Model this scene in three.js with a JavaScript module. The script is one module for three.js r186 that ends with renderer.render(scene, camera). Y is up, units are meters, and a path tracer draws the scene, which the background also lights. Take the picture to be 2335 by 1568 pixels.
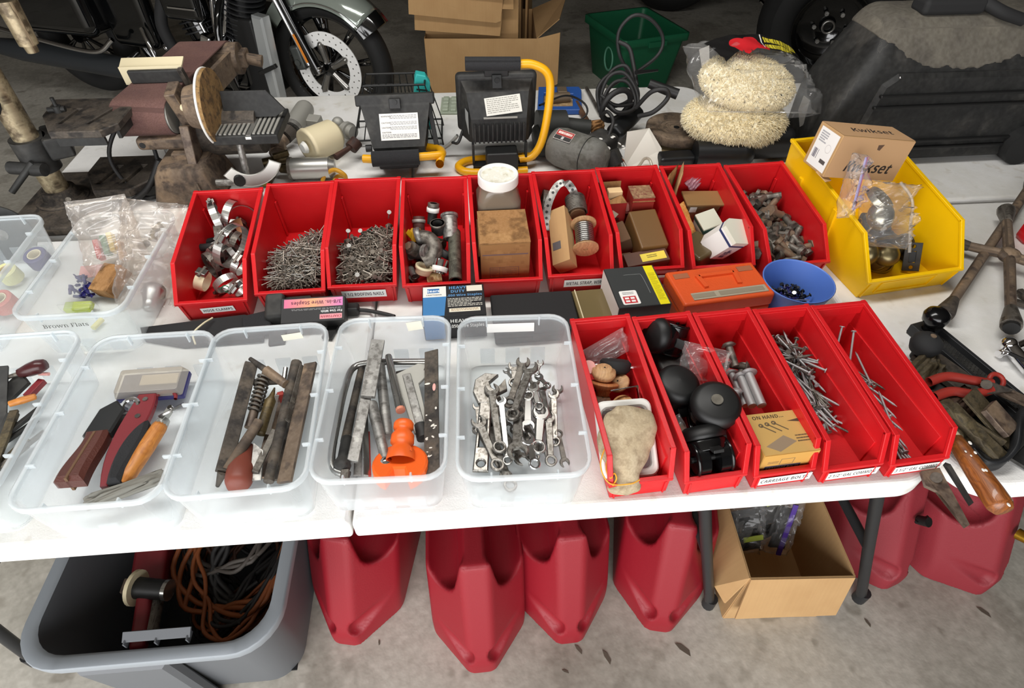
import * as THREE from 'three';
import { RoundedBoxGeometry } from 'three/addons/geometries/RoundedBoxGeometry.js';
import { mergeGeometries } from 'three/addons/utils/BufferGeometryUtils.js';
import { RectAreaLightUniformsLib } from 'three/addons/lights/RectAreaLightUniformsLib.js';

const scene = new THREE.Scene();
// ---- camera: hand held at eye height in the doorway of the garage, looking down over the tables
const camera = new THREE.PerspectiveCamera(60.2, 2335 / 1568, 0.05, 60);
camera.position.set(0.1948, 1.5369, 0.4343);
camera.rotation.set(-0.79391, -0.08953, 0.00996, 'YXZ');
scene.add(camera);
// ---- daylight: overcast sky, entering through the open garage door behind the camera
scene.background = new THREE.Color().setRGB(0.92, 0.97, 1.05);
RectAreaLightUniformsLib.init();
const doorLight = new THREE.RectAreaLight(new THREE.Color().setRGB(1.0, 0.985, 0.965), 3.9, 4.9, 2.3);
doorLight.position.set(-1.3, 1.17, 2.02); doorLight.lookAt(-1.3, 1.17, -2); scene.add(doorLight);
// long ceiling lamp of the garage, above the front table
const tubeLight = new THREE.RectAreaLight(new THREE.Color().setRGB(1.0, 0.98, 0.94), 13, 2.4, 0.3);
tubeLight.position.set(-0.2, 2.57, -0.6); tubeLight.lookAt(-0.2, 0, -0.6); scene.add(tubeLight);

const renderer = new THREE.WebGLRenderer({ antialias: true });
renderer.toneMapping = THREE.LinearToneMapping;
renderer.toneMappingExposure = 1.1;
renderer.shadowMap.enabled = true;

// ---- random numbers and noise
let seedState = 12345;
function reseed(s) { seedState = s >>> 0; }
function rnd() { seedState = (seedState + 0x6D2B79F5) | 0; let t = Math.imul(seedState ^ (seedState >>> 15), 1 | seedState); t = (t + Math.imul(t ^ (t >>> 7), 61 | t)) ^ t; return ((t ^ (t >>> 14)) >>> 0) / 4294967296; }
const rr = (a, b) => a + (b - a) * rnd();
const pick = (a) => a[Math.floor(rnd() * a.length)];
const clamp = (x, a = 0, b = 1) => Math.max(a, Math.min(b, x));
const lerp = (a, b, t) => a + (b - a) * t;
const smooth = (a, b, x) => { const t = clamp((x - a) / (b - a)); return t * t * (3 - 2 * t); };
function hash2(x, y, s) { let h = Math.imul(x, 374761393) ^ Math.imul(y, 668265263) ^ Math.imul(s, 1442695041); h = Math.imul(h ^ (h >>> 13), 1274126177); return ((h ^ (h >>> 16)) >>> 0) / 4294967296; }
function vnoise(x, y, per, s) { const xi = Math.floor(x), yi = Math.floor(y), fx = x - xi, fy = y - yi, u = fx * fx * (3 - 2 * fx), v = fy * fy * (3 - 2 * fy), w = (a) => ((a % per) + per) % per; return lerp(lerp(hash2(w(xi), w(yi), s), hash2(w(xi + 1), w(yi), s), u), lerp(hash2(w(xi), w(yi + 1), s), hash2(w(xi + 1), w(yi + 1), s), u), v); }
function fbm(u, v, f, oct, s) { let a = 0, n = 0, g = 1; for (let i = 0; i < oct; i++) { a += g * vnoise(u * f, v * f, f, s + i * 17); n += g; g *= 0.55; f *= 2; } return a / n; }
function n3(x, y, z) { return Math.sin(x * 1.7 + Math.sin(y * 2.3 + z) * 1.3) * Math.sin(y * 1.9 + Math.sin(z * 2.1 + x) * 1.2) * Math.sin(z * 1.8 + Math.sin(x * 2.2 + y) * 1.1); }

// ---- textures: what surfaces are made of; uv is in metres, period is the size of one repeat
function dataTex(size, period, srgb, fn) {
  const d = new Uint8Array(size * size * 4);
  for (let y = 0; y < size; y++) for (let x = 0; x < size; x++) { const c = fn(x / size, y / size), k = (y * size + x) * 4; d[k] = clamp(c[0], 0, 255); d[k + 1] = clamp(c[1], 0, 255); d[k + 2] = clamp(c[2], 0, 255); d[k + 3] = 255; }
  const t = new THREE.DataTexture(d, size, size); t.wrapS = t.wrapT = THREE.RepeatWrapping; t.magFilter = THREE.LinearFilter; t.minFilter = THREE.LinearMipmapLinearFilter; t.generateMipmaps = true; t.repeat.set(1 / period, 1 / period);
  if (srgb) t.colorSpace = THREE.SRGBColorSpace; t.needsUpdate = true; return t;
}
const hex = (h) => [parseInt(h.slice(1, 3), 16), parseInt(h.slice(3, 5), 16), parseInt(h.slice(5, 7), 16)];
const mixc = (a, b, t) => [lerp(a[0], b[0], t), lerp(a[1], b[1], t), lerp(a[2], b[2], t)];
function patchTex(size, period, cols, f, s, sharp = 0.25) { // cols: base plus patches of other tones
  const c = cols.map(hex);
  return dataTex(size, period, true, (u, v) => { let o = c[0]; for (let i = 1; i < c.length; i++) { const n = fbm(u, v, f * (i === 2 ? 2 : 1), 5, s + i * 31); o = mixc(o, c[i], smooth(0.5 - sharp * 0.2, 0.5 + sharp, n)); } const g = (fbm(u, v, 64, 2, s + 7) - 0.5) * 22; return [o[0] + g, o[1] + g, o[2] + g]; });
}
const grainTex = dataTex(256, 0.06, false, (u, v) => { const g = 255 * fbm(u, v, 32, 3, 5); return [g, g, g]; });
const coarseTex = dataTex(256, 0.3, false, (u, v) => { const g = 255 * fbm(u, v, 8, 5, 9); return [g, g, g]; });
const roughTex = dataTex(256, 0.25, false, (u, v) => { const g = 130 + 125 * fbm(u, v, 8, 5, 23); return [g, g, g]; });
const rustTex = patchTex(512, 0.28, ['#6d5d4e', '#85705a', '#483d35'], 6, 11);
const darkRustTex = patchTex(256, 0.22, ['#4a433c', '#5e5449', '#2d2926'], 6, 21);
const brownSteelTex = patchTex(256, 0.2, ['#6b5d51', '#85715d', '#4d4038'], 6, 33);
const dustBlackTex = patchTex(512, 0.5, ['#232322', '#3a3835', '#1b1b1b'], 5, 41);
const dustTopTex = patchTex(512, 0.45, ['#5f5a51', '#6e685d', '#524d46'], 5, 47, 0.4);
const galvTex = patchTex(256, 0.12, ['#8f8d89', '#a8a6a1', '#6d6a66'], 8, 51);
const pipeTex = patchTex(256, 0.12, ['#6f6a63', '#8b857b', '#4c4640'], 6, 57);
const columnTex = patchTex(256, 0.2, ['#9b8d72', '#b9ab8c', '#5f5342'], 6, 61);
const concreteTex = dataTex(1024, 1.7, true, (u, v) => { const a = fbm(u, v, 4, 6, 71), b = fbm(u, v, 12, 4, 77), c = fbm(u, v, 150, 2, 79); let o = mixc(hex('#a39e93'), hex('#c0bbb0'), smooth(0.3, 0.7, a)); o = mixc(o, hex('#8a8479'), smooth(0.56, 0.74, b) * 0.55); const st = fbm(u, v, 26, 3, 83); o = mixc(o, hex('#7d766a'), smooth(0.7, 0.86, st) * 0.45); const g = (c - 0.5) * 26; return [o[0] + g, o[1] + g, o[2] + g]; });
const tableTex = dataTex(512, 0.9, true, (u, v) => { const a = fbm(u, v, 5, 5, 91), c = fbm(u, v, 90, 2, 93), st = fbm(u, v, 22, 4, 97); let o = mixc(hex('#efeeec'), hex('#e4e2dc'), smooth(0.4, 0.7, a)); o = mixc(o, hex('#cfc9bd'), smooth(0.66, 0.8, st) * 0.5); const g = (c - 0.5) * 6; return [o[0] + g, o[1] + g, o[2] + g]; });
function woodTex(a, b, s, period = 0.12) { const A = hex(a), B = hex(b); return dataTex(256, period, true, (u, v) => { const n = fbm(u, v, 4, 3, s), r = 0.5 + 0.5 * Math.sin((u * 14 + n * 5) * Math.PI * 2), g = vnoise(u * 120, v * 6, 120, s) - 0.5; const o = mixc(A, B, r * 0.55 + n * 0.3); return [o[0] + g * 26, o[1] + g * 22, o[2] + g * 16]; }); }
const orangeWoodTex = woodTex('#c98339', '#a9652a', 101), paleWoodTex = woodTex('#cda67a', '#b98d62', 103), oldWoodTex = woodTex('#9a5a26', '#6e3d1c', 107), darkWoodTex = woodTex('#6b4d38', '#4d3729', 109);
const cardTex = dataTex(256, 0.35, true, (u, v) => { const a = fbm(u, v, 6, 5, 113), l = vnoise(u * 128, v * 2, 128, 115) - 0.5, o = mixc(hex('#bf9a6b'), hex('#b48e60'), a); return [o[0] + l * 4, o[1] + l * 3.6, o[2] + l * 3]; });
const oldCardTex = patchTex(256, 0.2, ['#9c7246', '#aa8051', '#77542f'], 5, 119);
const beltTex = dataTex(256, 0.12, true, (u, v) => { const a = fbm(u, v, 100, 2, 123), b = fbm(u, v, 4, 4, 127); const o = mixc(hex('#5e4340'), hex('#6e5048'), b); const g = (a - 0.5) * 26; return [o[0] + g, o[1] + g, o[2] + g]; });
const woolTex = dataTex(256, 0.08, true, (u, v) => { const a = fbm(u, v, 18, 4, 131), o = mixc(hex('#e3d3aa'), hex('#f4ebd0'), smooth(0.25, 0.65, a)); return o; });
const leatherTex = patchTex(256, 0.12, ['#a8977b', '#b3a388', '#98876d'], 7, 137);
const oilyTex = patchTex(256, 0.12, ['#544a38', '#63583f', '#3f382b'], 7, 139);
const wrenchTex = patchTex(256, 0.06, ['#8a8680', '#a19d96', '#66615a'], 8, 143);
const binTex = dataTex(256, 0.25, true, (u, v) => { const a = fbm(u, v, 6, 5, 151), sc = vnoise(u * 9, v * 140, 140, 157); let o = mixc(hex('#d01d22'), hex('#c4171d'), a); o = mixc(o, hex('#d24a48'), smooth(0.9, 1, sc) * 0.35); return o; });

// ---- materials
function mat(o) { const { c, r = 0.5, m = 0, map, bump, bs = 0.0004, ...x } = o; const M = Object.keys(x).length ? new THREE.MeshPhysicalMaterial(x) : new THREE.MeshStandardMaterial(); if (c) M.color.set(c); M.roughness = r; M.metalness = m; if (map) M.map = map; if (bump) { M.bumpMap = bump; M.bumpScale = bs; } if (x.side === undefined && x.transmission) M.side = THREE.DoubleSide; return M; }
const K = {
  concrete: mat({ map: concreteTex, r: 0.75, bump: coarseTex, bs: 0.0015 }), wall: mat({ c: '#544e46', r: 0.9 }), ceilingPaint: mat({ c: '#6b665e', r: 0.9 }), asphalt: mat({ c: '#8d8b86', r: 0.95, bump: coarseTex, bs: 0.004 }),
  table: mat({ map: tableTex, r: 0.38, bump: grainTex, bs: 0.00025 }), darkSteel: mat({ c: '#2e2f31', r: 0.45, m: 0.3 }),
  red: mat({ map: binTex, r: 0.36, bump: grainTex, bs: 0.0001 }), yellow: mat({ c: '#f0be06', r: 0.36, bump: grainTex, bs: 0.0001 }),
  clear: mat({ c: '#fcfeff', r: 0.36, transmission: 0.93, thickness: 0, ior: 1.35 }), clearRim: mat({ c: '#f4f8fa', r: 0.35, transmission: 0.68, thickness: 0, ior: 1.4 }),
  film: mat({ c: '#ffffff', r: 0.1, transmission: 0.94, thickness: 0, ior: 1.4 }), bag: mat({ c: '#f4f2ee', r: 0.22, transmission: 0.8, thickness: 0, ior: 1.45 }), cloudy: mat({ c: '#f6f2ee', r: 0.2, transmission: 0.87, thickness: 0, ior: 1.6 }), amberBox: mat({ c: '#a9966a', r: 0.22, transmission: 0.6, thickness: 0 }), smokeLid: mat({ c: '#d9d2c6', r: 0.2, transmission: 0.62, thickness: 0 }), jarWall: mat({ c: '#b7a692', r: 0.15, transmission: 0.6, thickness: 0 }),
  can: mat({ c: '#8c1020', r: 0.5, bump: grainTex, bs: 0.00015 }), canOld: mat({ c: '#8a2630', r: 0.6, bump: grainTex, bs: 0.0002 }),
  black: mat({ c: '#151515', r: 0.5 }), blackGloss: mat({ c: '#0c0c0d', r: 0.18 }), blackMatte: mat({ c: '#1d1d1e', r: 0.8 }), rubber: mat({ c: '#191919', r: 0.75, bump: coarseTex, bs: 0.001 }), dustBlack: mat({ map: dustBlackTex, r: 0.62 }), dustTop: mat({ map: dustTopTex, r: 0.9 }), foam: mat({ c: '#262628', r: 0.95, bump: grainTex, bs: 0.0008 }), greyPlastic: mat({ c: '#7d8288', r: 0.5 }), toteGrey: mat({ c: '#8b9197', r: 0.5 }), toteBody: mat({ c: '#5d6064', r: 0.5 }),
  white: mat({ c: '#ecebe6', r: 0.45 }), whiteMatte: mat({ c: '#e7e5df', r: 0.8 }), paper: mat({ c: '#e4e0d6', r: 0.9 }), cream: mat({ c: '#ddd0ad', r: 0.5 }),
  chrome: mat({ c: '#e6e6e8', r: 0.08, m: 1 }), steel: mat({ c: '#9c9a96', r: 0.33, m: 0.9, roughnessMap: roughTex }), wrench: mat({ map: wrenchTex, r: 0.36, m: 0.85 }), dullSteel: mat({ map: pipeTex, r: 0.5, m: 0.6 }), galv: mat({ map: galvTex, r: 0.45, m: 0.6 }), alu: mat({ c: '#b7b6b1', r: 0.36, m: 0.85 }), aluMatte: mat({ c: '#a9a7a0', r: 0.6, m: 0.5 }), brass: mat({ c: '#8f7a3c', r: 0.3, m: 0.9 }), brassOld: mat({ c: '#7c7152', r: 0.35, m: 0.85 }), gold: mat({ c: '#b98f2e', r: 0.3, m: 0.9 }), nailSteel: mat({ c: '#aaa297', r: 0.36, m: 0.7 }), nailDark: mat({ c: '#857c71', r: 0.42, m: 0.6 }), zinc: mat({ c: '#a3a2a2', r: 0.5, m: 0.45 }), boltDark: mat({ map: pipeTex, r: 0.5, m: 0.55 }),
  rust: mat({ map: rustTex, r: 0.75, m: 0.1, bump: coarseTex, bs: 0.0008 }), darkRust: mat({ map: darkRustTex, r: 0.7, m: 0.2, bump: coarseTex, bs: 0.0008 }), brownSteel: mat({ map: brownSteelTex, r: 0.55, m: 0.35 }), column: mat({ map: columnTex, r: 0.4, m: 0.55 }), discPad: mat({ map: patchTex(256, 0.12, ['#85673f', '#9a7a4c', '#5c482f'], 6, 163), r: 0.85 }), belt: mat({ map: beltTex, r: 0.95, bump: grainTex, bs: 0.0006 }),
  card: mat({ map: cardTex, r: 0.9 }), oldCard: mat({ map: oldCardTex, r: 0.9 }), darkCard: mat({ c: '#6b4f38', r: 0.9 }), orangeWood: mat({ map: orangeWoodTex, r: 0.45 }), paleWood: mat({ map: paleWoodTex, r: 0.55 }), oldWood: mat({ map: oldWoodTex, r: 0.4, clearcoat: 0.3 }), darkWood: mat({ map: darkWoodTex, r: 0.6 }), redWood: mat({ c: '#7a3a2b', r: 0.5 }), brownLeather: mat({ c: '#55291f', r: 0.45, bump: grainTex, bs: 0.0004 }),
  wool: mat({ map: woolTex, r: 1, bump: coarseTex, bs: 0.0008 }), suede: mat({ map: leatherTex, r: 0.95, bump: coarseTex, bs: 0.0004 }), oily: mat({ map: oilyTex, r: 0.6, m: 0.3 }),
  orange: mat({ c: '#f0641c', r: 0.4 }), caseOrange: mat({ c: '#d9531e', r: 0.5, bump: grainTex, bs: 0.0003 }), caseBand: mat({ c: '#a59a86', r: 0.8 }), blue: mat({ c: '#5a7fd0', r: 0.4 }), trayBlue: mat({ c: '#2a56a0', r: 0.5 }), navy: mat({ c: '#2a2668', r: 0.4 }), teal: mat({ c: '#2ea9a4', r: 0.6 }), green: mat({ c: '#15603f', r: 0.5 }), workYellow: mat({ c: '#e9a912', r: 0.35 }), cordYellow: mat({ c: '#c9921a', r: 0.5 }), amber: mat({ c: '#e88a2a', r: 0.25 }), maroon: mat({ c: '#7b2028', r: 0.45 }), redTool: mat({ c: '#93291f', r: 0.55 }), redBright: mat({ c: '#c8161e', r: 0.3 }), copper: mat({ c: '#8a5b3c', r: 0.5, m: 0.6 }), lime: mat({ c: '#a9b64b', r: 0.5 }), pink: mat({ c: '#e8a8a0', r: 0.6 }), violet: mat({ c: '#4b2f86', r: 0.4 }), yellowPlastic: mat({ c: '#d9a51a', r: 0.4 }), cordBrown: mat({ c: '#8a4a22', r: 0.55 }), cordBlack: mat({ c: '#1f1e1e', r: 0.6 }), cordGrey: mat({ c: '#8c8c88', r: 0.55 }), greyTool: mat({ map: patchTex(256, 0.25, ['#6e6d68', '#7c7b75', '#58564f'], 5, 171), r: 0.65 }), stone: mat({ map: patchTex(256, 0.2, ['#6b5b4b', '#7d6b58', '#52463b'], 6, 173), r: 0.9 }), bikePaint: mat({ c: '#9aa39a', r: 0.12, m: 0.35, clearcoat: 1 }), bikeBlack: mat({ c: '#08090a', r: 0.12, clearcoat: 1 }),
};

// ---- geometry helpers
const V = (a, b, c) => Array.isArray(a) ? new THREE.Vector3(a[0], a[1], a[2]) : new THREE.Vector3(a, b, c);
function metreUV(g) { const p = g.attributes.position, n = g.attributes.normal, uv = new Float32Array(p.count * 2); for (let i = 0; i < p.count; i++) { const ax = Math.abs(n.getX(i)), ay = Math.abs(n.getY(i)), az = Math.abs(n.getZ(i)); let u, v; if (ax >= ay && ax >= az) { u = p.getZ(i); v = p.getY(i); } else if (ay >= az) { u = p.getX(i); v = p.getZ(i); } else { u = p.getX(i); v = p.getY(i); } uv[i * 2] = u; uv[i * 2 + 1] = v; } g.setAttribute('uv', new THREE.BufferAttribute(uv, 2)); return g; }
function flat(g) { const h = g.index ? g.toNonIndexed() : g; for (const k of Object.keys(h.attributes)) if (!['position', 'normal', 'uv'].includes(k)) h.deleteAttribute(k); if (!h.attributes.normal) h.computeVertexNormals(); return h; }
function mg(list) { const l = list.flat(9).map((g) => metreUV(flat(g))); return l.length === 1 ? l[0] : mergeGeometries(l); }
function xf(g, p = [0, 0, 0], r = [0, 0, 0], s = 1) { const sc = typeof s === 'number' ? V(s, s, s) : V(s); g.applyMatrix4(new THREE.Matrix4().compose(V(p), new THREE.Quaternion().setFromEuler(new THREE.Euler(r[0], r[1], r[2], 'YXZ')), sc)); return g; }
function box(w, h, d, p = [0, 0, 0], r = [0, 0, 0], b = -1) { if (b < 0) b = Math.min(w, h, d) * 0.12; return xf(b > 0 ? new RoundedBoxGeometry(w, h, d, 1, b) : new THREE.BoxGeometry(w, h, d), p, r); }
function rbox(w, h, d, b, p = [0, 0, 0], r = [0, 0, 0], s = 3) { return xf(new RoundedBoxGeometry(w, h, d, s, b), p, r); }
function aim(g, a, b) { const A = V(a), B = V(b), d = B.clone().sub(A).normalize(); g.applyQuaternion(new THREE.Quaternion().setFromUnitVectors(V(0, 1, 0), d)); g.translate((A.x + B.x) / 2, (A.y + B.y) / 2, (A.z + B.z) / 2); return g; }
function cyl(a, b, r0, r1 = r0, n = 12) { return aim(new THREE.CylinderGeometry(r1, r0, V(a).distanceTo(V(b)), n), a, b); }
function lathe(pts, n = 20, p = [0, 0, 0], r = [0, 0, 0]) { return xf(new THREE.LatheGeometry(pts.map((q) => new THREE.Vector2(q[0], q[1])), n), p, r); }
function tube(pts, r, n = 6, seg, closed = false) { return new THREE.TubeGeometry(new THREE.CatmullRomCurve3(pts.map((q) => V(q)), closed, 'catmullrom', 0.5), seg || Math.max(8, pts.length * 6), r, n, closed); }
function ring(R, r, p, rot = [0, 0, 0], n = 8, m = 28, arc = Math.PI * 2) { return xf(new THREE.TorusGeometry(R, r, n, m, arc), p, rot); }
function shp(pts, holes = []) { const s = new THREE.Shape(pts.map((q) => new THREE.Vector2(q[0], q[1]))); for (const h of holes) s.holes.push(new THREE.Path(h.map((q) => new THREE.Vector2(q[0], q[1])))); return s; }
function ext(pts, depth, bevel = 0, holes = []) { const g = new THREE.ExtrudeGeometry(Array.isArray(pts) ? shp(pts, holes) : pts, { depth: depth - 2 * bevel, bevelEnabled: bevel > 0, bevelThickness: bevel, bevelSize: bevel, bevelOffset: -bevel, bevelSegments: 1, curveSegments: 10 }); g.translate(0, 0, -depth / 2 + bevel); return g; }
const circ = (r, n = 16, x = 0, y = 0, a0 = 0) => Array.from({ length: n }, (_, i) => [x + r * Math.cos(a0 + i / n * Math.PI * 2), y + r * Math.sin(a0 + i / n * Math.PI * 2)]);
// panel: a flat polygon with thickness spanned by corner points in space
function panel(pts, t) { const P = pts.map((q) => V(q)), n = P[1].clone().sub(P[0]).cross(P[2].clone().sub(P[0])).normalize().multiplyScalar(t / 2), pos = [], tri = (a, b, c) => pos.push(...a.toArray(), ...b.toArray(), ...c.toArray()); const A = P.map((q) => q.clone().add(n)), B = P.map((q) => q.clone().sub(n)), m = P.length; for (let i = 1; i < m - 1; i++) { tri(A[0], A[i], A[i + 1]); tri(B[0], B[i + 1], B[i]); } for (let i = 0; i < m; i++) { const j = (i + 1) % m; tri(A[i], B[i], B[j]); tri(A[i], B[j], A[j]); } const g = new THREE.BufferGeometry(); g.setAttribute('position', new THREE.Float32BufferAttribute(pos, 3)); g.computeVertexNormals(); return g; }
function loft(rings, capA = false, capB = false) { const n = rings[0].length, pos = [], idx = []; for (const r of rings) for (const p of r) pos.push(...p); for (let k = 0; k < rings.length - 1; k++) for (let i = 0; i < n; i++) { const j = (i + 1) % n, a = k * n + i, b = k * n + j, c = a + n, d = b + n; idx.push(a, c, b, b, c, d); } const cap = (k, flip) => { const c = rings[k].reduce((s, p) => [s[0] + p[0] / n, s[1] + p[1] / n, s[2] + p[2] / n], [0, 0, 0]), ci = pos.length / 3; pos.push(...c); for (let i = 0; i < n; i++) { const j = (i + 1) % n; flip ? idx.push(ci, k * n + i, k * n + j) : idx.push(ci, k * n + j, k * n + i); } }; if (capA) cap(0, true); if (capB) cap(rings.length - 1, false); const g = new THREE.BufferGeometry(); g.setAttribute('position', new THREE.Float32BufferAttribute(pos, 3)); g.setIndex(idx); g.computeVertexNormals(); return g; }
function rrect(w, d, r, y, m = 5) { const o = []; for (const [sx, sz, a] of [[1, 1, 0], [-1, 1, 1], [-1, -1, 2], [1, -1, 3]]) for (let i = 0; i <= m; i++) { const t = (a + i / m) * Math.PI / 2; o.push([sx * (w / 2 - r) + r * Math.cos(t), y, sz * (d / 2 - r) + r * Math.sin(t)]); } return o.reverse(); }
// smooth closed surface of a distance field (surface nets)
function net(f, lo, hi, h) {
  const nx = Math.ceil((hi[0] - lo[0]) / h) + 1, ny = Math.ceil((hi[1] - lo[1]) / h) + 1, nz = Math.ceil((hi[2] - lo[2]) / h) + 1, F = new Float32Array(nx * ny * nz), at = (i, j, k) => i + nx * (j + ny * k);
  for (let k = 0; k < nz; k++) for (let j = 0; j < ny; j++) for (let i = 0; i < nx; i++) F[at(i, j, k)] = f(lo[0] + i * h, lo[1] + j * h, lo[2] + k * h);
  const id = new Int32Array(nx * ny * nz).fill(-1), pos = [], idx = [];
  for (let k = 0; k < nz - 1; k++) for (let j = 0; j < ny - 1; j++) for (let i = 0; i < nx - 1; i++) {
    let sx = 0, sy = 0, sz = 0, c = 0; const e = (a, b, da, db) => { const u = F[at(i + a[0], j + a[1], k + a[2])], v = F[at(i + b[0], j + b[1], k + b[2])]; if ((u < 0) !== (v < 0)) { const t = u / (u - v); sx += a[0] + (b[0] - a[0]) * t; sy += a[1] + (b[1] - a[1]) * t; sz += a[2] + (b[2] - a[2]) * t; c++; } };
    for (const p of [0, 1]) for (const q of [0, 1]) { e([0, p, q], [1, p, q]); e([p, 0, q], [p, 1, q]); e([p, q, 0], [p, q, 1]); }
    if (c) { id[at(i, j, k)] = pos.length / 3; pos.push(lo[0] + (i + sx / c) * h, lo[1] + (j + sy / c) * h, lo[2] + (k + sz / c) * h); }
  }
  const quad = (a, b, c, d, flip) => { if (a < 0 || b < 0 || c < 0 || d < 0) return; flip ? idx.push(a, c, b, b, c, d) : idx.push(a, b, c, b, d, c); };
  for (let k = 1; k < nz - 1; k++) for (let j = 1; j < ny - 1; j++) for (let i = 1; i < nx - 1; i++) { const s = F[at(i, j, k)] < 0; if (s !== F[at(i + 1, j, k)] < 0) quad(id[at(i, j - 1, k - 1)], id[at(i, j, k - 1)], id[at(i, j - 1, k)], id[at(i, j, k)], !s); if (s !== F[at(i, j + 1, k)] < 0) quad(id[at(i - 1, j, k - 1)], id[at(i, j, k - 1)], id[at(i - 1, j, k)], id[at(i, j, k)], s); if (s !== F[at(i, j, k + 1)] < 0) quad(id[at(i - 1, j - 1, k)], id[at(i, j - 1, k)], id[at(i - 1, j, k)], id[at(i, j, k)], !s); }
  const g = new THREE.BufferGeometry(); g.setAttribute('position', new THREE.Float32BufferAttribute(pos, 3)); g.setIndex(idx);
  const nrm = [], e = h * 0.5; for (let i = 0; i < pos.length; i += 3) { const [x, y, z] = [pos[i], pos[i + 1], pos[i + 2]]; const n = V(f(x + e, y, z) - f(x - e, y, z), f(x, y + e, z) - f(x, y - e, z), f(x, y, z + e) - f(x, y, z - e)).normalize(); nrm.push(n.x, n.y, n.z); } g.setAttribute('normal', new THREE.Float32BufferAttribute(nrm, 3)); return g;
}
const smin = (a, b, k) => { const h = clamp(0.5 + 0.5 * (b - a) / k); return lerp(b, a, h) - k * h * (1 - h); }, smax = (a, b, k) => -smin(-a, -b, k);
// crumpled sheet or bag: a closed pillow of film with folds
function pillow(w, h, t, s, crease = 1, n = 22) { const R = []; for (let k = 0; k <= n; k++) { const v = k / n * 2 - 1, ring_ = []; for (let i = 0; i < 2 * n; i++) { const a = i / (2 * n) * Math.PI * 2, u = Math.cos(a), side = Math.sin(a); const cx = Math.sign(u) * Math.pow(Math.abs(u), 0.45), edge = Math.pow(Math.max(0, 1 - Math.abs(cx) ** 4), 0.5) * Math.pow(Math.max(0, 1 - Math.abs(v) ** 5), 0.6); const q = (n3(cx * 3 + s, v * 3.3, s * 2.1) + 0.6 * n3(cx * 8 - s, v * 7, s) + 0.35 * n3(cx * 17, v * 19 + s, side * 3)) * crease; ring_.push([cx * w / 2 * (1 + 0.05 * n3(v * 4, s, 1)), v * h / 2 * (1 + 0.04 * n3(cx * 4, s, 2)), Math.sign(side) * edge * t / 2 * (0.75 + 0.5 * q) + q * t * 0.12]); } R.push(ring_); } return loft(R, true, true); }
// heap: a bed of loose things in a rectangle, used as the hidden core of a pile
const tabled = 0.74;

// ---- things and parts
const used = new Map();
function numbered(name) { const n = used.get(name) || 0; used.set(name, n + 1); return n ? name + '_' + String(n).padStart(3, '0') : name; }
function tag(o, label, category, group) { o.userData.label = label; o.userData.category = category; if (group) o.userData.group = group; return o; }
function thing(name, label, category, p = [0, 0, 0], r = 0, group) { const g = new THREE.Group(); g.name = numbered(name); g.position.set(...p); if (Array.isArray(r)) g.rotation.set(r[0], r[1], r[2], 'YXZ'); else g.rotation.y = r; scene.add(g); return tag(g, label, category, group); }
function part(parent, name, geo, m, label) { const o = new THREE.Mesh(Array.isArray(geo) ? mg(geo) : metreUV(flat(geo)), m); o.name = name; if (label) o.userData.label = label; parent.add(o); return o; }
function one(name, label, category, geo, m, p = [0, 0, 0], r = 0, group) { const o = new THREE.Mesh(Array.isArray(geo) ? mg(geo) : metreUV(flat(geo)), m); o.name = numbered(name); o.position.set(...p); if (Array.isArray(r)) o.rotation.set(r[0], r[1], r[2], 'YXZ'); else o.rotation.y = r; scene.add(o); return tag(o, label, category, group); }
function copyOf(src, label, p, r) { const o = src.clone(); o.name = numbered(src.name.replace(/_\d{3}$/, '')); o.userData = { ...src.userData }; if (label) o.userData.label = label; if (p) o.position.set(...p); if (r !== undefined) { if (Array.isArray(r)) o.rotation.set(r[0], r[1], r[2], 'YXZ'); else o.rotation.y = r; } scene.add(o); return o; }
function struct(name, geo, m) { const o = new THREE.Mesh(Array.isArray(geo) ? mg(geo) : metreUV(flat(geo)), m); o.name = name; o.userData.kind = 'structure'; scene.add(o); return o; }
function mound(parentName, label, geo, m, list) { const im = new THREE.InstancedMesh(metreUV(flat(geo)), m, list.length); list.forEach((q, i) => im.setMatrixAt(i, q)); im.name = numbered(parentName); im.userData = { kind: 'stuff', label, category: 'pile' }; scene.add(im); return im; }
// printed matter: flat print drawn on a canvas
function print(w, h, draw, px = 256, m = {}) { const c = document.createElement('canvas'); c.width = px; c.height = Math.max(8, Math.round(px * h / w)); const g = c.getContext('2d'); draw(g, c.width, c.height); const t = new THREE.CanvasTexture(c); t.colorSpace = THREE.SRGBColorSpace; const M = new THREE.MeshStandardMaterial({ map: t, roughness: m.r ?? 0.6, transparent: !!m.clear }); return M; }
function sheet(parent, name, w, h, M, p, r = [0, 0, 0], label) { const o = new THREE.Mesh(new THREE.PlaneGeometry(w, h), M); o.name = name; o.position.set(...p); o.rotation.set(r[0], r[1], r[2], 'YXZ'); if (label) o.userData.label = label; parent.add(o); return o; }
function tapeLabel(text) { return print(0.062, 0.014, (g, w, h) => { g.fillStyle = '#f4f2ee'; g.fillRect(0, 0, w, h); g.fillStyle = '#3a3a3c'; g.font = 'bold ' + Math.round(h * 0.62) + 'px sans-serif'; g.textAlign = 'center'; g.textBaseline = 'middle'; g.fillText(text, w / 2, h / 2 + 1, w * 0.9); }, 320); }
const lines = (g, x, y, w, h, n, col, gap = 0.45) => { g.fillStyle = col; for (let i = 0; i < n; i++) { let cx = x; while (cx < x + w * (i % 4 === 3 ? 0.7 : 0.98)) { const l = w * (0.03 + 0.09 * hash2(i, Math.round(cx), 5)); g.fillRect(cx, y + i * h / n, Math.min(l, x + w - cx), h / n * gap); cx += l + w * 0.018; } } };

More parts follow.
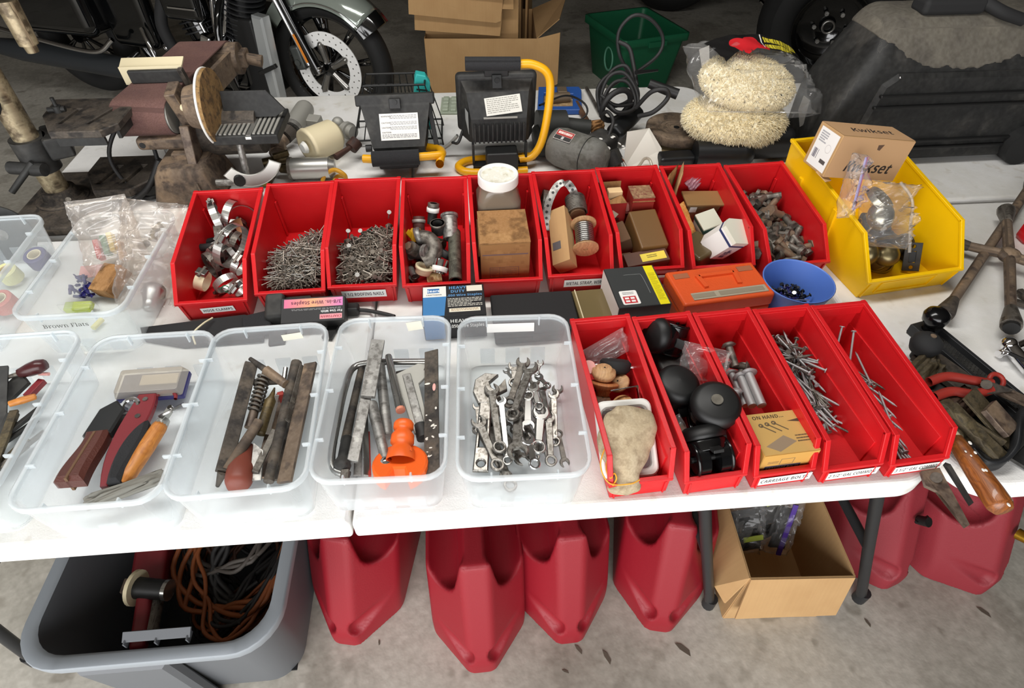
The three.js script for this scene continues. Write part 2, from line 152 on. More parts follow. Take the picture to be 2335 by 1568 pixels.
// ================= the garage =================
struct('floor', box(11.4, 0.12, 9, [1, -0.06, -2.3], [0, 0, 0], 0), K.concrete);
struct('driveway', box(30, 0.1, 14, [0, -0.07, 9.2], [0, 0, 0], 0), K.asphalt);
struct('wall_back', box(11.4, 2.7, 0.15, [1, 1.35, -6.72], [0, 0, 0], 0), K.wall);
struct('wall_right', box(0.15, 2.7, 9, [6.7, 1.35, -2.3], [0, 0, 0], 0), K.wall);
struct('wall_left', box(0.15, 2.7, 9, [-4.7, 1.35, -2.3], [0, 0, 0], 0), K.wall);
struct('wall_front', [box(0.95, 2.7, 0.15, [-4.25, 1.35, 2.1], [0, 0, 0], 0), box(5.55, 2.7, 0.15, [3.93, 1.35, 2.1], [0, 0, 0], 0), box(4.94, 0.36, 0.15, [-1.3, 2.52, 2.1], [0, 0, 0], 0)], K.wall);
struct('ceiling', box(11.4, 0.12, 9, [1, 2.76, -2.3], [0, 0, 0], 0), K.ceilingPaint);
{ const t = thing('ceiling_light', 'long white ceiling light fitting above the folding tables', 'light', [-0.2, 2.6, -0.6]); part(t, 'housing', box(2.5, 0.1, 0.36, [0, 0.05, 0]), K.white); part(t, 'diffuser', box(2.4, 0.012, 0.3, [0, -0.004, 0], [0, 0, 0], 0.004), new THREE.MeshStandardMaterial({ color: '#ffffff', emissive: new THREE.Color(1, 0.98, 0.94), emissiveIntensity: 2 })); }
// ---- folding tables: two moulded halves that meet at a fold, on tubular legs
function roundedSlab(x0, x1, z0, z1, rl, rr_, y, t) { const s = new THREE.Shape(), c = (r) => Math.max(r, 0.004); rl = c(rl); rr_ = c(rr_); s.moveTo(x0 + rl, z0); s.lineTo(x1 - rr_, z0); s.absarc(x1 - rr_, z0 + rr_, rr_, -Math.PI / 2, 0); s.lineTo(x1, z1 - rr_); s.absarc(x1 - rr_, z1 - rr_, rr_, 0, Math.PI / 2); s.lineTo(x0 + rl, z1); s.absarc(x0 + rl, z1 - rl, rl, Math.PI / 2, Math.PI); s.lineTo(x0, z0 + rl); s.absarc(x0 + rl, z0 + rl, rl, Math.PI, Math.PI * 1.5); const g = new THREE.ExtrudeGeometry(s, { depth: t - 0.022, bevelEnabled: true, bevelThickness: 0.011, bevelSize: 0.009, bevelOffset: -0.009, bevelSegments: 4, curveSegments: 10 }); g.rotateX(Math.PI / 2); g.translate(0, y - 0.011, 0); return g; }
function foldTable(label, xc, zf, zb, legs) {
  const t = thing('folding_table', label, 'table', [xc, 0, 0], 0, 'folding tables'); t.userData.group = undefined; delete t.userData.group;
  part(t, 'tabletop_half', roundedSlab(-0.915, -0.0018, zb, zf, 0.07, 0.006, 0.74, 0.046), K.table); part(t, 'tabletop_half', roundedSlab(0.0018, 0.915, zb, zf, 0.006, 0.07, 0.74, 0.046), K.table);
  part(t, 'side_rail', [box(1.6, 0.03, 0.025, [0, 0.683, zf - 0.07]), box(1.6, 0.03, 0.025, [0, 0.683, zb + 0.07])], K.darkSteel);
  for (const [sx, foot, top] of legs) for (const z of [zf - 0.107, zb + 0.107]) part(t, 'leg', [tube([[sx * top, 0.69, z], [sx * (top + (foot - top) * 0.5), 0.35, z], [sx * foot, 0.018, z]], 0.0125, 10, 12), cyl([sx * foot, 0, z], [sx * foot, 0.04, z], 0.016)], K.darkSteel);
  for (const [sx, foot, top] of legs) part(t, 'crossbar', cyl([sx * (top + (foot - top) * 0.55), 0.31, zf - 0.107], [sx * (top + (foot - top) * 0.55), 0.31, zb + 0.107], 0.011), K.darkSteel);
  return t;
}
foldTable('white folding table holding the two rows of red bins', 0, 0, -0.752, [[-1, 0.88, 0.8], [1, 0.75, 0.57]]);
foldTable('white folding table behind the tall red bins, under the sander and work lights', 0.055, -0.768, -1.5, [[-1, 0.75, 0.6], [1, 0.75, 0.6]]);
foldTable('white folding table under the four-way lug wrench', 1.853, 0.016, -0.752, [[-1, 0.713, 0.968], [1, 0.75, 0.6]]);
foldTable('white folding table under the big black ribbed case', 1.93, -0.768, -1.5, [[-1, 0.75, 0.6], [1, 0.75, 0.6]]);

// ================= bins =================
const taper = (g, h, lo, hi) => { const p = g.attributes.position; for (let i = 0; i < p.count; i++) { const k = lerp(lo, hi, clamp(p.getY(i) / h)); p.setX(i, p.getX(i) * k); } return g; };
// open front bin: prof lists [z from back, y] along the top edge of a side from the back to the lip, then the front foot
function hopperBody(w, prof, foot, inner = 0) {
  const t = 0.0028, h = prof[0][1], G = [], lip = prof[prof.length - 1];
  const side = [[0, 0], ...prof, [foot, 0]];
  for (const s of [-1, 1]) { const g = ext(side.map((q) => [q[0], q[1]]), t); g.rotateY(-Math.PI / 2); g.translate(s * (w / 2 - t / 2 - 0.004), 0, 0); G.push(g);
    for (let i = 0; i < prof.length - 1; i++) { const [z0, y0] = prof[i], [z1, y1] = prof[i + 1], L = Math.hypot(z1 - z0, y1 - y0); G.push(box(0.0085, 0.006, L + 0.005, [s * (w / 2 - 0.0045), (y0 + y1) / 2 - 0.002, (z0 + z1) / 2], [Math.atan2(-(y1 - y0), z1 - z0), 0, 0], 0.0012)); }
    if (inner) G.push(box(0.004, inner, prof[1][0] * 0.98, [s * (w / 2 - 0.0075), inner / 2, prof[1][0] / 2], [0, 0, 0], 0.0008)); else { const [z0, y0] = prof[1], L = y0 - 0.01; G.push(box(0.004, L, 0.009, [s * (w / 2 - 0.009), L / 2, 0.012], [0, 0, 0], 0.001)); } }
  G.push(box(w - 0.008, h, t, [0, h / 2, t / 2], [0, 0, 0], 0.001), box(w, 0.008, 0.008, [0, h - 0.003, 0.003], [0, 0, 0], 0.0015), box(w - 0.008, t, foot, [0, t / 2, foot / 2], [0, 0, 0], 0.001));
  if (inner) G.push(box(w - 0.012, 0.018, 0.006, [0, h - 0.012, 0.006], [0, 0, 0], 0.001));
  const fl = Math.hypot(lip[0] - foot, lip[1]), tilt = Math.atan2(lip[0] - foot, lip[1]);
  G.push(box(w - 0.008, fl, t, [0, lip[1] / 2, (lip[0] + foot) / 2], [tilt, 0, 0], 0.001), box(w, 0.006, 0.009, [0, lip[1] - 0.002, lip[0] - 0.001], [0, 0, 0], 0.0015));
  for (const s of [-1, 1]) G.push(box(0.003, fl * 0.86, 0.004, [s * (w / 2 - 0.011), lip[1] / 2 - 0.002, (lip[0] + foot) / 2 + 0.002], [tilt, 0, 0], 0.0008));
  return { geo: taper(mg(G), h, 0.9, 1), tilt, lip, foot };
}
const tallBody = hopperBody(0.143, [[0, 0.127], [0.212, 0.101], [0.27, 0.05]], 0.26), shelfBody = hopperBody(0.106, [[0, 0.102], [0.262, 0.08], [0.283, 0.034]], 0.284, 0.052), bigBody = hopperBody(0.236, [[0, 0.178], [0.292, 0.128], [0.352, 0.052]], 0.338);
function labelOn(t, B, text, w, dx = 0, tilt = 0, up = 0.55) { const z = lerp(B.foot, B.lip[0], up) + 0.0036, L = sheet(t, 'label_card', w, w * (B === tallBody ? 0.25 : 0.2), tapeLabel(text), [dx, B.lip[1] * up, z], [0, 0, tilt]); L.rotation.set(B.tilt, 0, tilt, 'YXZ'); return L; }
const tallBins = [
  [-0.306, -0.722, 0.032, 'tall red bin of steel hose clamps, label reading hose clamps', 'HOSE CLAMPS', 0.062, 0.005, 0.05], [-0.1595, -0.74, 0.02, 'tall red bin half full of thin finishing nails', '2" FINISHING NAILS', 0.08, -0.004, 0.02], [-0.0175, -0.748, 0.0, 'tall red bin of short roofing nails', '1 1/2 ROOFING NAILS', 0.086, 0, 0],
  [0.1268, -0.742, 0.0, 'tall red bin of grey pipe fittings with one yellow valve handle'], [0.2695, -0.744, 0.0, 'tall red bin with the old cardboard box and white-lidded jar'], [0.411, -0.75, 0.012, 'tall red bin of wire spools and punched metal strap', 'METAL STRAP, WIRE', 0.086, 0.01, 0], [0.5555, -0.758, 0.02, 'tall red bin of red cartridge cartons and brown boxes', '', 0.03, 0.02, 0], [0.701, -0.756, 0.03, 'tall red bin holding the white hexagonal carton and paper packets'], [0.848, -0.752, 0.07, 'tall red bin of dark hex bolts beside the yellow bin', 'BOLTS', 0.088, -0.012, 0]];
for (const [x, z, ry, label, text, w, dx, ti] of tallBins) { const t = thing('hopper_bin', label, 'bin', [x, tabled + 0.0005, z], ry, 'tall red hopper bins'); part(t, 'body', tallBody.geo, K.red); if (text !== undefined) labelOn(t, tallBody, text, w, dx, ti); }
const shelfBins = [[0.412, -0.299, 0.055, 'narrow red shelf bin of wooden knobs and a suede pouch'], [0.519, -0.297, 0.075, 'narrow red shelf bin of black casters'], [0.6265, -0.299, 0.07, 'narrow red shelf bin of carriage bolts and a yellow bolt carton', 'CARRIAGE BOLTS'], [0.734, -0.3, 0.068, 'narrow red shelf bin with a long heap of grey nails', '2 1/2" GAL COMMON'], [0.84, -0.302, 0.07, 'narrow red shelf bin with only a few long nails left', '3 1/2" GAL COMMON']];
for (const [x, z, ry, label, text] of shelfBins) { const t = thing('shelf_bin', label, 'bin', [x, tabled + 0.0005, z], ry, 'narrow red shelf bins'); part(t, 'body', shelfBody.geo, K.red); if (text) labelOn(t, shelfBody, text, 0.086, 0.004, 0, 0.5); }
{ const t = thing('hopper_bin', 'large yellow bin of brass door knobs with a brown lock carton on its back', 'bin', [1.038, tabled + 0.0005, -0.776], 0.13); part(t, 'body', bigBody.geo, K.yellow); part(t, 'front_frame', taper(mg([box(0.13, 0.003, 0.003, [-0.01, 0.012, 0.344]), box(0.13, 0.003, 0.003, [-0.01, 0.043, 0.352]), box(0.003, 0.034, 0.003, [0.054, 0.027, 0.348], [0.27, 0, 0]), box(0.003, 0.034, 0.003, [-0.075, 0.027, 0.348], [0.27, 0, 0])]), 0.178, 0.95, 1), K.yellow); for (const s of [-1, 1]) for (const z of [0.07, 0.2]) part(t, 'side_rib', box(0.006, 0.12, 0.012, [s * 0.108, 0.062, z], [0, 0, s * -0.06], 0.001), K.yellow); }

// ---- clear plastic shoe boxes
function tubGeo(w, d, h, k, r, t = 0.0016) { const W = (y) => lerp(k, 1, y / h), ringAt = (y, o) => rrect(w * W(y) + o, d * lerp(lerp(k, 1, 0.35), 1, y / h) + o, r * lerp(0.7, 1, y / h) + o / 2, y); return { wall: loft([ringAt(t, -2 * t - 0.02), ringAt(t + 0.004, -2 * t - 0.003), ringAt(h * 0.5, -2 * t), ringAt(h - 0.001, -2 * t)].reverse(), false, true), outer: loft([ringAt(0, -0.02), ringAt(0.004, -0.003), ringAt(h * 0.5, 0), ringAt(h - 0.008, 0)], true, false), rim: loft([ringAt(h - 0.001, -2 * t), ringAt(h + 0.0015, 0), ringAt(h + 0.0012, 0.006), ringAt(h - 0.002, 0.0085), ringAt(h - 0.009, 0.0085), ringAt(h - 0.009, 0.006), ringAt(h - 0.004, 0.004), ringAt(h - 0.008, 0)]) }; }
const tub = tubGeo(0.18, 0.311, 0.107, 0.9, 0.028);
const rib = (x, z, ry) => box(0.012, 0.007, 0.003, [x, 0.1055, z], [0, ry, 0], 0.001);
const tubTabs = () => { const o = []; for (const z of [-0.09, 0, 0.09]) for (const s of [-1, 1]) o.push(rib(s * 0.0865, z, 0)); for (const x of [-0.045, 0.045]) for (const s of [-1, 1]) o.push(box(0.003, 0.018, 0.006, [x, 0.099, s * 0.1525], [0, 0, 0], 0.001)); return o; };
function clearTub(label, x, z, ry, sx = 1) { const t = thing('plastic_shoebox', label, 'bin', [x, tabled + 0.001, z], ry, 'clear plastic shoe boxes'); part(t, 'wall', [tub.outer.clone(), tub.wall.clone()], K.clear); part(t, 'rim', tub.rim.clone(), K.clearRim); part(t, 'rim_tab', tubTabs(), K.clearRim); for (const fx of [-0.045, 0, 0.045]) for (const s of [-1, 1]) part(t, 'moulded_rib', box(0.026, 0.034, 0.003, [fx, 0.022, s * 0.1455], [s * 0.1, 0, 0], 0.0012), K.clear); if (sx !== 1) t.scale.x = sx; return t; }
const wrenchTub = clearTub('clear plastic shoe box full of wrenches with a blank white sticker', 0.2573, -0.1498, -0.03, 1);
sheet(wrenchTub, 'sticker', 0.082, 0.019, new THREE.MeshStandardMaterial({ color: '#efeeea', roughness: 0.6 }), [-0.004, 0.086, -0.1505], [-0.09, 0, 0], 'blank white sticker');
const sawTub = clearTub('clear plastic shoe box with a saw frame and bright orange tube cutter', 0.0593, -0.1611, -0.03, 1);
sheet(sawTub, 'torn_sticker', 0.026, 0.018, new THREE.MeshStandardMaterial({ color: '#ebe8d6', roughness: 0.8 }), [0.03, 0.092, -0.1505], [-0.09, 0, 0.15]);
const fileTub = clearTub('clear plastic shoe box of rusty files beside the saw frame box', -0.1357, -0.1550, 0.03, 1);
sheet(fileTub, 'torn_sticker', 0.034, 0.013, new THREE.MeshStandardMaterial({ color: '#ebe8d6', roughness: 0.8 }), [0.028, 0.086, -0.1505], [-0.09, 0, 0.1]);
clearTub('clear plastic shoe box with a wood-handled tool and red pruner', -0.3225, -0.1509, 0.01, 1.03);
clearTub('clear plastic shoe box of screwdrivers and pliers beside the pruner box', -0.5379, -0.1672, 0.03, 1);
const flatsTub = clearTub('clear plastic shoe box marked brown flats in pen', -0.4991, -0.5244, 0.0, 1);
sheet(flatsTub, 'handwriting', 0.1, 0.018, print(0.1, 0.018, (g, w, h) => { g.clearRect(0, 0, w, h); g.fillStyle = '#4a4642'; g.font = 'italic ' + Math.round(h * 0.75) + 'px serif'; g.textAlign = 'center'; g.textBaseline = 'middle'; g.fillText('Brown Flats', w / 2, h / 2); }, 512, { clear: true }), [-0.012, 0.08, 0.1545], [0.17, 0, 0.03]);
clearTub('clear plastic shoe box with a sanding disc and tape rolls', -0.7542, -0.5244, 0.04, 1);

// ================= tools in the clear boxes =================
// lay: turn a thing so that its own y axis runs from a to b, its flat side (z) facing up
function lay(o, a, b, roll = 0) { const A = V(a), B = V(b), y = B.clone().sub(A).normalize(); let z = V(0, 1, 0).sub(y.clone().multiplyScalar(y.y)); if (z.length() < 0.05) z = V(0, 0, 1).sub(y.clone().multiplyScalar(y.z)); z.normalize(); const x = y.clone().cross(z); o.quaternion.setFromRotationMatrix(new THREE.Matrix4().makeBasis(x, y, z)).multiply(new THREE.Quaternion().setFromAxisAngle(V(0, 1, 0), roll)); o.position.copy(A.add(B).multiplyScalar(0.5)); return o; }
const len = (a, b) => V(a).distanceTo(V(b));
const jaw = (R, gap, n = 18) => { const a = Math.asin(Math.min(0.95, gap / R)), o = []; for (let i = 0; i <= n; i++) { const t = Math.PI / 2 + a + (Math.PI * 2 - 2 * a) * i / n; o.push([R * Math.cos(t), R * Math.sin(t)]); } o.push([gap, R * 0.15], [gap * 0.6, -R * 0.2], [-gap * 0.6, -R * 0.2], [-gap, R * 0.15]); return o; };
const wrenchGeo = (L, R, t, w) => mg([xf(ext(jaw(R, R * 0.55), t, t * 0.2), [0, L / 2 - R * 0.9, 0], [0, 0, 0.26]), xf(ext(circ(R * 0.86, 18), t * 1.1, t * 0.2, [circ(R * 0.52, 12)]), [0, -L / 2 + R * 0.86, 0]), ext([[-w / 2, -L / 2 + R * 1.6], [w / 2, -L / 2 + R * 1.6], [w * 0.6, L / 2 - R * 1.7], [-w * 0.6, L / 2 - R * 1.7]], t * 0.72, t * 0.15)]);
const wrenchGroup = 'wrenches in the clear box';
function wrench(label, a, b, R, flip, m = K.wrench, t = 0.005) { if (flip) [a, b] = [b, a]; const o = one('combination_wrench', label, 'wrench', wrenchGeo(len(a, b), R, t, R * 0.85), m, [0, 0, 0], 0, wrenchGroup); return lay(o, b, a, rr(-0.25, 0.25)); }
reseed(5);
wrench('long combination wrench lying against the adjustable wrench head', [0.218, 0.795, -0.202], [0.224, 0.785, -0.073], 0.0125, false, K.wrench, 0.007);
wrench('open-end wrench leaning across the adjustable wrench handle', [0.191, 0.79, -0.143], [0.222, 0.775, -0.049], 0.0125, false);
wrench('slim wrench standing on edge beside the large ring spanner', [0.232, 0.8, -0.17], [0.235, 0.775, -0.058], 0.009, false, K.steel);
wrench('dark wrench lying on edge on top of the wrench pile', [0.278, 0.805, -0.249], [0.242, 0.795, -0.151], 0.012, false, K.dullSteel);
wrench('flat open-end wrench crossing the top of the wrench pile', [0.289, 0.81, -0.232], [0.244, 0.8, -0.122], 0.0135, false, K.wrench, 0.007);
wrench('thick spanner whose bright open jaw points to the front rim', [0.258, 0.79, -0.158], [0.249, 0.795, -0.055], 0.0165, true, K.wrench, 0.008);
wrench('ring spanner with a bright polished ring in the middle of the pile', [0.277, 0.8, -0.18], [0.269, 0.79, -0.105], 0.0115, true, K.steel);
wrench('short wrench leaning over the polished ring spanner', [0.285, 0.8, -0.194], [0.292, 0.795, -0.142], 0.0095, false, K.steel);
wrench('thick-shanked wrench with a bright collar near the pink side wall', [0.294, 0.8, -0.147], [0.28, 0.785, -0.067], 0.0135, false, K.steel, 0.008);
wrench('slender open-end wrench along the pink side wall of the box', [0.32, 0.79, -0.187], [0.311, 0.77, -0.089], 0.0095, false);
wrench('bright chrome wrench with a small jaw at the front of the pile', [0.265, 0.8, -0.096], [0.275, 0.785, -0.041], 0.0105, false, K.chrome);
wrench('grey wrench with its ring near the pink wall and front rim', [0.305, 0.79, -0.143], [0.3, 0.77, -0.054], 0.011, false);
wrench('tiny ring wrench poking out behind the dark edge-on wrench', [0.243, 0.79, -0.24], [0.26, 0.785, -0.211], 0.006, false, K.steel, 0.004);
wrench('small ring wrench standing behind the pile near the back wall', [0.306, 0.8, -0.246], [0.294, 0.79, -0.22], 0.0065, false, K.steel, 0.004);
wrench('small spanner lying under the adjustable wrench', [0.194, 0.78, -0.18], [0.195, 0.765, -0.125], 0.0085, false, K.wrench, 0.004);
wrench('thin dark wrench in the front corner by the red bin', [0.318, 0.775, -0.117], [0.323, 0.76, -0.058], 0.008, true, K.dullSteel);
wrench('short wrench angled towards the pink wall near the back', [0.295, 0.79, -0.224], [0.315, 0.785, -0.195], 0.008, false, K.steel, 0.004);
wrench('box-end wrench with two rings half buried in the pile', [0.262, 0.795, -0.252], [0.256, 0.785, -0.2], 0.0115, false, K.wrench);
for (let i = 0; i < 14; i++) { const x = rr(0.2, 0.31), z = rr(-0.19, -0.07), a = rr(-0.5, 0.5), L = rr(0.07, 0.14), y = rr(0.752, 0.77); wrench('wrench buried under the others in the wrench box', [x - Math.sin(a) * L / 2, y + 0.004, z - Math.cos(a) * L / 2], [x + Math.sin(a) * L / 2, y, z + Math.cos(a) * L / 2], rr(0.008, 0.013), rnd() < 0.5, pick([K.wrench, K.dullSteel, K.steel])); }
{ const a = [0.213, 0.79, -0.22], b = [0.193, 0.765, -0.056], L = len(a, b), t = lay(thing('adjustable_wrench', 'big adjustable wrench with open toothed jaw at the side of the wrench box', 'wrench', [0, 0, 0], 0, wrenchGroup), b, a); part(t, 'handle', [ext([[-0.012, -L / 2], [0.012, -L / 2], [0.0095, L / 2 - 0.045], [-0.0095, L / 2 - 0.045]], 0.009, 0.002, [circ(0.006, 12, 0, -L / 2 + 0.013), [[-0.005, -L / 2 + 0.04], [0.005, -L / 2 + 0.04], [0.004, L / 2 - 0.08], [-0.004, L / 2 - 0.08]]])], K.wrench); part(t, 'fixed_jaw', ext([[-0.012, L / 2 - 0.05], [0.014, L / 2 - 0.05], [0.022, L / 2 - 0.03], [0.008, L / 2 - 0.02], [0.004, L / 2 - 0.01], [0.018, L / 2 + 0.006], [-0.004, L / 2 + 0.008], [-0.02, L / 2 - 0.006], [-0.022, L / 2 - 0.03]], 0.011, 0.0015), K.wrench); part(t, 'sliding_jaw', ext([[0.022, L / 2 - 0.03], [0.034, L / 2 - 0.022], [0.03, L / 2 - 0.002], [0.022, L / 2 - 0.014], [0.014, L / 2 - 0.022]], 0.01, 0.001), K.dullSteel); part(t, 'worm_screw', cyl([0.008, L / 2 - 0.046, 0.001], [0.022, L / 2 - 0.036, 0.001], 0.0055), K.dullSteel); }

// small builders for bars and rods laid between two points
function bar(name, label, cat, a, b, w, t, m, roll = 0, group, tip) { const L = len(a, b), g = tip ? ext([[-w / 2, -L / 2], [w / 2, -L / 2], [w / 2, L / 2 - tip], [w * 0.18, L / 2], [-w * 0.18, L / 2], [-w / 2, L / 2 - tip]], t, t * 0.12) : box(w, L, t); return lay(one(name, label, cat, g, m, [0, 0, 0], 0, group), a, b, roll); }
function rod(name, label, cat, a, b, r0, r1, m, n = 10, group) { return lay(one(name, label, cat, new THREE.CylinderGeometry(r1, r0, len(a, b), n), m, [0, 0, 0], 0, group), a, b); }
function turned(name, label, cat, a, b, prof, m, group) { const L = len(a, b); return lay(one(name, label, cat, lathe(prof.map(([y, r]) => [Math.max(r, 0.0002), (y - 0.5) * L]), 16), m, [0, 0, 0], 0, group), a, b); }
// ---- box with saw frame and orange tube cutter
{ const t = thing('bow_saw', 'bent tubular steel saw frame along the edge of the clear box', 'saw'); part(t, 'bow', tube([[0.12, 0.79, -0.265], [0.071, 0.785, -0.273], [0.019, 0.78, -0.28], [-0.016, 0.775, -0.275], [-0.023, 0.785, -0.221], [-0.027, 0.785, -0.145], [-0.028, 0.783, -0.089], [-0.02, 0.782, -0.065], [0.001, 0.782, -0.055]], 0.0058, 10, 60), K.steel); part(t, 'end_clip', box(0.012, 0.012, 0.02, [-0.004, 0.783, -0.052]), K.dullSteel); }
bar('cold_chisel', 'wide flat grey chisel standing up over the saw frame', 'chisel', [0.02, 0.8, -0.186], [0.029, 0.81, -0.303], 0.023, 0.007, K.galv, 0.1);
bar('cold_chisel', 'narrow worn chisel pointing at the front rim below the wide chisel', 'chisel', [0.004, 0.783, -0.077], [0.017, 0.795, -0.208], 0.017, 0.008, K.galv, 0.3, undefined, 0.02);
rod('steel_bar', 'brown rusty rod lying beside the saw frame', 'rod', [-0.015, 0.77, -0.123], [-0.003, 0.77, -0.283], 0.007, 0.006, K.darkRust);
{ const a = [-0.011, 0.783, -0.062], b = [-0.012, 0.77, -0.129], t = lay(thing('punch', 'round steel punch with a black rubber grip and domed end', 'punch'), a, b), L = len(a, b); part(t, 'grip', lathe([[0.0003, -L / 2 - 0.004], [0.012, -L / 2 + 0.002], [0.0135, -L / 2 + 0.012], [0.009, -L / 2 + 0.026], [0.009, L / 2], [0.0003, L / 2]], 14), K.dustBlack); part(t, 'shank', cyl([0, L / 2, 0], [0, L / 2 + 0.06, 0], 0.006), K.dullSteel); }
rod('hex_bar', 'long grey hexagonal bar standing in the saw frame box', 'rod', [0.051, 0.77, -0.128], [0.03, 0.78, -0.273], 0.0095, 0.0095, K.galv, 6);
{ const a = [0.072, 0.79, -0.163], b = [0.045, 0.79, -0.284], t = lay(thing('drift_punch', 'bright steel punch with a pink painted end', 'punch'), a, b), L = len(a, b); part(t, 'shank', cyl([0, -L / 2, 0], [0, L / 2, 0], 0.0075, 0.006, 8), K.steel); part(t, 'painted_end', cyl([0, -L / 2 - 0.001, 0], [0, -L / 2 + 0.004, 0], 0.0076), mat({ c: '#d98a6e', r: 0.5 })); }
{ const a = [0.055, 0.783, -0.07], b = [0.024, 0.785, -0.184], t = lay(thing('ball_end_rod', 'grey steel rod ending in a polished ball over the orange cutter', 'rod'), a, b), L = len(a, b); part(t, 'shank', cyl([0, -L / 2, 0], [0, L / 2, 0], 0.0075, 0.009), K.galv); part(t, 'ball', xf(new THREE.SphereGeometry(0.0115, 16, 12), [0, -L / 2, 0]), K.chrome); }
bar('flat_bar', 'thin light steel strip lying on edge beside the worn chisel', 'bar', [0.027, 0.783, -0.051], [0.01, 0.77, -0.188], 0.009, 0.004, K.steel, 0.5);
bar('flat_bar', 'slim red painted strip beside the light steel strip', 'bar', [0.032, 0.783, -0.05], [0.018, 0.76, -0.147], 0.004, 0.003, K.redTool, 0.2);
bar('flat_bar', 'grey flat strip lying under the ball-ended rod', 'bar', [0.007, 0.755, -0.07], [0.001, 0.765, -0.202], 0.012, 0.005, K.galv, 0.2);
{ const a = [0.105, 0.775, -0.129], b = [0.076, 0.785, -0.247], t = lay(thing('gear_puller_arm', 'dusty grey forked casting lying behind the orange cutter', 'tool'), a, b), L = len(a, b); part(t, 'shank', box(0.014, L * 0.9, 0.012, [0, 0, 0]), K.galv); part(t, 'web', ext([[-0.02, L / 2], [0.05, L / 2 + 0.02], [0.052, L / 2 - 0.004], [0.016, L / 2 - 0.03], [0.013, -L / 2], [-0.012, -L / 2]], 0.006, 0.001), K.aluMatte); part(t, 'socket_end', cyl([0, -L / 2 - 0.012, 0], [0, -L / 2 + 0.014, 0], 0.011, 0.01), K.dustBlack); }
bar('pull_saw', 'dark brown flat strip behind the forked casting', 'bar', [0.051, 0.77, -0.257], [0.12, 0.79, -0.254], 0.012, 0.003, K.darkRust);
{ const a = [0.122, 0.783, -0.048], b = [0.12, 0.8, -0.281], t = lay(thing('angle_iron', 'brown angle iron with spots of white and pink paint', 'bar'), a, b, -0.3), L = len(a, b); part(t, 'flange', [box(0.024, L, 0.003, [0, 0, 0]), box(0.003, L, 0.014, [-0.011, 0, -0.007])], K.darkRust); reseed(77); for (let i = 0; i < 14; i++) part(t, 'paint_spot', xf(new THREE.SphereGeometry(rr(0.0008, 0.0022), 7, 5), [rr(-0.009, 0.01), rr(-L / 2, L / 2.4) * (i < 9 ? 0.5 : 1) - 0.03, 0.0016], [0, 0, rr(0, 3)], [1, rr(1, 2.8), 0.1]), K.paper); part(t, 'paint_spot', xf(new THREE.SphereGeometry(0.005, 10, 8), [0.005, L * 0.16, 0.0016], [0, 0, 0], [0.6, 1.5, 0.15]), K.pink); }
{ const a = [0.075, 0.783, -0.051], b = [0.079, 0.795, -0.136], t = lay(thing('tube_cutter', 'bright orange plastic tube cutter with ringed stem and notched round base', 'cutter'), a, b), L = len(a, b); part(t, 'stem', lathe([[0.0003, L / 2], [0.013, L / 2], [0.0155, L / 2 - 0.004], [0.0155, L / 2 - 0.012], [0.0115, L / 2 - 0.016], [0.0175, L / 2 - 0.024], [0.018, L / 2 - 0.036], [0.0135, L / 2 - 0.042], [0.02, L / 2 - 0.05], [0.023, L / 2 - 0.068], [0.021, -L / 2 + 0.02]], 20), K.orange); const ringShape = circ(0.04, 26); part(t, 'base', xf(ext([...Array.from({ length: 23 }, (_, i) => { const q = -Math.PI / 2 + 0.45 + (Math.PI * 2 - 0.9) * i / 22; return [0.041 * Math.cos(q), 0.041 * Math.sin(q)]; }), [-0.008, -0.012], [0.008, -0.012]], 0.022, 0.003), [0, -L / 2 + 0.012, -0.004], [-0.35, 0, 0]), K.orange); sheet(t, 'print', 0.026, 0.009, print(0.026, 0.009, (g, w, h) => { g.fillStyle = '#ee6118'; g.fillRect(0, 0, w, h); g.fillStyle = '#5a2a14'; g.font = 'bold ' + h * 0.8 + 'px sans-serif'; g.textAlign = 'center'; g.textBaseline = 'middle'; g.fillRect(w * 0.14, h * 0.2, w * 0.3, h * 0.14); g.fillRect(w * 0.14, h * 0.45, w * 0.3, h * 0.14); g.fillRect(w * 0.14, h * 0.7, w * 0.3, h * 0.14); g.beginPath(); g.moveTo(w * 0.6, h * 0.9); g.lineTo(w * 0.78, h * 0.1); g.lineTo(w * 0.96, h * 0.9); g.fill(); }, 96), [0.004, -L / 2 + 0.03, 0.0145], [-0.35, 0, 0.25]); }
// ---- box of files
bar('file', 'wide dark triangular file with a tapered tang along the box side', 'file', [-0.183, 0.783, -0.075], [-0.181, 0.8, -0.273], 0.021, 0.013, K.darkRust, 0.5);
rod('file_tang', 'dark narrow tang of the triangular file', 'file', [-0.198, 0.756, -0.068], [-0.183, 0.783, -0.075], 0.003, 0.008, K.darkRust, 6);
{ const a = [-0.183, 0.805, -0.281], b = [-0.115, 0.8, -0.223], t = lay(thing('tap_handle', 'small rusty handle with a thick square jaw on top of the files', 'tool'), a, b), L = len(a, b); part(t, 'arm', cyl([0, -L / 2, 0], [0, 0, 0], 0.0035, 0.006), K.darkRust); part(t, 'jaw', cyl([0, -0.004, 0], [0, L / 2, 0], 0.0085, 0.0075, 8), K.brownSteel); }
{ const a = [-0.166, 0.775, -0.17], b = [-0.156, 0.795, -0.261], t = lay(thing('spring_plunger', 'rusty rod wrapped in a coil spring', 'rod'), a, b), L = len(a, b); part(t, 'core', cyl([0, -L / 2 - 0.01, 0], [0, L / 2, 0], 0.008, 0.005), K.brownSteel); const pts = []; for (let i = 0; i <= 90; i++) { const q = i / 90; pts.push([0.0095 * Math.cos(q * Math.PI * 18), lerp(-L * 0.3, L * 0.42, q), 0.0095 * Math.sin(q * Math.PI * 18)]); } part(t, 'coil', tube(pts, 0.002, 5, 200), K.dullSteel); }
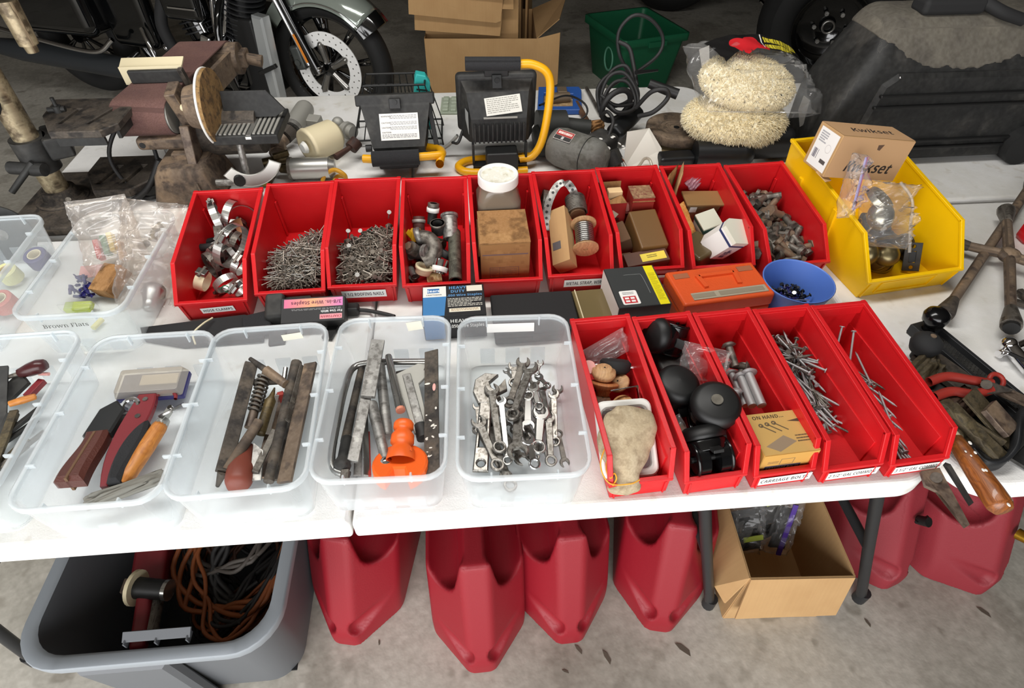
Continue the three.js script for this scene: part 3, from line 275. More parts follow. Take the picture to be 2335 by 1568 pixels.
rod('handle_stub', 'brown rusty round handle lying across the red bulb handle', 'handle', [-0.177, 0.783, -0.076], [-0.147, 0.79, -0.159], 0.0085, 0.0075, K.rust, 12);
turned('wooden_grip', 'red-brown turned wooden bulb handle at the front of the file box', 'handle', [-0.156, 0.783, -0.045], [-0.165, 0.77, -0.126], [[0, 0], [0.02, 0.014], [0.15, 0.019], [0.4, 0.02], [0.62, 0.015], [0.85, 0.011], [1, 0.011], [1, 0]], K.redWood);
turned('brass_scriber', 'ochre pointed scriber lying in the middle of the file box', 'scriber', [-0.149, 0.77, -0.145], [-0.134, 0.795, -0.222], [[0, 0], [0.02, 0.0075], [0.1, 0.009], [0.5, 0.0085], [0.72, 0.009], [0.8, 0.005], [1, 0.0012], [1, 0]], mat({ map: oilyTex, c: '#e8d9a4', r: 0.45, m: 0.3 }));
bar('steel_strip', 'bright white metal strip between the brass scriber and files', 'strip', [-0.137, 0.77, -0.147], [-0.129, 0.79, -0.21], 0.007, 0.003, K.chrome, 0.2);
rod('round_file', 'long dark round file across the file box', 'file', [-0.113, 0.783, -0.052], [-0.108, 0.795, -0.276], 0.0075, 0.009, K.darkRust, 10);
bar('file', 'wide brown flat file along the far wall of the file box', 'file', [-0.09, 0.783, -0.049], [-0.082, 0.8, -0.267], 0.022, 0.006, K.rust, -0.25);
bar('file', 'flat brown file under the wide brown file', 'file', [-0.115, 0.755, -0.072], [-0.107, 0.765, -0.279], 0.018, 0.006, K.darkRust, -0.1);
bar('file', 'grey flat file beneath the round file', 'file', [-0.14, 0.755, -0.078], [-0.136, 0.76, -0.236], 0.016, 0.006, K.brownSteel, 0.1);
{ const a = [-0.099, 0.8, -0.147], b = [-0.096, 0.8, -0.265], t = lay(thing('hacksaw_strip', 'thin toothed blade on edge between the two long files', 'blade'), a, b, 1.1), L = len(a, b), pts = [[-0.004, -L / 2]]; for (let i = 0; i <= 26; i++) pts.push([i % 2 ? 0.006 : 0.0035, -L / 2 + L * i / 26]); pts.push([-0.004, L / 2]); part(t, 'blade', ext(pts, 0.0014), K.dullSteel); }
bar('chisel', 'short dark chisel leaning beside the red bulb handle', 'chisel', [-0.136, 0.783, -0.069], [-0.123, 0.78, -0.146], 0.01, 0.008, K.dullSteel, 0.4);
rod('drill_rod', 'shiny short rod standing between the files', 'rod', [-0.125, 0.785, -0.233], [-0.124, 0.795, -0.265], 0.004, 0.004, K.steel);
one('steel_wedge', 'light grey metal wedge beside the red bulb handle', 'wedge', ext([[-0.012, -0.03], [0.004, -0.034], [0.014, 0.012], [0.002, 0.03]], 0.004, 0.0005), K.galv, [-0.14, 0.783, -0.09], [-1.4, 0.3, 0]);
rod('bolt_shaft', 'rusty bolt crossing under the coil spring', 'bolt', [-0.173, 0.79, -0.24], [-0.136, 0.785, -0.245], 0.006, 0.006, K.darkRust);
one('red_plug', 'small red plastic piece between the files', 'plug', box(0.01, 0.02, 0.008), K.redTool, [-0.125, 0.78, -0.214], 0.3);
// ---- box with pruner
{ const t = thing('parts_case', 'flat navy blue case with a clear hinged lid', 'case', [-0.348, 0.775, -0.263], [0.12, 0.02, 0]); part(t, 'base', rbox(0.108, 0.011, 0.052, 0.003, [0, -0.008, 0]), K.navy); part(t, 'lid', loft([rrect(0.108, 0.052, 0.004, 0), rrect(0.1, 0.046, 0.004, 0.014), rrect(0.098, 0.044, 0.004, 0.0142)], false, true), K.smokeLid); part(t, 'latch', box(0.014, 0.008, 0.003, [0, -0.002, 0.027]), K.smokeLid); part(t, 'card', box(0.06, 0.002, 0.02, [0.01, 0.002, -0.008]), K.paper); }
{ const a = [-0.39, 0.79, -0.065], b = [-0.391, 0.775, -0.226], t = lay(thing('sheath_knife', 'brown curved knife handle in a black sheath', 'knife'), a, b), L = len(a, b); const s = new THREE.Shape(); s.moveTo(-0.02, -L / 2); s.bezierCurveTo(-0.026, -L * 0.25, -0.006, -L * 0.1, -0.017, L * 0.08); s.lineTo(0.017, L * 0.1); s.bezierCurveTo(0.024, -L * 0.1, 0.014, -L * 0.25, 0.021, -L / 2); part(t, 'handle', ext(s, 0.026, 0.006), K.brownLeather); part(t, 'sheath', ext([[-0.02, L * 0.04], [0.021, L * 0.06], [0.023, L * 0.36], [0.002, L * 0.5], [-0.018, L * 0.38]], 0.017, 0.003), K.black); part(t, 'seam', ext([[-0.003, -L / 2], [0.001, -L / 2], [0.003, L * 0.05], [-0.001, L * 0.05]], 0.028, 0.0005), K.darkCard); }
{ const a = [-0.368, 0.765, -0.184], b = [-0.365, 0.775, -0.215], t = lay(thing('ratchet', 'chrome ratchet with a round open head', 'ratchet'), a, b), L = len(a, b); part(t, 'head', xf(ext(circ(0.0165, 22), 0.014, 0.002, [circ(0.0085, 16)]), [0, L / 2, 0]), K.chrome); part(t, 'shank', box(0.014, L, 0.011, [0, -0.012, 0]), K.chrome); part(t, 'switch', box(0.004, 0.008, 0.006, [-0.009, L / 2 - 0.01, 0.006]), K.black); }
{ const a = [-0.343, 0.783, -0.06], b = [-0.348, 0.775, -0.238], t = lay(thing('pruning_shears', 'red pruning shears with black rubber grips', 'pruner'), a, b), L = len(a, b); const s = new THREE.Shape(); s.moveTo(-0.006, -L / 2); s.bezierCurveTo(-0.03, -L * 0.1, -0.018, L * 0.2, -0.012, L / 2); s.lineTo(0.016, L / 2); s.bezierCurveTo(0.03, L * 0.25, 0.012, -L * 0.15, 0.004, -L / 2); part(t, 'red_handle', ext(s, 0.012, 0.002), K.maroon); const q = new THREE.Shape(); q.moveTo(0.006, -L / 2); q.bezierCurveTo(-0.006, -L * 0.2, 0.004, L * 0.08, 0.026, L * 0.14); q.bezierCurveTo(0.04, L * 0.02, 0.022, -L * 0.3, 0.024, -L / 2); part(t, 'rubber_grip', xf(ext(q, 0.02, 0.005), [0, 0, 0.006]), K.foam); for (const y of [0.42, 0.22]) part(t, 'rivet', cyl([0.004, L * y, 0.005], [0.004, L * y, 0.008], 0.0042), K.steel); part(t, 'spring_loop', ring(0.018, 0.003, [0.03, L * 0.43, 0], [0, 0, 0], 6, 18, Math.PI * 1.3), K.maroon); }
{ const a = [-0.322, 0.783, -0.063], b = [-0.298, 0.78, -0.197], t = lay(thing('roller_cutter', 'wood-handled roller with a steel disc', 'roller'), a, b), L = len(a, b); part(t, 'handle', lathe([[0.0003, -L / 2], [0.009, -L / 2 + 0.002], [0.0115, -L / 2 + 0.02], [0.0125, 0], [0.0115, L * 0.26], [0.0105, L * 0.3], [0.0003, L * 0.3]], 16), K.orangeWood); part(t, 'ferrule', cyl([0, L * 0.29, 0], [0, L * 0.38, 0], 0.0108, 0.009, 14), K.alu); part(t, 'fork', box(0.006, 0.03, 0.012, [0.002, L * 0.42, 0.004]), K.alu); part(t, 'disc', xf(new THREE.CylinderGeometry(0.021, 0.021, 0.003, 26), [0.008, L / 2 - 0.002, 0.008], [Math.PI / 2 - 0.5, 0, 0.5]), K.steel); part(t, 'axle', cyl([0.008, L / 2, 0.004], [0.006, L / 2 - 0.001, 0.014], 0.004), K.chrome); }
one('shop_rag', 'crumpled grey cloth strip at the front of the pruner box', 'cloth', xf(pillow(0.105, 0.022, 0.02, 3.3, 0.8, 14), [0, 0, 0], [-1.2, 0, 0.15]), mat({ c: '#7d7a72', r: 0.95 }), [-0.314, 0.783, -0.055], 0.2);
// ---- box of screwdrivers
{ const a = [-0.577, 0.79, -0.285], b = [-0.523, 0.8, -0.299], t = lay(thing('screwdriver', 'screwdriver with a dark maroon handle sticking up', 'screwdriver'), a, b), L = len(a, b); part(t, 'handle', lathe([[0.0003, -L / 2 + 0.01], [0.008, -L / 2 + 0.014], [0.0115, -L / 2 + 0.03], [0.0125, L / 2 - 0.012], [0.009, L / 2], [0.0003, L / 2]], 8), mat({ c: '#431a1c', r: 0.3 })); part(t, 'shank', cyl([0, -L / 2 - 0.08, 0], [0, -L / 2 + 0.012, 0], 0.0035), K.dullSteel); }
turned('wooden_stick', 'short orange stick handle among the screwdrivers', 'handle', [-0.555, 0.785, -0.228], [-0.519, 0.785, -0.242], [[0, 0], [0.02, 0.005], [0.5, 0.006], [0.95, 0.005], [1, 0]], K.orangeWood);
bar('red_pliers', 'small red plier handle against the box wall', 'pliers', [-0.543, 0.775, -0.25], [-0.534, 0.775, -0.285], 0.012, 0.01, K.maroon);
bar('pry_blade', 'black flat blade standing at the back of the screwdriver box', 'blade', [-0.564, 0.76, -0.192], [-0.59, 0.8, -0.299], 0.014, 0.006, K.dustBlack, 0.3);
bar('pry_blade', 'dark broad blade under the maroon screwdriver', 'blade', [-0.591, 0.765, -0.257], [-0.557, 0.785, -0.285], 0.03, 0.008, K.dustBlack, 0.2);
for (let i = 0; i < 9; i++) bar('hand_tool', ['grey steel shank low in the screwdriver box', 'dark shank low in the screwdriver box', 'dull strip low in the screwdriver box'][i % 3], 'tool', [-0.6 + rr(0, 0.1), 0.752 + i * 0.002, rr(-0.13, -0.05)], [-0.56 + rr(0, 0.1), 0.756 + i * 0.002, rr(-0.24, -0.16)], rr(0.006, 0.014), rr(0.004, 0.008), [K.dullSteel, K.dustBlack, K.oily][i % 3], rr(-0.4, 0.4), 'shanks low in the screwdriver box');
rod('marker_pen', 'thin pink and white pen against the back of the screwdriver box', 'pen', [-0.543, 0.78, -0.297], [-0.526, 0.78, -0.295], 0.003, 0.003, K.pink);
// ---- brown flats box and the box behind it
const plugCols = [['red', K.redBright, [-0.566, 0.79, -0.63]], ['green', mat({ c: '#3f8a5a', r: 0.5 }), [-0.558, 0.79, -0.645]], ['yellow', mat({ c: '#d8c01e', r: 0.5 }), [-0.549, 0.79, -0.654]], ['ochre', mat({ c: '#c99a2a', r: 0.5 }), [-0.524, 0.785, -0.63]]];
for (const [n, m, p] of plugCols) one('wall_plug', n + ' plastic strip of plugs in the brown flats box', 'plug', [0, 1, 2].map((i) => box(0.011, 0.042, 0.006, [0, 0, i * 0.007], [0, 0, 0], 0.002)), m, p, [-0.9, 0.2, 0.1]);
one('paper_card', 'pale pink card lying in the brown flats box', 'card', box(0.05, 0.002, 0.03), K.pink, [-0.586, 0.76, -0.603], [0.3, 0.1, 0]);
one('small_box', 'small plain brown cardboard box in the brown flats box', 'carton', box(0.046, 0.03, 0.062, [0, 0, 0], [0, 0, 0], 0.001), K.oldCard, [-0.528, 0.77, -0.555], [0.35, -0.35, 0.1]);
{ reseed(31); const g = []; for (let i = 0; i < 26; i++) one('wire_connector', 'dark blue wire connector heaped in the brown flats box', 'connector', [cyl([-0.008, 0, 0], [0.004, 0, 0], 0.0028, 0.0034, 7), box(0.01, 0.001, 0.005, [0.008, 0, 0])], K.navy, V([-0.579, 0.757, -0.552]).add(V(rr(-0.022, 0.024), rr(-0.004, 0.012), rr(-0.026, 0.03))).toArray(), [rr(-1, 1), rr(0, 6), rr(-1, 1)], 'blue connectors in the brown flats box'); }
{ const t = thing('sponge_pack', 'small lime green pack at the front of the brown flats box', 'pack', [-0.572, 0.755, -0.496], [0.3, 0, 0]); part(t, 'block', rbox(0.05, 0.014, 0.02, 0.003), K.lime); part(t, 'wrapper', xf(pillow(0.07, 0.024, 0.026, 1.7, 0.5, 12), [0, 0, 0]), K.film); }
rod('chalk_stick', 'pale yellow stick behind the front wall of the brown flats box', 'stick', [-0.525, 0.75, -0.438], [-0.518, 0.75, -0.462], 0.005, 0.005, mat({ c: '#ddd68c', r: 0.7 }));
{ const t = thing('plastic_bag', 'clear zip bag standing up in the brown flats box', 'bag', [-0.524, 0.83, -0.613], [-0.5, 0.15, 0.05]); part(t, 'film', pillow(0.115, 0.16, 0.03, 4.2, 1.5, 30), K.cloudy); part(t, 'zip_strip', box(0.11, 0.004, 0.002, [0, 0.074, 0]), K.bag); }
{ const t = thing('plastic_bag', 'stiff clear bag of small light bulbs leaning beside the red hose clamp bin', 'bag', [-0.445, 0.8, -0.582], [-0.75, 0.25, -0.3]); part(t, 'film', pillow(0.12, 0.23, 0.05, 7.7, 1.5, 34), K.cloudy); }
{ const t = thing('lamp_bulb', 'silver bayonet light bulb inside the stiff clear bag', 'bulb', [-0.434, 0.765, -0.516], [0.5, 0.1, 0]); part(t, 'base', lathe([[0.0003, -0.01], [0.021, -0.01], [0.022, 0.002], [0.018, 0.008], [0.012, 0.03], [0.01, 0.045], [0.0003, 0.046]], 20, [0, 0, 0], [1.1, 0, 0]), K.alu); part(t, 'contact', cyl([0, -0.005, 0.008], [0, -0.008, 0.014], 0.006), K.dullSteel); }
one('parts_bag', 'amber hardware shining through the stiff clear bag', 'hardware', [0, 1, 2, 3, 4].map((i) => xf(new THREE.CylinderGeometry(0.009, 0.007, 0.02, 10), [0.014 * Math.sin(i * 2.2), 0.02 * i - 0.04, 0.006 * (i % 2)], [i, i * 2, 0])), K.brassOld, [-0.46, 0.8, -0.627], [-0.7, 0.2, -0.3]);
{ const t = thing('sanding_disc', 'dark grey sanding disc standing in the far shoe box', 'disc', [-0.784, 0.8, -0.69], [-0.25, 0.1, 0]); part(t, 'disc', xf(new THREE.CylinderGeometry(0.062, 0.062, 0.004, 36), [0, 0, 0], [Math.PI / 2, 0, 0]), K.dustBlack); part(t, 'hub', xf(new THREE.CylinderGeometry(0.012, 0.012, 0.006, 20), [0, 0, 0], [Math.PI / 2, 0, 0]), K.dullSteel); }
for (const [n, m, p, r] of [['dark blue', K.navy, [-0.699, 0.775, -0.633], 0.022], ['pale yellow', mat({ c: '#d8d7a0', r: 0.6 }), [-0.745, 0.765, -0.598], 0.02], ['salmon red', mat({ c: '#c96a5c', r: 0.6 }), [-0.712, 0.765, -0.508], 0.022]]) { const t = thing('tape_roll', n + ' roll of tape in the far shoe box', 'tape', p, [0.2, 0.4, 0.1]); part(t, 'tape', xf(ext(circ(r, 24), 0.03, 0.002, [circ(r * 0.6, 18)]), [0, 0, 0], [Math.PI / 2, 0, 0]), m); part(t, 'core', xf(ext(circ(r * 0.6, 18), 0.03, 0, [circ(r * 0.52, 18)]), [0, 0, 0], [Math.PI / 2, 0, 0]), K.cream); }

// ================= between the two rows of bins =================
const wordFont = (g, s, b = 'bold ') => { g.font = b + Math.round(s) + 'px sans-serif'; g.textAlign = 'center'; g.textBaseline = 'middle'; };
{ const t = thing('tool_pouch', 'long flat black tool pouch with a thin white cord', 'pouch', [0, 0, 0]); part(t, 'body', panel([[-0.434, 0.748, -0.429], [-0.244, 0.752, -0.447], [-0.204, 0.752, -0.428], [-0.199, 0.748, -0.384], [-0.342, 0.746, -0.379], [-0.42, 0.746, -0.402]], 0.012), K.blackMatte); part(t, 'mouth', rbox(0.05, 0.026, 0.05, 0.006, [-0.213, 0.756, -0.416], [0, 0.3, 0]), K.foam); part(t, 'cord', tube([[-0.299, 0.764, -0.435], [-0.31, 0.768, -0.415], [-0.323, 0.764, -0.394], [-0.316, 0.756, -0.373]], 0.0018, 6, 20), K.cream); }
{ const t = thing('staple_carton', 'small black and pink wire staples carton lying upside down', 'carton', [-0.106, 0.768, -0.431], [0.42, 0.02, 0]); const W = 0.118, D = 0.052; part(t, 'box', box(W, 0.03, D, [0, 0, 0], [0, 0, 0], 0.001), K.black); sheet(t, 'print', W - 0.003, D - 0.002, print(W, D, (g, w, h) => { g.fillStyle = '#1b1a1c'; g.fillRect(0, 0, w, h); const gr = g.createLinearGradient(0, 0, w, 0); gr.addColorStop(0, '#d87ac0'); gr.addColorStop(0.5, '#f0a878'); gr.addColorStop(1, '#e06a9a'); g.fillStyle = gr; g.fillRect(w * 0.02, h * 0.6, w * 0.95, h * 0.36); g.fillStyle = '#5a1838'; wordFont(g, h * 0.2); g.fillText('3/8-in. Wire Staples', w * 0.45, h * 0.78); g.fillStyle = '#eee'; wordFont(g, h * 0.13); g.fillText('For Use With', w * 0.2, h * 0.4); lines(g, w * 0.05, h * 0.48, w * 0.8, h * 0.08, 2, '#999'); g.fillStyle = '#e79aa0'; g.fillRect(w * 0.03, h * 0.08, w * 0.36, h * 0.2); g.fillStyle = '#a02038'; wordFont(g, h * 0.13); g.fillText('CRAFTSMAN', w * 0.21, h * 0.18); }, 512), [0, 0.0153, 0], [-Math.PI / 2, 0, Math.PI]); }
one('staple_gun', 'black staple gun handle lying beside the pink staples carton', 'staple gun', [rbox(0.036, 0.045, 0.06, 0.008, [0, 0.0, 0]), box(0.03, 0.016, 0.09, [0, -0.012, 0.03])], K.dustBlack, [-0.181, 0.764, -0.446], [0.2, 0.1, 0]);
{ const t = thing('power_plug', 'black plug with a short length of black cable behind the saw frame box', 'plug'); part(t, 'plug_body', rbox(0.034, 0.02, 0.022, 0.005, [-0.044, 0.752, -0.452], [0, 0, 0]), K.black); part(t, 'cable', tube([[-0.034, 0.75, -0.453], [-0.01, 0.748, -0.451], [0.023, 0.746, -0.441], [0.042, 0.746, -0.432]], 0.004, 8, 24), K.cordBlack); }
bar('hobby_saw', 'thin black bar lying behind the saw frame box', 'bar', [-0.082, 0.746, -0.38], [-0.069, 0.746, -0.43], 0.02, 0.006, K.black);
{ const t = thing('staple_carton', 'blue, white and black heavy duty wire staples carton', 'carton', [0.16, 0.7405, -0.411], 0.02); const W = 0.117, H = 0.059, D = 0.085; part(t, 'box', box(W, H, D, [0, H / 2, 0], [0, 0, 0], 0.001), K.black); sheet(t, 'top_print', W - 0.002, D - 0.002, print(W, D, (g, w, h) => { g.fillStyle = '#17171a'; g.fillRect(0, 0, w, h); g.fillStyle = '#eceae4'; g.fillRect(0, 0, w * 0.38, h * 0.38); g.fillStyle = '#3f7fb8'; g.beginPath(); g.moveTo(0, h * 0.36); g.lineTo(w * 0.38, h * 0.36); g.lineTo(w * 0.34, h); g.lineTo(0, h); g.fill(); g.fillStyle = '#2f6ca8'; g.fillRect(w * 0.07, h * 0.07, w * 0.2, h * 0.15); g.fillStyle = '#fff'; wordFont(g, h * 0.11); g.fillText('Sears', w * 0.17, h * 0.15); g.fillStyle = '#333'; wordFont(g, h * 0.06); g.fillText('CRAFTSMAN', w * 0.18, h * 0.29); g.fillStyle = '#5b95c9'; wordFont(g, h * 0.13); g.fillText('HEAVY', w * 0.57, h * 0.07); g.fillText('DUTY', w * 0.57, h * 0.2); wordFont(g, h * 0.1); g.fillText('.050 Wire Staples', w * 0.68, h * 0.34, w * 0.58); g.fillStyle = '#e4dccb'; g.fillRect(w * 0.72, h * 0.02, w * 0.26, h * 0.2); lines(g, w * 0.4, h * 0.44, w * 0.56, h * 0.3, 6, '#d8d4c8'); g.fillStyle = '#eae3cf'; g.fillRect(w * 0.42, h * 0.78, w * 0.5, h * 0.12); lines(g, w * 0.45, h * 0.8, w * 0.44, h * 0.08, 2, '#9a7a50'); }, 512), [0, H + 0.0004, 0], [-Math.PI / 2, 0, 0]); sheet(t, 'front_print', W - 0.002, H - 0.002, print(W, H, (g, w, h) => { g.fillStyle = '#161618'; g.fillRect(0, 0, w, h); g.fillStyle = '#3f7fb8'; g.fillRect(0, 0, w * 0.33, h); g.fillStyle = '#f0eee8'; wordFont(g, h * 0.2); g.textAlign = 'left'; g.fillText('HEAVY DUTY', w * 0.42, h * 0.22); g.fillText('.050 Wire Staples', w * 0.42, h * 0.45, w * 0.55); }, 384), [0, H / 2, D / 2 + 0.0004]); sheet(t, 'side_print', D - 0.002, H - 0.002, new THREE.MeshStandardMaterial({ color: '#3f7fb8', roughness: 0.6 }), [-W / 2 - 0.0004, H / 2, 0], [0, -Math.PI / 2, 0]); }
{ const t = thing('tool_case', 'flat matt black plastic tool case behind the wrench box', 'case', [0.312, 0.7405, -0.4], 0.02); part(t, 'lid', rbox(0.162, 0.014, 0.112, 0.004, [0, 0.024, 0]), K.blackMatte); part(t, 'base', rbox(0.16, 0.016, 0.11, 0.004, [0, 0.008, 0]), K.black); part(t, 'latch', box(0.02, 0.012, 0.004, [0, 0.018, 0.056]), K.black); }
{ const t = thing('nail_case', 'brownish clear plastic case of brass pins beside the black tool case', 'case', [0.428, 0.7405, -0.412], 0.05); part(t, 'shell', [box(0.066, 0.03, 0.0015, [0, 0.015, 0.042]), box(0.066, 0.03, 0.0015, [0, 0.015, -0.042]), box(0.0015, 0.03, 0.084, [0.033, 0.015, 0]), box(0.0015, 0.03, 0.084, [-0.033, 0.015, 0]), box(0.066, 0.0015, 0.084, [0, 0.0305, 0])], K.amberBox); part(t, 'divider', box(0.002, 0.034, 0.086, [-0.028, 0.017, 0]), K.cream); reseed(61); for (let i = 0; i < 30; i++) part(t, 'pin', xf(new THREE.CylinderGeometry(0.0009, 0.0009, 0.018, 5), [rr(-0.02, 0.024), rr(0.004, 0.022), rr(-0.03, 0.034)], [rr(-1.6, 1.6), rr(0, 3), rr(-1.5, 1.5)]), K.brass); part(t, 'dark_tray', box(0.06, 0.004, 0.08, [0, 0.003, 0]), K.dustBlack); }
{ const t = thing('tool_carton', 'dark grey carton with a yellow stripe and red badge', 'carton', [0.507, 0.7405, -0.41], 0.06); const W = 0.1, H = 0.073, D = 0.116; part(t, 'box', box(W, H, D, [0, H / 2, 0], [0, 0, 0], 0.0015), mat({ c: '#2c2d2e', r: 0.3 })); sheet(t, 'top_print', W - 0.002, D - 0.002, print(W, D, (g, w, h) => { g.fillStyle = '#3b3d3d'; g.fillRect(0, 0, w, h); g.fillStyle = '#e9d91f'; g.fillRect(w * 0.79, 0, w * 0.19, h); lines(g, w * 0.82, h * 0.2, w * 0.13, h * 0.7, 26, '#7a7018', 0.3); g.strokeStyle = '#8f918f'; g.lineWidth = 3; g.beginPath(); g.moveTo(w * 0.33, h * 0.2); g.lineTo(w * 0.66, h * 0.2); g.quadraticCurveTo(w * 0.7, h * 0.2, w * 0.7, h * 0.7); g.stroke(); g.fillStyle = '#f2f0ec'; g.beginPath(); g.roundRect ? g.roundRect(w * 0.1, h * 0.6, w * 0.34, h * 0.34, 14) : g.rect(w * 0.1, h * 0.6, w * 0.34, h * 0.34); g.fill(); g.fillStyle = '#c53a40'; g.fillRect(w * 0.14, h * 0.74, w * 0.25, h * 0.17); g.fillStyle = '#f2f0ec'; g.fillRect(w * 0.17, h * 0.765, w * 0.08, h * 0.045); g.fillRect(w * 0.28, h * 0.765, w * 0.08, h * 0.045); g.fillRect(w * 0.17, h * 0.835, w * 0.08, h * 0.045); g.fillRect(w * 0.28, h * 0.835, w * 0.08, h * 0.045); lines(g, w * 0.16, h * 0.64, w * 0.22, h * 0.07, 2, '#777'); }, 384, { r: 0.35 }), [0, H + 0.0004, 0], [-Math.PI / 2, 0, 0]); sheet(t, 'side_print', D - 0.002, H - 0.002, new THREE.MeshStandardMaterial({ color: '#e6ddd6', roughness: 0.6 }), [-W / 2 - 0.0004, H / 2, 0], [0, -Math.PI / 2, 0], 'pale side panel'); }
{ const t = thing('tool_case', 'orange plastic case with moulded handle and a beige band on its lid', 'case', [0.67, 0.7405, -0.413], 0.11); const W = 0.182, H = 0.068, D = 0.098; part(t, 'base', rbox(W, 0.04, D, 0.006, [0, 0.02, 0]), K.caseOrange); part(t, 'lid', rbox(W + 0.002, 0.03, D + 0.002, 0.006, [0, 0.0545, 0]), K.caseOrange); part(t, 'handle', [box(0.074, 0.006, 0.008, [0.002, 0.0715, -0.022]), box(0.009, 0.006, 0.036, [-0.034, 0.0715, -0.006], [0, 0.12, 0]), box(0.009, 0.006, 0.036, [0.038, 0.0715, -0.006], [0, -0.12, 0])], K.caseOrange); part(t, 'band', box(0.15, 0.002, 0.019, [0.006, 0.0702, 0.032]), K.caseBand); for (const [x, w] of [[-0.046, 0.044], [0.03, 0.09]]) part(t, 'band_recess', box(w, 0.002, 0.011, [x, 0.0708, 0.032]), mat({ c: '#8d826f', r: 0.8 })); for (const s of [-1, 1]) part(t, 'lid_pad', box(0.03, 0.0016, 0.014, [s * 0.066, 0.0702, -0.03]), mat({ c: '#a06040', r: 0.8 })); }
// ---- blue bowl of tacks
{ const t = thing('plastic_bowl', 'round blue plastic bowl of small dark fasteners', 'bowl', [0.826, 0.7405, -0.408]); part(t, 'bowl', lathe([[0.0003, 0], [0.045, 0], [0.05, 0.006], [0.0665, 0.066], [0.0675, 0.069], [0.0655, 0.07], [0.0645, 0.067], [0.048, 0.008], [0.044, 0.004], [0.0003, 0.004]], 40), K.blue); }
reseed(71);
const tackGeo = mg([cyl([0, -0.006, 0], [0, 0.005, 0], 0.0021, 0.0017, 6), cyl([0, 0.005, 0], [0, 0.0065, 0], 0.0042, 0.004, 8)]);
for (let i = 0; i < 120; i++) { const a = rr(0, 6.28), q = Math.sqrt(rnd()) * 0.044; one('fastener', 'small dark fastener heaped in the blue bowl', 'fastener', tackGeo, i % 9 === 0 ? K.steel : i % 4 ? K.black : K.navy, [0.826 + q * Math.cos(a), 0.751 + rr(0, 0.012) + (0.044 - q) * 0.22, -0.408 + q * Math.sin(a)], [rr(-1.5, 1.5), rr(0, 6), rr(-1.5, 1.5)], 'dark fasteners in the blue bowl'); }
rod('rivet', 'bright steel rivet lying on the dark fasteners', 'rivet', [0.816, 0.772, -0.394], [0.853, 0.772, -0.391], 0.0016, 0.0016, K.chrome);

// ================= what lies in the tall red bins =================
reseed(201);
// ---- hose clamps: a slotted band with a worm screw housing
function clampAt(label, p, R, rot, w = 0.012, m = K.alu) { const t = thing('hose_clamp', label, 'clamp', p, rot, 'steel hose clamps'); const g = ext(circ(R, 36), w, 0, [circ(R - 0.0009, 36)]); part(t, 'band', g, m); part(t, 'screw_housing', box(0.016, 0.009, w * 1.1, [0, R + 0.003, 0]), K.steel); part(t, 'screw', cyl([-0.013, R + 0.005, 0], [0.014, R + 0.005, 0], 0.0035, 0.0035, 8), K.dullSteel); for (let i = 0; i < 9; i++) part(t, 'slot', box(0.0012, 0.0012, w * 0.6, [R * Math.sin(0.35 + i * 0.075), R * Math.cos(0.35 + i * 0.075), 0], [0, 0, -(0.35 + i * 0.075)], 0), K.black); return t; }
clampAt('biggest bright hose clamp on top of the clamp heap', [-0.286, 0.815, -0.594], 0.046, [0.25, 1.15, 0.6], 0.017);
clampAt('hose clamp with a slotted band standing at the back of the clamp heap', [-0.334, 0.82, -0.684], 0.036, [0.1, -1.2, 0.9], 0.014);
clampAt('hose clamp leaning on the slotted standing clamp', [-0.312, 0.82, -0.699], 0.032, [0.3, 1.4, 2.6], 0.015);
clampAt('hose clamp tilted towards the finishing nail bin', [-0.291, 0.805, -0.695], 0.034, [-0.4, 0.8, 1.2], 0.014);
clampAt('dark hose clamp under the biggest bright clamp', [-0.33, 0.79, -0.639], 0.038, [0.2, 1.9, 2.8], 0.014, K.dullSteel);
clampAt('hose clamp lying low in the middle of the clamp bin', [-0.273, 0.785, -0.574], 0.026, [0.4, 1.2, 0.4], 0.014);
clampAt('small bright clamp standing at the front of the clamp bin', [-0.341, 0.775, -0.535], 0.02, [0.3, 1.35, 0], 0.018, K.cream);
clampAt('small clamp beside the front lip with its screw upward', [-0.296, 0.77, -0.531], 0.024, [0.5, 0.7, 2.6], 0.014);
clampAt('small clamp touching the front lip of the clamp bin', [-0.264, 0.77, -0.515], 0.019, [0.5, 0.9, 0.9], 0.014);
for (let i = 0; i < 12; i++) clampAt(['thin hose clamp tangled in the middle of the clamp heap', 'dull hose clamp tangled in the middle of the clamp heap'][i % 2], V([-0.31, 0.775, -0.651]).add(V(rr(-0.03, 0.03), rr(-0.008, 0.016), rr(-0.065, 0.07))).toArray(), rr(0.018, 0.032), [rr(-0.5, 0.5), rr(0.6, 2.4), rr(0, 6)], rr(0.009, 0.014), i % 2 ? K.dullSteel : K.alu);
one('copper_strip', 'dull copper strip among the hose clamps', 'strip', box(0.016, 0.003, 0.045), K.copper, [-0.293, 0.8, -0.678], [0.5, 0.4, 0.2]);
one('rubber_hose', 'short black rubber hose under the hose clamps', 'hose', [ring(0.026, 0.008, [0, 0, 0], [1.2, 0.3, 0])], K.rubber, [-0.348, 0.785, -0.647]);
one('green_wire', 'thin green wire curled at the front of the clamp bin', 'wire', tube([[0, 0, 0], [0.012, 0.006, -0.005], [0.024, 0.002, 0.004], [0.016, 0.004, 0.012], [0.03, 0, 0.014]], 0.0012, 5, 30), mat({ c: '#1f7a55', r: 0.5 }), [-0.316, 0.752, -0.533]);
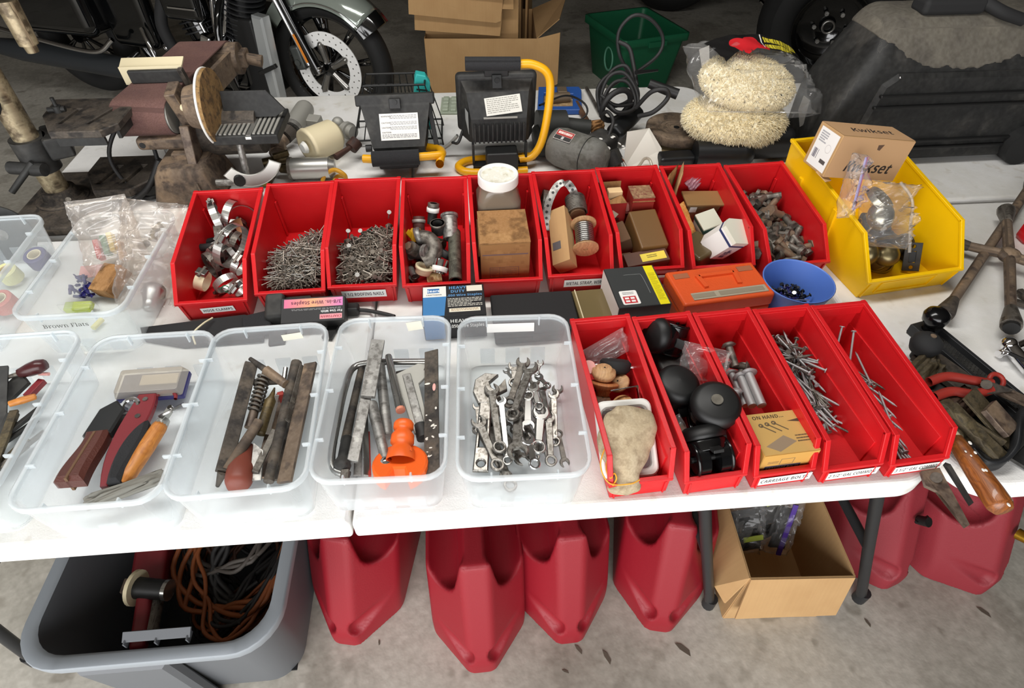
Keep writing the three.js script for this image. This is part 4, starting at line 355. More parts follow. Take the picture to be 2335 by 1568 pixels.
// ---- heaps of nails: loose nails on top are things, those buried below them are one mass
function heap(o) { // o: bin x z ry, region, surface height function, nail geometry
  const put = (lx, ly, lz) => V(lx, ly, lz).applyAxisAngle(V(0, 1, 0), o.ry).add(V(o.x, tabled, o.z)).toArray();
  const core = []; for (let i = 0; i < o.core; i++) { const lx = rr(-o.w, o.w), lz = rr(o.z0, o.z1), top = o.top(lx, lz); if (top < 0.004) continue; const m = new THREE.Matrix4().makeRotationFromEuler(new THREE.Euler(Math.PI / 2 + rr(-0.35, 0.35), rr(0, 6.3), rr(-0.35, 0.35), 'YXZ')); const p = put(lx * 0.9, 0.005 + (top - 0.005) * Math.pow(rnd(), 0.5) * 0.95, lz); m.setPosition(...p); core.push(m); }
  mound(o.massName, o.massLabel, o.geo, o.mats[0], core);
  for (let i = 0, k = 0; k < o.n && i < 4000; i++) { const lx = rr(-o.w, o.w), lz = rr(o.z0, o.z1), top = o.top(lx, lz); if (top < 0.006) continue; k++; one(o.name, o.label, 'nail', o.geo, pick(o.mats), put(lx, top + rr(-0.002, 0.003), lz), [Math.PI / 2 + (rnd() < 0.06 ? rr(-0.9, 0.9) : rr(-0.3, 0.3)) + (o.slope || 0), rr(0, 6.3), 0], o.group); }
}
const finishNail = mg([cyl([0, -0.0225, 0], [0, 0.0225, 0], 0.0011, 0.0012, 5), cyl([0, 0.0225, 0], [0, 0.024, 0], 0.0018, 0.0016, 5)]), roofNail = mg([cyl([0, -0.019, 0], [0, 0.017, 0], 0.0015, 0.0016, 6), cyl([0, 0.017, 0], [0, 0.018, 0], 0.0048, 0.0048, 9), cyl([0, -0.022, 0], [0, -0.019, 0], 0.0003, 0.0015, 5)]);
heap({ x: -0.1585, z: -0.74, ry: 0.03, w: 0.045, z0: 0.075, z1: 0.236, core: 1500, n: 290, name: 'finishing_nail', massName: 'finishing_nails', geo: finishNail, mats: [K.nailDark, K.nailSteel, K.nailSteel, K.steel], label: 'thin finishing nail lying loose on its heap in the red bin', massLabel: 'mass of finishing nails below the loose ones', group: 'loose finishing nails', top: (x, z) => 0.066 * smooth(0.06 - x * 0.6, 0.14 - x * 0.6, z) - 0.016 * smooth(0.17, 0.24, z) + x * 0.12 });
heap({ x: -0.0175, z: -0.748, ry: 0, w: 0.045, z0: 0.06, z1: 0.236, core: 1300, n: 270, name: 'roofing_nail', massName: 'roofing_nails', geo: roofNail, mats: [K.nailDark, K.nailDark, K.nailSteel, K.dullSteel], label: 'short broad-headed roofing nail lying loose on its heap', massLabel: 'mass of roofing nails below the loose ones', group: 'loose roofing nails', top: (x, z) => 0.062 * smooth(0.05 - x * 0.4, 0.13 - x * 0.4, z) - 0.018 * smooth(0.17, 0.24, z) + x * 0.12 });
for (const [p, r] of [[[0.024, 0.812, -0.687], [-0.6, 0.3, 0]], [[-0.06, 0.8, -0.635], [-0.8, 0.5, 0]], [[-0.026, 0.806, -0.628], [-0.7, -0.4, 0]], [[-0.05, 0.8, -0.581], [-0.9, 0.2, 0]], [[-0.028, 0.79, -0.503], [-0.7, 0.2, 0]]]) one('roofing_nail', 'roofing nail showing its shiny round head towards the front', 'nail', roofNail, K.galv, p, [r[0] + Math.PI * 0.4, r[1], 0], 'roofing nails head up');
// ---- pipe fittings
function pipeThing(name, label, a, b, r, m, parts = []) { const L = len(a, b), t = lay(thing(name, label, 'pipe fitting', [0, 0, 0], 0, 'pipe fittings in the red bin'), a, b); part(t, 'pipe', lathe([[r * 0.72, -L / 2], [r, -L / 2], [r, L / 2], [r * 0.72, L / 2], [r * 0.72, -L / 2]], 20), m); for (const [n, y0, y1, q, mm] of parts) part(t, n, lathe([[r * 0.74, y0 * L], [q, y0 * L], [q, y1 * L], [r * 0.74, y1 * L]], q > r * 1.3 ? 8 : 20), mm); return t; }
pipeThing('pipe_coupling', 'upright black pipe nipple with a white collar at the back of the fittings', [0.115, 0.79, -0.68], [0.122, 0.83, -0.694], 0.0105, K.dustBlack, [['collar', 0.12, 0.34, 0.0145, K.white], ['collar_thread', 0.34, 0.56, 0.0125, K.dullSteel]]);
pipeThing('capped_pipe', 'reddish capped pipe end beside the yellow valve handle', [0.088, 0.79, -0.649], [0.089, 0.815, -0.671], 0.0125, mat({ c: '#5d3a35', r: 0.6, m: 0.3 }), [['band', 0.1, 0.3, 0.0145, K.aluMatte]]);
{ const t = thing('ball_valve', 'brass ball valve with a yellow lever handle', 'valve', [0.085, 0.785, -0.632], [0.1, 0.3, 0], 'pipe fittings in the red bin'); part(t, 'body', lathe([[0.008, -0.02], [0.013, -0.018], [0.014, -0.006], [0.012, 0.006], [0.013, 0.018], [0.008, 0.02]], 8, [0, 0, 0], [0, 0, 0.3]), K.brass); part(t, 'lever', [xf(ext([[-0.012, -0.01], [0.012, -0.012], [0.016, 0.012], [0, 0.02], [-0.014, 0.012]], 0.004, 0.001), [-0.006, 0.018, 0.012], [-0.9, 0, 0.2]), box(0.012, 0.026, 0.003, [-0.016, 0.022, 0.01], [-0.5, 0.7, 0.2])], K.yellowPlastic); }
{ const t = thing('pipe_elbow', 'large grey curved pipe elbow in the middle of the fittings', 'pipe fitting', [0.11, 0.785, -0.583], [0, 0.2, 0], 'pipe fittings in the red bin'); part(t, 'bend', tube([[-0.012, 0.02, -0.03], [0.006, 0.018, -0.018], [0.012, 0.01, 0.004], [0.002, 0, 0.022], [-0.018, -0.004, 0.026]], 0.0165, 16, 26), K.dullSteel); part(t, 'collar', lathe([[0.012, -0.006], [0.02, -0.006], [0.02, 0.006], [0.012, 0.006]], 18, [-0.014, 0.021, -0.031], [0.3, 0, -1.3]), K.galv); }
{ const t = thing('pipe_tee', 'dark pipe tee with ribbed collars beside the large elbow', 'pipe fitting', [0.087, 0.79, -0.578], [0.3, -0.4, 0.3], 'pipe fittings in the red bin'); part(t, 'run', cyl([-0.024, 0, 0], [0.024, 0, 0], 0.014, 0.014, 18), K.dustBlack); part(t, 'branch', cyl([0, 0, 0], [0, 0.026, 0.008], 0.013, 0.014, 18), K.dullSteel); for (const s of [-1, 1]) part(t, 'collar', cyl([s * 0.017, 0, 0], [s * 0.027, 0, 0], 0.017, 0.017, 18), K.galv); part(t, 'branch_plug', cyl([0, 0.024, 0.007], [0, 0.034, 0.01], 0.009, 0.009, 6), K.brownSteel); }
pipeThing('pipe_coupling', 'grey capped elbow end standing behind the long pipe', [0.156, 0.79, -0.62], [0.155, 0.82, -0.666], 0.0165, K.galv, [['flange', 0.4, 0.5, 0.019, K.galv]]);
pipeThing('pipe_ring', 'dark round pipe socket facing up between nipple and tee', [0.13, 0.795, -0.638], [0.13, 0.82, -0.638], 0.0145, K.dustBlack, [['lip', 0.3, 0.5, 0.0165, K.dullSteel]]);
pipeThing('long_pipe', 'long grey-green pipe piece lying towards the front lip', [0.163, 0.772, -0.501], [0.164, 0.795, -0.636], 0.0135, mat({ map: pipeTex, c: '#d9e2d6', r: 0.5, m: 0.4 }));
pipeThing('pipe_nut', 'beige ring nut facing the front in the fittings bin', [0.097, 0.77, -0.534], [0.102, 0.785, -0.538], 0.0165, K.cream, [['face', 0.1, 0.5, 0.019, K.cream]]);
pipeThing('pipe_coupling', 'chromed coupling with a white plastic collar', [0.129, 0.77, -0.529], [0.137, 0.79, -0.549], 0.0135, K.chrome, [['collar', -0.35, 0.0, 0.0165, K.white]]);
pipeThing('pipe_nut', 'rust-stained cream nut at the front lip of the fittings bin', [0.105, 0.757, -0.527], [0.135, 0.76, -0.529], 0.0125, mat({ map: patchTex(128, 0.04, ['#b89c6a', '#7a4a22', '#d8c79c'], 5, 191), r: 0.7 }));
pipeThing('pipe_coupling', 'black elbow mouth beside the long pipe', [0.138, 0.775, -0.579], [0.146, 0.785, -0.585], 0.0145, K.dustBlack);
pipeThing('pipe_nipple', 'small dark nipple in the corner of the fittings bin', [0.069, 0.756, -0.528], [0.083, 0.762, -0.541], 0.009, K.darkRust);
pipeThing('pipe_nipple', 'slim grey nipple lying beside the beige ring nut', [0.07, 0.765, -0.557], [0.08, 0.768, -0.526], 0.007, K.galv);
pipeThing('pipe_coupling', 'brown rusty coupling half hidden under the tee', [0.114, 0.77, -0.643], [0.138, 0.77, -0.625], 0.013, K.rust);
pipeThing('pipe_coupling', 'dark coupling at the bottom of the fittings bin', [0.074, 0.757, -0.647], [0.095, 0.757, -0.598], 0.014, K.dustBlack);
// ---- jar and old carton
{ const t = thing('plastic_jar', 'square clear jar with a wide white screw lid', 'jar', [0.262, 0.742, -0.678], 0.03); part(t, 'jar_wall', loft([rrect(0.084, 0.07, 0.016, 0.001), rrect(0.09, 0.078, 0.018, 0.01), rrect(0.092, 0.08, 0.018, 0.115), rrect(0.076, 0.07, 0.03, 0.138), rrect(0.074, 0.07, 0.033, 0.15)], true, true), K.jarWall); part(t, 'contents', loft([rrect(0.078, 0.066, 0.014, 0.004), rrect(0.084, 0.072, 0.016, 0.095)], true, true), mat({ c: '#4d463d', r: 0.6, bump: coarseTex, bs: 0.004 })); part(t, 'lid', lathe([[0.0003, 0.162], [0.036, 0.162], [0.0375, 0.166], [0.041, 0.167], [0.0425, 0.164], [0.0425, 0.146], [0.041, 0.144], [0.0003, 0.146]], 40), K.white); part(t, 'lid_dust', lathe([[0.0003, 0.1626], [0.035, 0.1624]], 30), mat({ map: patchTex(256, 0.06, ['#e6e3d6', '#cfc9b4', '#f2f0e8'], 4, 193), r: 0.8 })); }
{ const t = thing('cardboard_box', 'old brown cardboard box with yellow crayon outline on its flap', 'carton', [0.265, 0.742, -0.578], 0.01); const W = 0.1, H = 0.1, D = 0.11; part(t, 'box', box(W, H, D, [0, H / 2, 0], [0, 0, 0], 0.001), K.oldCard); part(t, 'flap', box(W + 0.001, 0.003, D * 0.98, [0, H + 0.004, 0.001], [0.05, 0, 0], 0.0008), K.oldCard); part(t, 'side_flap', panel([[-0.051, 0.09, -0.05], [-0.054, 0.06, -0.03], [-0.052, 0.06, 0.04], [-0.051, 0.1, 0.05]], 0.002), K.oldCard); const cy = mat({ c: '#d9c23a', r: 0.8 }); part(t, 'crayon_mark', [box(0.042, 0.0005, 0.002, [0.002, 0.1062, -0.025], [0.05, 0, 0], 0), box(0.0022, 0.0005, 0.036, [-0.018, 0.1055, -0.007], [0.05, 0, 0], 0), box(0.0028, 0.0005, 0.022, [0.022, 0.1058, -0.014], [0.05, 0, 0], 0)], cy); sheet(t, 'front_print', W * 0.98, H * 0.98, print(W, H, (g, w, h) => { g.fillStyle = '#9a6f42'; g.fillRect(0, 0, w, h); for (let i = 0; i < 60; i++) { g.fillStyle = i % 2 ? 'rgba(120,80,45,0.25)' : 'rgba(180,135,85,0.25)'; g.fillRect(hash2(i, 1, 3) * w, hash2(i, 2, 3) * h, 14 + 30 * hash2(i, 3, 3), 8 + 16 * hash2(i, 4, 3)); } g.fillStyle = '#6f5a5a'; g.fillRect(w * 0.03, h * 0.24, w * 0.94, h * 0.03); g.strokeStyle = '#70504a'; g.lineWidth = 3; g.strokeRect(w * 0.18, h * 0.58, w * 0.6, h * 0.26); g.strokeRect(w * 0.18, h * 0.58, w * 0.2, h * 0.26); lines(g, w * 0.2, h * 0.61, w * 0.16, h * 0.2, 5, '#75554c'); lines(g, w * 0.42, h * 0.62, w * 0.33, h * 0.19, 4, '#80604e'); }, 256, { r: 0.9 }), [0, H / 2, D / 2 + 0.0005]); }
// ---- strap and wire
{ const pts = [[0.366, 0.795, -0.629], [0.365, 0.815, -0.658], [0.374, 0.84, -0.679], [0.396, 0.862, -0.703], [0.413, 0.864, -0.704], [0.427, 0.85, -0.692], [0.434, 0.83, -0.7]], c = new THREE.CatmullRomCurve3(pts.map((q) => V(q))); const t = thing('metal_strap', 'loop of punched galvanised metal strap', 'strap'); const N = 40, R = []; for (let i = 0; i <= N; i++) { const p = c.getPoint(i / N), d = c.getTangent(i / N), s = V(1, 0, 0.25).sub(d.clone().multiplyScalar(d.x)).normalize().multiplyScalar(0.0085), n = d.clone().cross(s).normalize().multiplyScalar(0.0006); R.push([p.clone().add(s).add(n), p.clone().add(s).sub(n), p.clone().sub(s).sub(n), p.clone().sub(s).add(n)].map((q) => q.toArray())); } part(t, 'strap', loft(R, true, true), K.galv); for (let i = 1; i < 13; i++) { const p = c.getPoint(i / 15), d = c.getTangent(i / 15), s = V(1, 0, 0.25).sub(d.clone().multiplyScalar(d.x)).normalize(), n = d.clone().cross(s).normalize(); part(t, 'punched_hole', cyl(p.clone().sub(n.clone().multiplyScalar(0.001)).toArray(), p.clone().add(n.clone().multiplyScalar(0.001)).toArray(), 0.0031, 0.0031, 10), K.black); } for (let i = 0; i < 5; i++) part(t, 'coil_turn', xf(ext(circ(0.034 - i * 0.002, 30), 0.016, 0, [circ(0.033 - i * 0.002, 30)]), [0.368, 0.8, -0.72], [0.2, Math.PI / 2 - 0.1, 0]), K.dullSteel); }
function spool(label, a, b, rf, rw, fm, wm) { const t = lay(thing('wire_spool', label, 'spool'), a, b), L = len(a, b); if (fm) for (const s of [-1, 1]) part(t, 'flange', lathe([[0.005, s * L / 2 - 0.002], [rf, s * L / 2 - 0.002], [rf, s * L / 2 + 0.002], [0.005, s * L / 2 + 0.002], [0.005, s * L / 2 - 0.002]], 28), fm); part(t, 'core', cyl([0, -L / 2, 0], [0, L / 2, 0], rw * 0.8, rw * 0.8, 16), fm || K.darkCard); const pts = []; for (let i = 0; i <= 160; i++) { const q = i / 160; pts.push([rw * Math.cos(q * Math.PI * 22), lerp(-L / 2 + 0.004, L / 2 - 0.004, q), rw * Math.sin(q * Math.PI * 22)]); } part(t, 'wire', tube(pts, L / 26, 5, 260), wm); return t; }
spool('wire spool with pale cardboard flanges and bright solder wire', [0.438, 0.79, -0.566], [0.441, 0.812, -0.624], 0.0275, 0.018, K.paleWood, K.steel);
spool('coil of dull grey wire behind the pale spool', [0.435, 0.81, -0.661], [0.434, 0.825, -0.711], 0.02, 0.021, null, K.dullSteel);
{ const t = lay(thing('cardboard_box', 'narrow brown cardboard box tilted in the strap bin', 'carton'), [0.39, 0.765, -0.514], [0.397, 0.815, -0.691], -0.55), L = 0.145; part(t, 'box', box(0.04, L, 0.036, [0, 0, 0], [0, 0, 0], 0.001), K.card); part(t, 'grey_label', box(0.018, 0.02, 0.001, [-0.006, -L / 2 + 0.045, 0.0184], [0, 0, 0], 0), mat({ c: '#5d5a5c', r: 0.7 })); part(t, 'tuck_flap', box(0.04, 0.001, 0.034, [0, L / 2 + 0.001, 0], [0.15, 0, 0], 0), K.card); }
// ---- cartridge cartons and brown boxes
function openCarton(label, p, r, w, h, d, m, flap, printM) { const t = thing('cartridge_carton', label, 'carton', p, r); part(t, 'wall', [box(w, h, 0.0012, [0, h / 2, d / 2]), box(w, h, 0.0012, [0, h / 2, -d / 2]), box(0.0012, h, d, [w / 2, h / 2, 0]), box(0.0012, h, d, [-w / 2, h / 2, 0]), box(w, 0.0012, d, [0, 0.001, 0])], m); for (const q of flap) part(t, 'flap', panel(q, 0.001), K.oldCard); if (printM) sheet(t, 'print', w * 0.98, h * 0.98, printM, [0, h / 2, d / 2 + 0.001]); return t; }
openCarton('open red cartridge carton with a torn tan flap', [0.513, 0.752, -0.7], 0.06, 0.06, 0.075, 0.055, K.redTool, [[[-0.03, 0.075, 0.027], [0.03, 0.075, 0.027], [0.02, 0.088, 0.014], [-0.004, 0.08, 0.02], [-0.026, 0.09, 0.012]], [[-0.03, 0.075, -0.027], [0.03, 0.075, -0.027], [0.03, 0.096, -0.03], [-0.03, 0.096, -0.03]]], print(0.06, 0.075, (g, w, h) => { g.fillStyle = '#a82420'; g.fillRect(0, 0, w, h); g.fillStyle = '#e8dcc0'; g.beginPath(); g.moveTo(w * 0.5, h * 0.2); g.lineTo(w * 0.75, h * 0.35); g.lineTo(w * 0.62, h * 0.5); g.lineTo(w * 0.3, h * 0.4); g.fill(); g.fillStyle = '#2a1a16'; lines(g, w * 0.12, h * 0.48, w * 0.66, h * 0.13, 2, '#2a1a16', 0.7); g.fillStyle = '#e8dcc0'; g.fillRect(w * 0.2, h * 0.66, w * 0.5, h * 0.04); }, 128));
one('paper_roll', 'small pale paper block inside the open red carton', 'paper', box(0.032, 0.02, 0.02), mat({ c: '#e3c190', r: 0.9 }), [0.52, 0.838, -0.697], 0.05);
{ const t = thing('cartridge_carton', 'closed red carton with a faded brown top beside the open one', 'carton', [0.58, 0.752, -0.695], 0.02); part(t, 'box', box(0.048, 0.088, 0.05, [0, 0.044, 0], [0, 0, 0], 0.001), K.redTool); part(t, 'faded_top', box(0.0485, 0.002, 0.0505, [0, 0.0885, 0], [0, 0, 0], 0), mat({ map: patchTex(128, 0.05, ['#8e6f50', '#a98a66', '#7a4a3a'], 4, 197), r: 0.9 })); part(t, 'glue_line', box(0.05, 0.002, 0.001, [0, 0.08, 0.0256]), K.oldCard); }
for (const [p, k] of [[[0.549, 0.79, -0.708], 'nearest the closed carton'], [[0.53, 0.79, -0.71], 'behind the yellow ribbon']]) { const t = thing('shotgun_shell', 'red shotgun shell seen end-on ' + k, 'shell', p, [0.9, 0.1, 0]); part(t, 'hull', cyl([0, -0.025, 0], [0, 0.022, 0], 0.0125, 0.0125, 18), mat({ c: '#8c3a36', r: 0.5 })); part(t, 'crimp', cyl([0, 0.021, 0], [0, 0.024, 0], 0.011, 0.008, 12), mat({ c: '#a8655c', r: 0.6 })); }
one('plastic_tag', 'dull yellow plastic tag on a thin stem', 'tag', [cyl([0, 0, 0], [0, 0.04, -0.02], 0.0012), box(0.018, 0.016, 0.002, [0.004, -0.004, 0.002], [-0.5, 0, 0.4])], mat({ c: '#b9a32c', r: 0.4 }), [0.525, 0.785, -0.693], 0.2);
one('brown_box', 'plain shiny brown box at the middle of the carton bin', 'box', rbox(0.062, 0.06, 0.1, 0.004), mat({ c: '#6d4f2c', r: 0.35 }), [0.577, 0.782, -0.61], [0.3, 0.12, 0]);
one('brown_box', 'darker brown box leaning behind the shiny brown one', 'box', rbox(0.03, 0.05, 0.06, 0.003), K.darkCard, [0.53, 0.77, -0.62], [0.1, 0.1, 0.35]);
{ const t = thing('brown_box', 'long flat brown box with a yellow price label', 'box', [0.563, 0.772, -0.541], [0.25, 0.16, 0.05]); part(t, 'box', box(0.094, 0.022, 0.035, [0, 0, 0], [0, 0, 0], 0.002), mat({ c: '#5c3a2a', r: 0.45 })); sheet(t, 'price_label', 0.054, 0.02, print(0.054, 0.02, (g, w, h) => { g.fillStyle = '#ead44e'; g.fillRect(0, 0, w, h); lines(g, w * 0.25, h * 0.25, w * 0.4, h * 0.45, 2, '#6a5a20'); }, 96), [0.014, 0.0114, 0.002], [-Math.PI / 2, 0, 0]); }
one('brown_box', 'small brown carton corner under the flat brown box', 'box', box(0.03, 0.03, 0.04), K.darkCard, [0.528, 0.757, -0.55], [0, 0.2, 0]);
// ---- packets and white hexagonal carton
for (const [i, p, r] of [[0, [0.654, 0.835, -0.731], [0.1, 0.9, 0.15]], [1, [0.67, 0.84, -0.725], [0.1, 1.25, -0.1]]]) one('paper_packet', i ? 'tan paper packet with torn top against the bin wall' : 'brown folded paper packet in the bin corner', 'packet', pillow(0.05, 0.085, 0.008, 2 + i, 0.6, 12), i ? K.card : K.oldCard, p, r);
one('plastic_bag', 'pinkish crumpled plastic bag behind the tin lid', 'bag', pillow(0.07, 0.03, 0.014, 9.1, 1.2, 16), mat({ c: '#d9a6b4', r: 0.3, transmission: 0.5, thickness: 0 }), [0.731, 0.83, -0.761], [-0.6, 0.3, 0.5]);
{ const t = thing('tin_box', 'shallow brown box with a clear amber body and overhanging lid', 'box', [0.722, 0.768, -0.7], [0.12, 0.02, -0.05]); part(t, 'lid', rbox(0.09, 0.006, 0.05, 0.002, [0, 0.05, 0]), mat({ c: '#8f6f46', r: 0.4 })); part(t, 'body', loft([rrect(0.07, 0.034, 0.004, 0.002), rrect(0.078, 0.042, 0.004, 0.048)], true, false), K.amberBox); part(t, 'white_sticker', box(0.016, 0.014, 0.001, [-0.026, 0.036, 0.021]), K.white); }
{ const t = thing('paper_packet', 'printed black and orange packet under the tin lid', 'packet', [0.723, 0.79, -0.707], [-0.3, 0.05, 0]); part(t, 'card', box(0.064, 0.04, 0.003), K.whiteMatte); sheet(t, 'print', 0.063, 0.039, print(0.063, 0.039, (g, w, h) => { g.fillStyle = '#e8e4da'; g.fillRect(0, 0, w, h); lines(g, 4, 4, w * 0.4, h * 0.9, 7, '#222', 0.6); g.fillStyle = '#c8641a'; g.fillRect(w * 0.48, 0, w * 0.52, h); lines(g, w * 0.52, h * 0.3, w * 0.4, h * 0.5, 4, '#7a3a10', 0.5); }, 128), [0, 0, 0.002]); }
one('paper_envelope', 'orange-tan printed envelope leaning at the bin wall', 'envelope', pillow(0.032, 0.09, 0.008, 5.2, 0.7, 12), mat({ map: patchTex(128, 0.06, ['#d8944a', '#b8722e', '#e0a868'], 6, 199), r: 0.85 }), [0.67, 0.8, -0.625], [-0.7, 0.5, 0.1]);
{ const t = thing('paper_carton', 'dark green and white paper carton behind the hexagonal one', 'carton', [0.719, 0.79, -0.628], [0.3, 0.25, 0.25]); part(t, 'box', box(0.044, 0.052, 0.044, [0, 0, 0], [0, 0, 0], 0.001), mat({ c: '#c9c8b6', r: 0.8 })); part(t, 'green_band', box(0.0445, 0.012, 0.0445, [0, 0.016, 0], [0, 0, 0], 0), mat({ c: '#22483f', r: 0.7 })); part(t, 'picture', box(0.02, 0.024, 0.001, [0.008, -0.012, 0.0225], [0, 0, 0], 0), mat({ c: '#3b3d42', r: 0.7 })); }
{ const t = thing('hexagonal_carton', 'white hexagonal paper carton with a navy band and lantern print', 'carton', [0.734, 0.803, -0.559], [0.52, 0.3, -0.35]); const P = [[-0.034, -0.014], [-0.012, -0.03], [0.03, -0.026], [0.036, 0.01], [0.016, 0.03], [-0.026, 0.026]].map(([x, z]) => [x, z]); const pr_ = (h0, h1, k) => loft([P.map(([x, z]) => [x * k, h0, z * k]).reverse(), P.map(([x, z]) => [x * k, h1, z * k]).reverse()].reverse(), true, true); const hard = (g) => { const h = flat(g); h.computeVertexNormals(); return h; }; part(t, 'box', hard(pr_(-0.035, 0.026, 1)), K.white); part(t, 'navy_band', hard(pr_(0.016, 0.021, 1.012)), mat({ c: '#2b3560', r: 0.6 })); part(t, 'lid', hard(pr_(0.026, 0.034, 1.02)), mat({ c: '#dcdccb', r: 0.7 })); sheet(t, 'lantern_print', 0.03, 0.036, print(0.03, 0.036, (g, w, h) => { g.fillStyle = '#ecebe6'; g.fillRect(0, 0, w, h); g.fillStyle = '#5d6478'; g.fillRect(w * 0.25, h * 0.45, w * 0.5, h * 0.5); g.fillRect(w * 0.15, h * 0.3, w * 0.7, h * 0.12); g.fillRect(w * 0.35, h * 0.1, w * 0.3, h * 0.2); g.fillStyle = '#c9cdd6'; g.fillRect(w * 0.32, h * 0.55, w * 0.14, h * 0.2); g.fillRect(w * 0.55, h * 0.55, w * 0.14, h * 0.2); }, 96), [-0.0062, -0.01, 0.0287], [0, -0.095, 0]); }
one('plastic_case', 'brown translucent case under the hexagonal carton', 'case', rbox(0.06, 0.04, 0.07, 0.008), mat({ c: '#6b5a3c', r: 0.25, transmission: 0.25, thickness: 0 }), [0.684, 0.768, -0.57], [0.1, 0.5, 0.2]);
// ---- hex bolts
const boltGeo = (L, r) => ({ shank: mg([cyl([0, -L / 2, 0], [0, L / 2, 0], r, r, 9)]), head: mg([cyl([0, L / 2, 0], [0, L / 2 + r * 1.2, 0], r * 1.85, r * 1.85, 6)]) });
const boltKinds = [boltGeo(0.046, 0.0068), boltGeo(0.056, 0.0074), boltGeo(0.04, 0.0064)];
reseed(303);
for (let i = 0; i < 80; i++) { const lx = rr(-0.05, 0.04), lz = rr(0.02, 0.232), top = 0.036 + 0.034 * smooth(0.24, 0.03, lz), k = i % 3, a = V(lx, Math.sqrt(rr(0.1, 1)) * top + 0.006, lz).applyAxisAngle(V(0, 1, 0), 0.07).add(V(0.848, tabled, -0.752)), t = thing('hex_bolt', 'dark hex bolt lying in the bolts bin', 'bolt', a.toArray(), [Math.PI / 2 + rr(-0.5, 0.5), rr(0, 6.3), 0], 'dark hex bolts'); const mm = pick([K.boltDark, K.brownSteel, K.dullSteel]); for (const q of ['shank', 'head']) { const o = new THREE.Mesh(boltKinds[k][q], mm); o.name = q === 'shank' ? 'shank' : 'hex_head'; t.add(o); } }
// ---- yellow bin: lock carton, bags and knobs
{ const W = 0.172, H = 0.086, D = 0.075, t = thing('lock_carton', 'brown cardboard lock carton with a white barcode label on its end', 'carton', [0, 0, 0], [-0.06, 0.1, -0.15]); t.position.set(1.003, 0.948, -0.642); part(t, 'box', box(W, H, D, [0, 0, 0], [0, 0, 0], 0.0015), K.card); const kw = (sc) => print(W, H * sc, (g, w, h) => { g.fillStyle = '#b8926a'; g.fillRect(0, 0, w, h); g.fillStyle = '#2a211c'; g.font = 'italic bold ' + Math.round(h * 0.36) + 'px sans-serif'; g.textAlign = 'center'; g.textBaseline = 'middle'; g.fillText('Kwikset', w * 0.53, h * (sc < 1 ? 0.5 : 0.7), w * 0.66); if (sc === 1) { g.fillStyle = '#5a4334'; g.beginPath(); g.moveTo(w * 0.52, h * 0.14); g.lineTo(w * 0.6, h * 0.12); g.lineTo(w * 0.57, h * 0.27); g.lineTo(w * 0.53, h * 0.25); g.fill(); } }, 512, { r: 0.9 }); sheet(t, 'front_print', W - 0.002, H - 0.002, kw(1), [0, 0, D / 2 + 0.0005]); sheet(t, 'top_print', W - 0.002, D - 0.002, kw(0.87), [0, H / 2 + 0.0005, 0], [-Math.PI / 2, 0, 0]); sheet(t, 'barcode_label', 0.06, 0.076, print(0.06, 0.076, (g, w, h) => { g.fillStyle = '#f0eeea'; g.fillRect(0, 0, w, h); lines(g, w * 0.1, h * 0.08, w * 0.4, h * 0.3, 5, '#9a9aa0', 0.6); for (let i = 0; i < 22; i++) { g.fillStyle = hash2(i, 3, 1) > 0.45 ? '#6b6672' : '#f0eeea'; g.fillRect(w * 0.1 + i * w * 0.013, h * 0.55, w * 0.013, h * 0.24); } g.strokeStyle = '#b9b4b4'; g.lineWidth = 2; g.beginPath(); g.arc(w * 0.72, h * 0.42, w * 0.13, 0, 7); g.stroke(); g.fillStyle = '#55504e'; g.fillRect(w * 0.58, h * 0.72, w * 0.3, h * 0.1); }, 192), [-W / 2 - 0.0005, 0, 0.002], [0, -Math.PI / 2, 0]); part(t, 'end_flap', box(0.02, 0.002, 0.03, [-W / 2 + 0.01, -H / 2 - 0.002, D / 2 - 0.01], [0.3, 0.4, 0]), K.card); }
{ const t = thing('zip_bag', 'clear zip bag with a red and purple zipper standing in the yellow bin', 'bag', [0.949, 0.93, -0.54], [-0.35, 0.5, -0.3]); part(t, 'film', pillow(0.05, 0.12, 0.035, 2.4, 1.3, 22), K.film); part(t, 'zipper', box(0.006, 0.1, 0.003, [0.022, 0.006, 0]), mat({ c: '#c8538a', r: 0.4 })); part(t, 'zipper_edge', box(0.004, 0.1, 0.003, [0.016, 0.006, 0.002]), mat({ c: '#a9a0cf', r: 0.4 })); }
{ const t = thing('zip_bag', 'bulging clear bag of brass hardware with a white zipper', 'bag', [1.031, 0.875, -0.519], [-0.75, 0.2, -0.25]); part(t, 'film', pillow(0.11, 0.13, 0.075, 6.1, 0.9, 28), K.film); part(t, 'zipper', tube([[0.012, 0.062, 0.018], [0.044, 0.03, 0.016], [0.05, -0.02, 0.01], [0.054, -0.072, 0.008]], 0.003, 8, 24), K.bag); part(t, 'hardware', [xf(new THREE.SphereGeometry(0.026, 20, 14), [-0.012, -0.004, 0], [0, 0, 0], [1, 1.15, 0.9]), xf(new THREE.CylinderGeometry(0.028, 0.03, 0.012, 24), [-0.016, 0.03, 0], [1, 0.3, 0])], mat({ c: '#9b978a', r: 0.25, m: 0.8 })); }
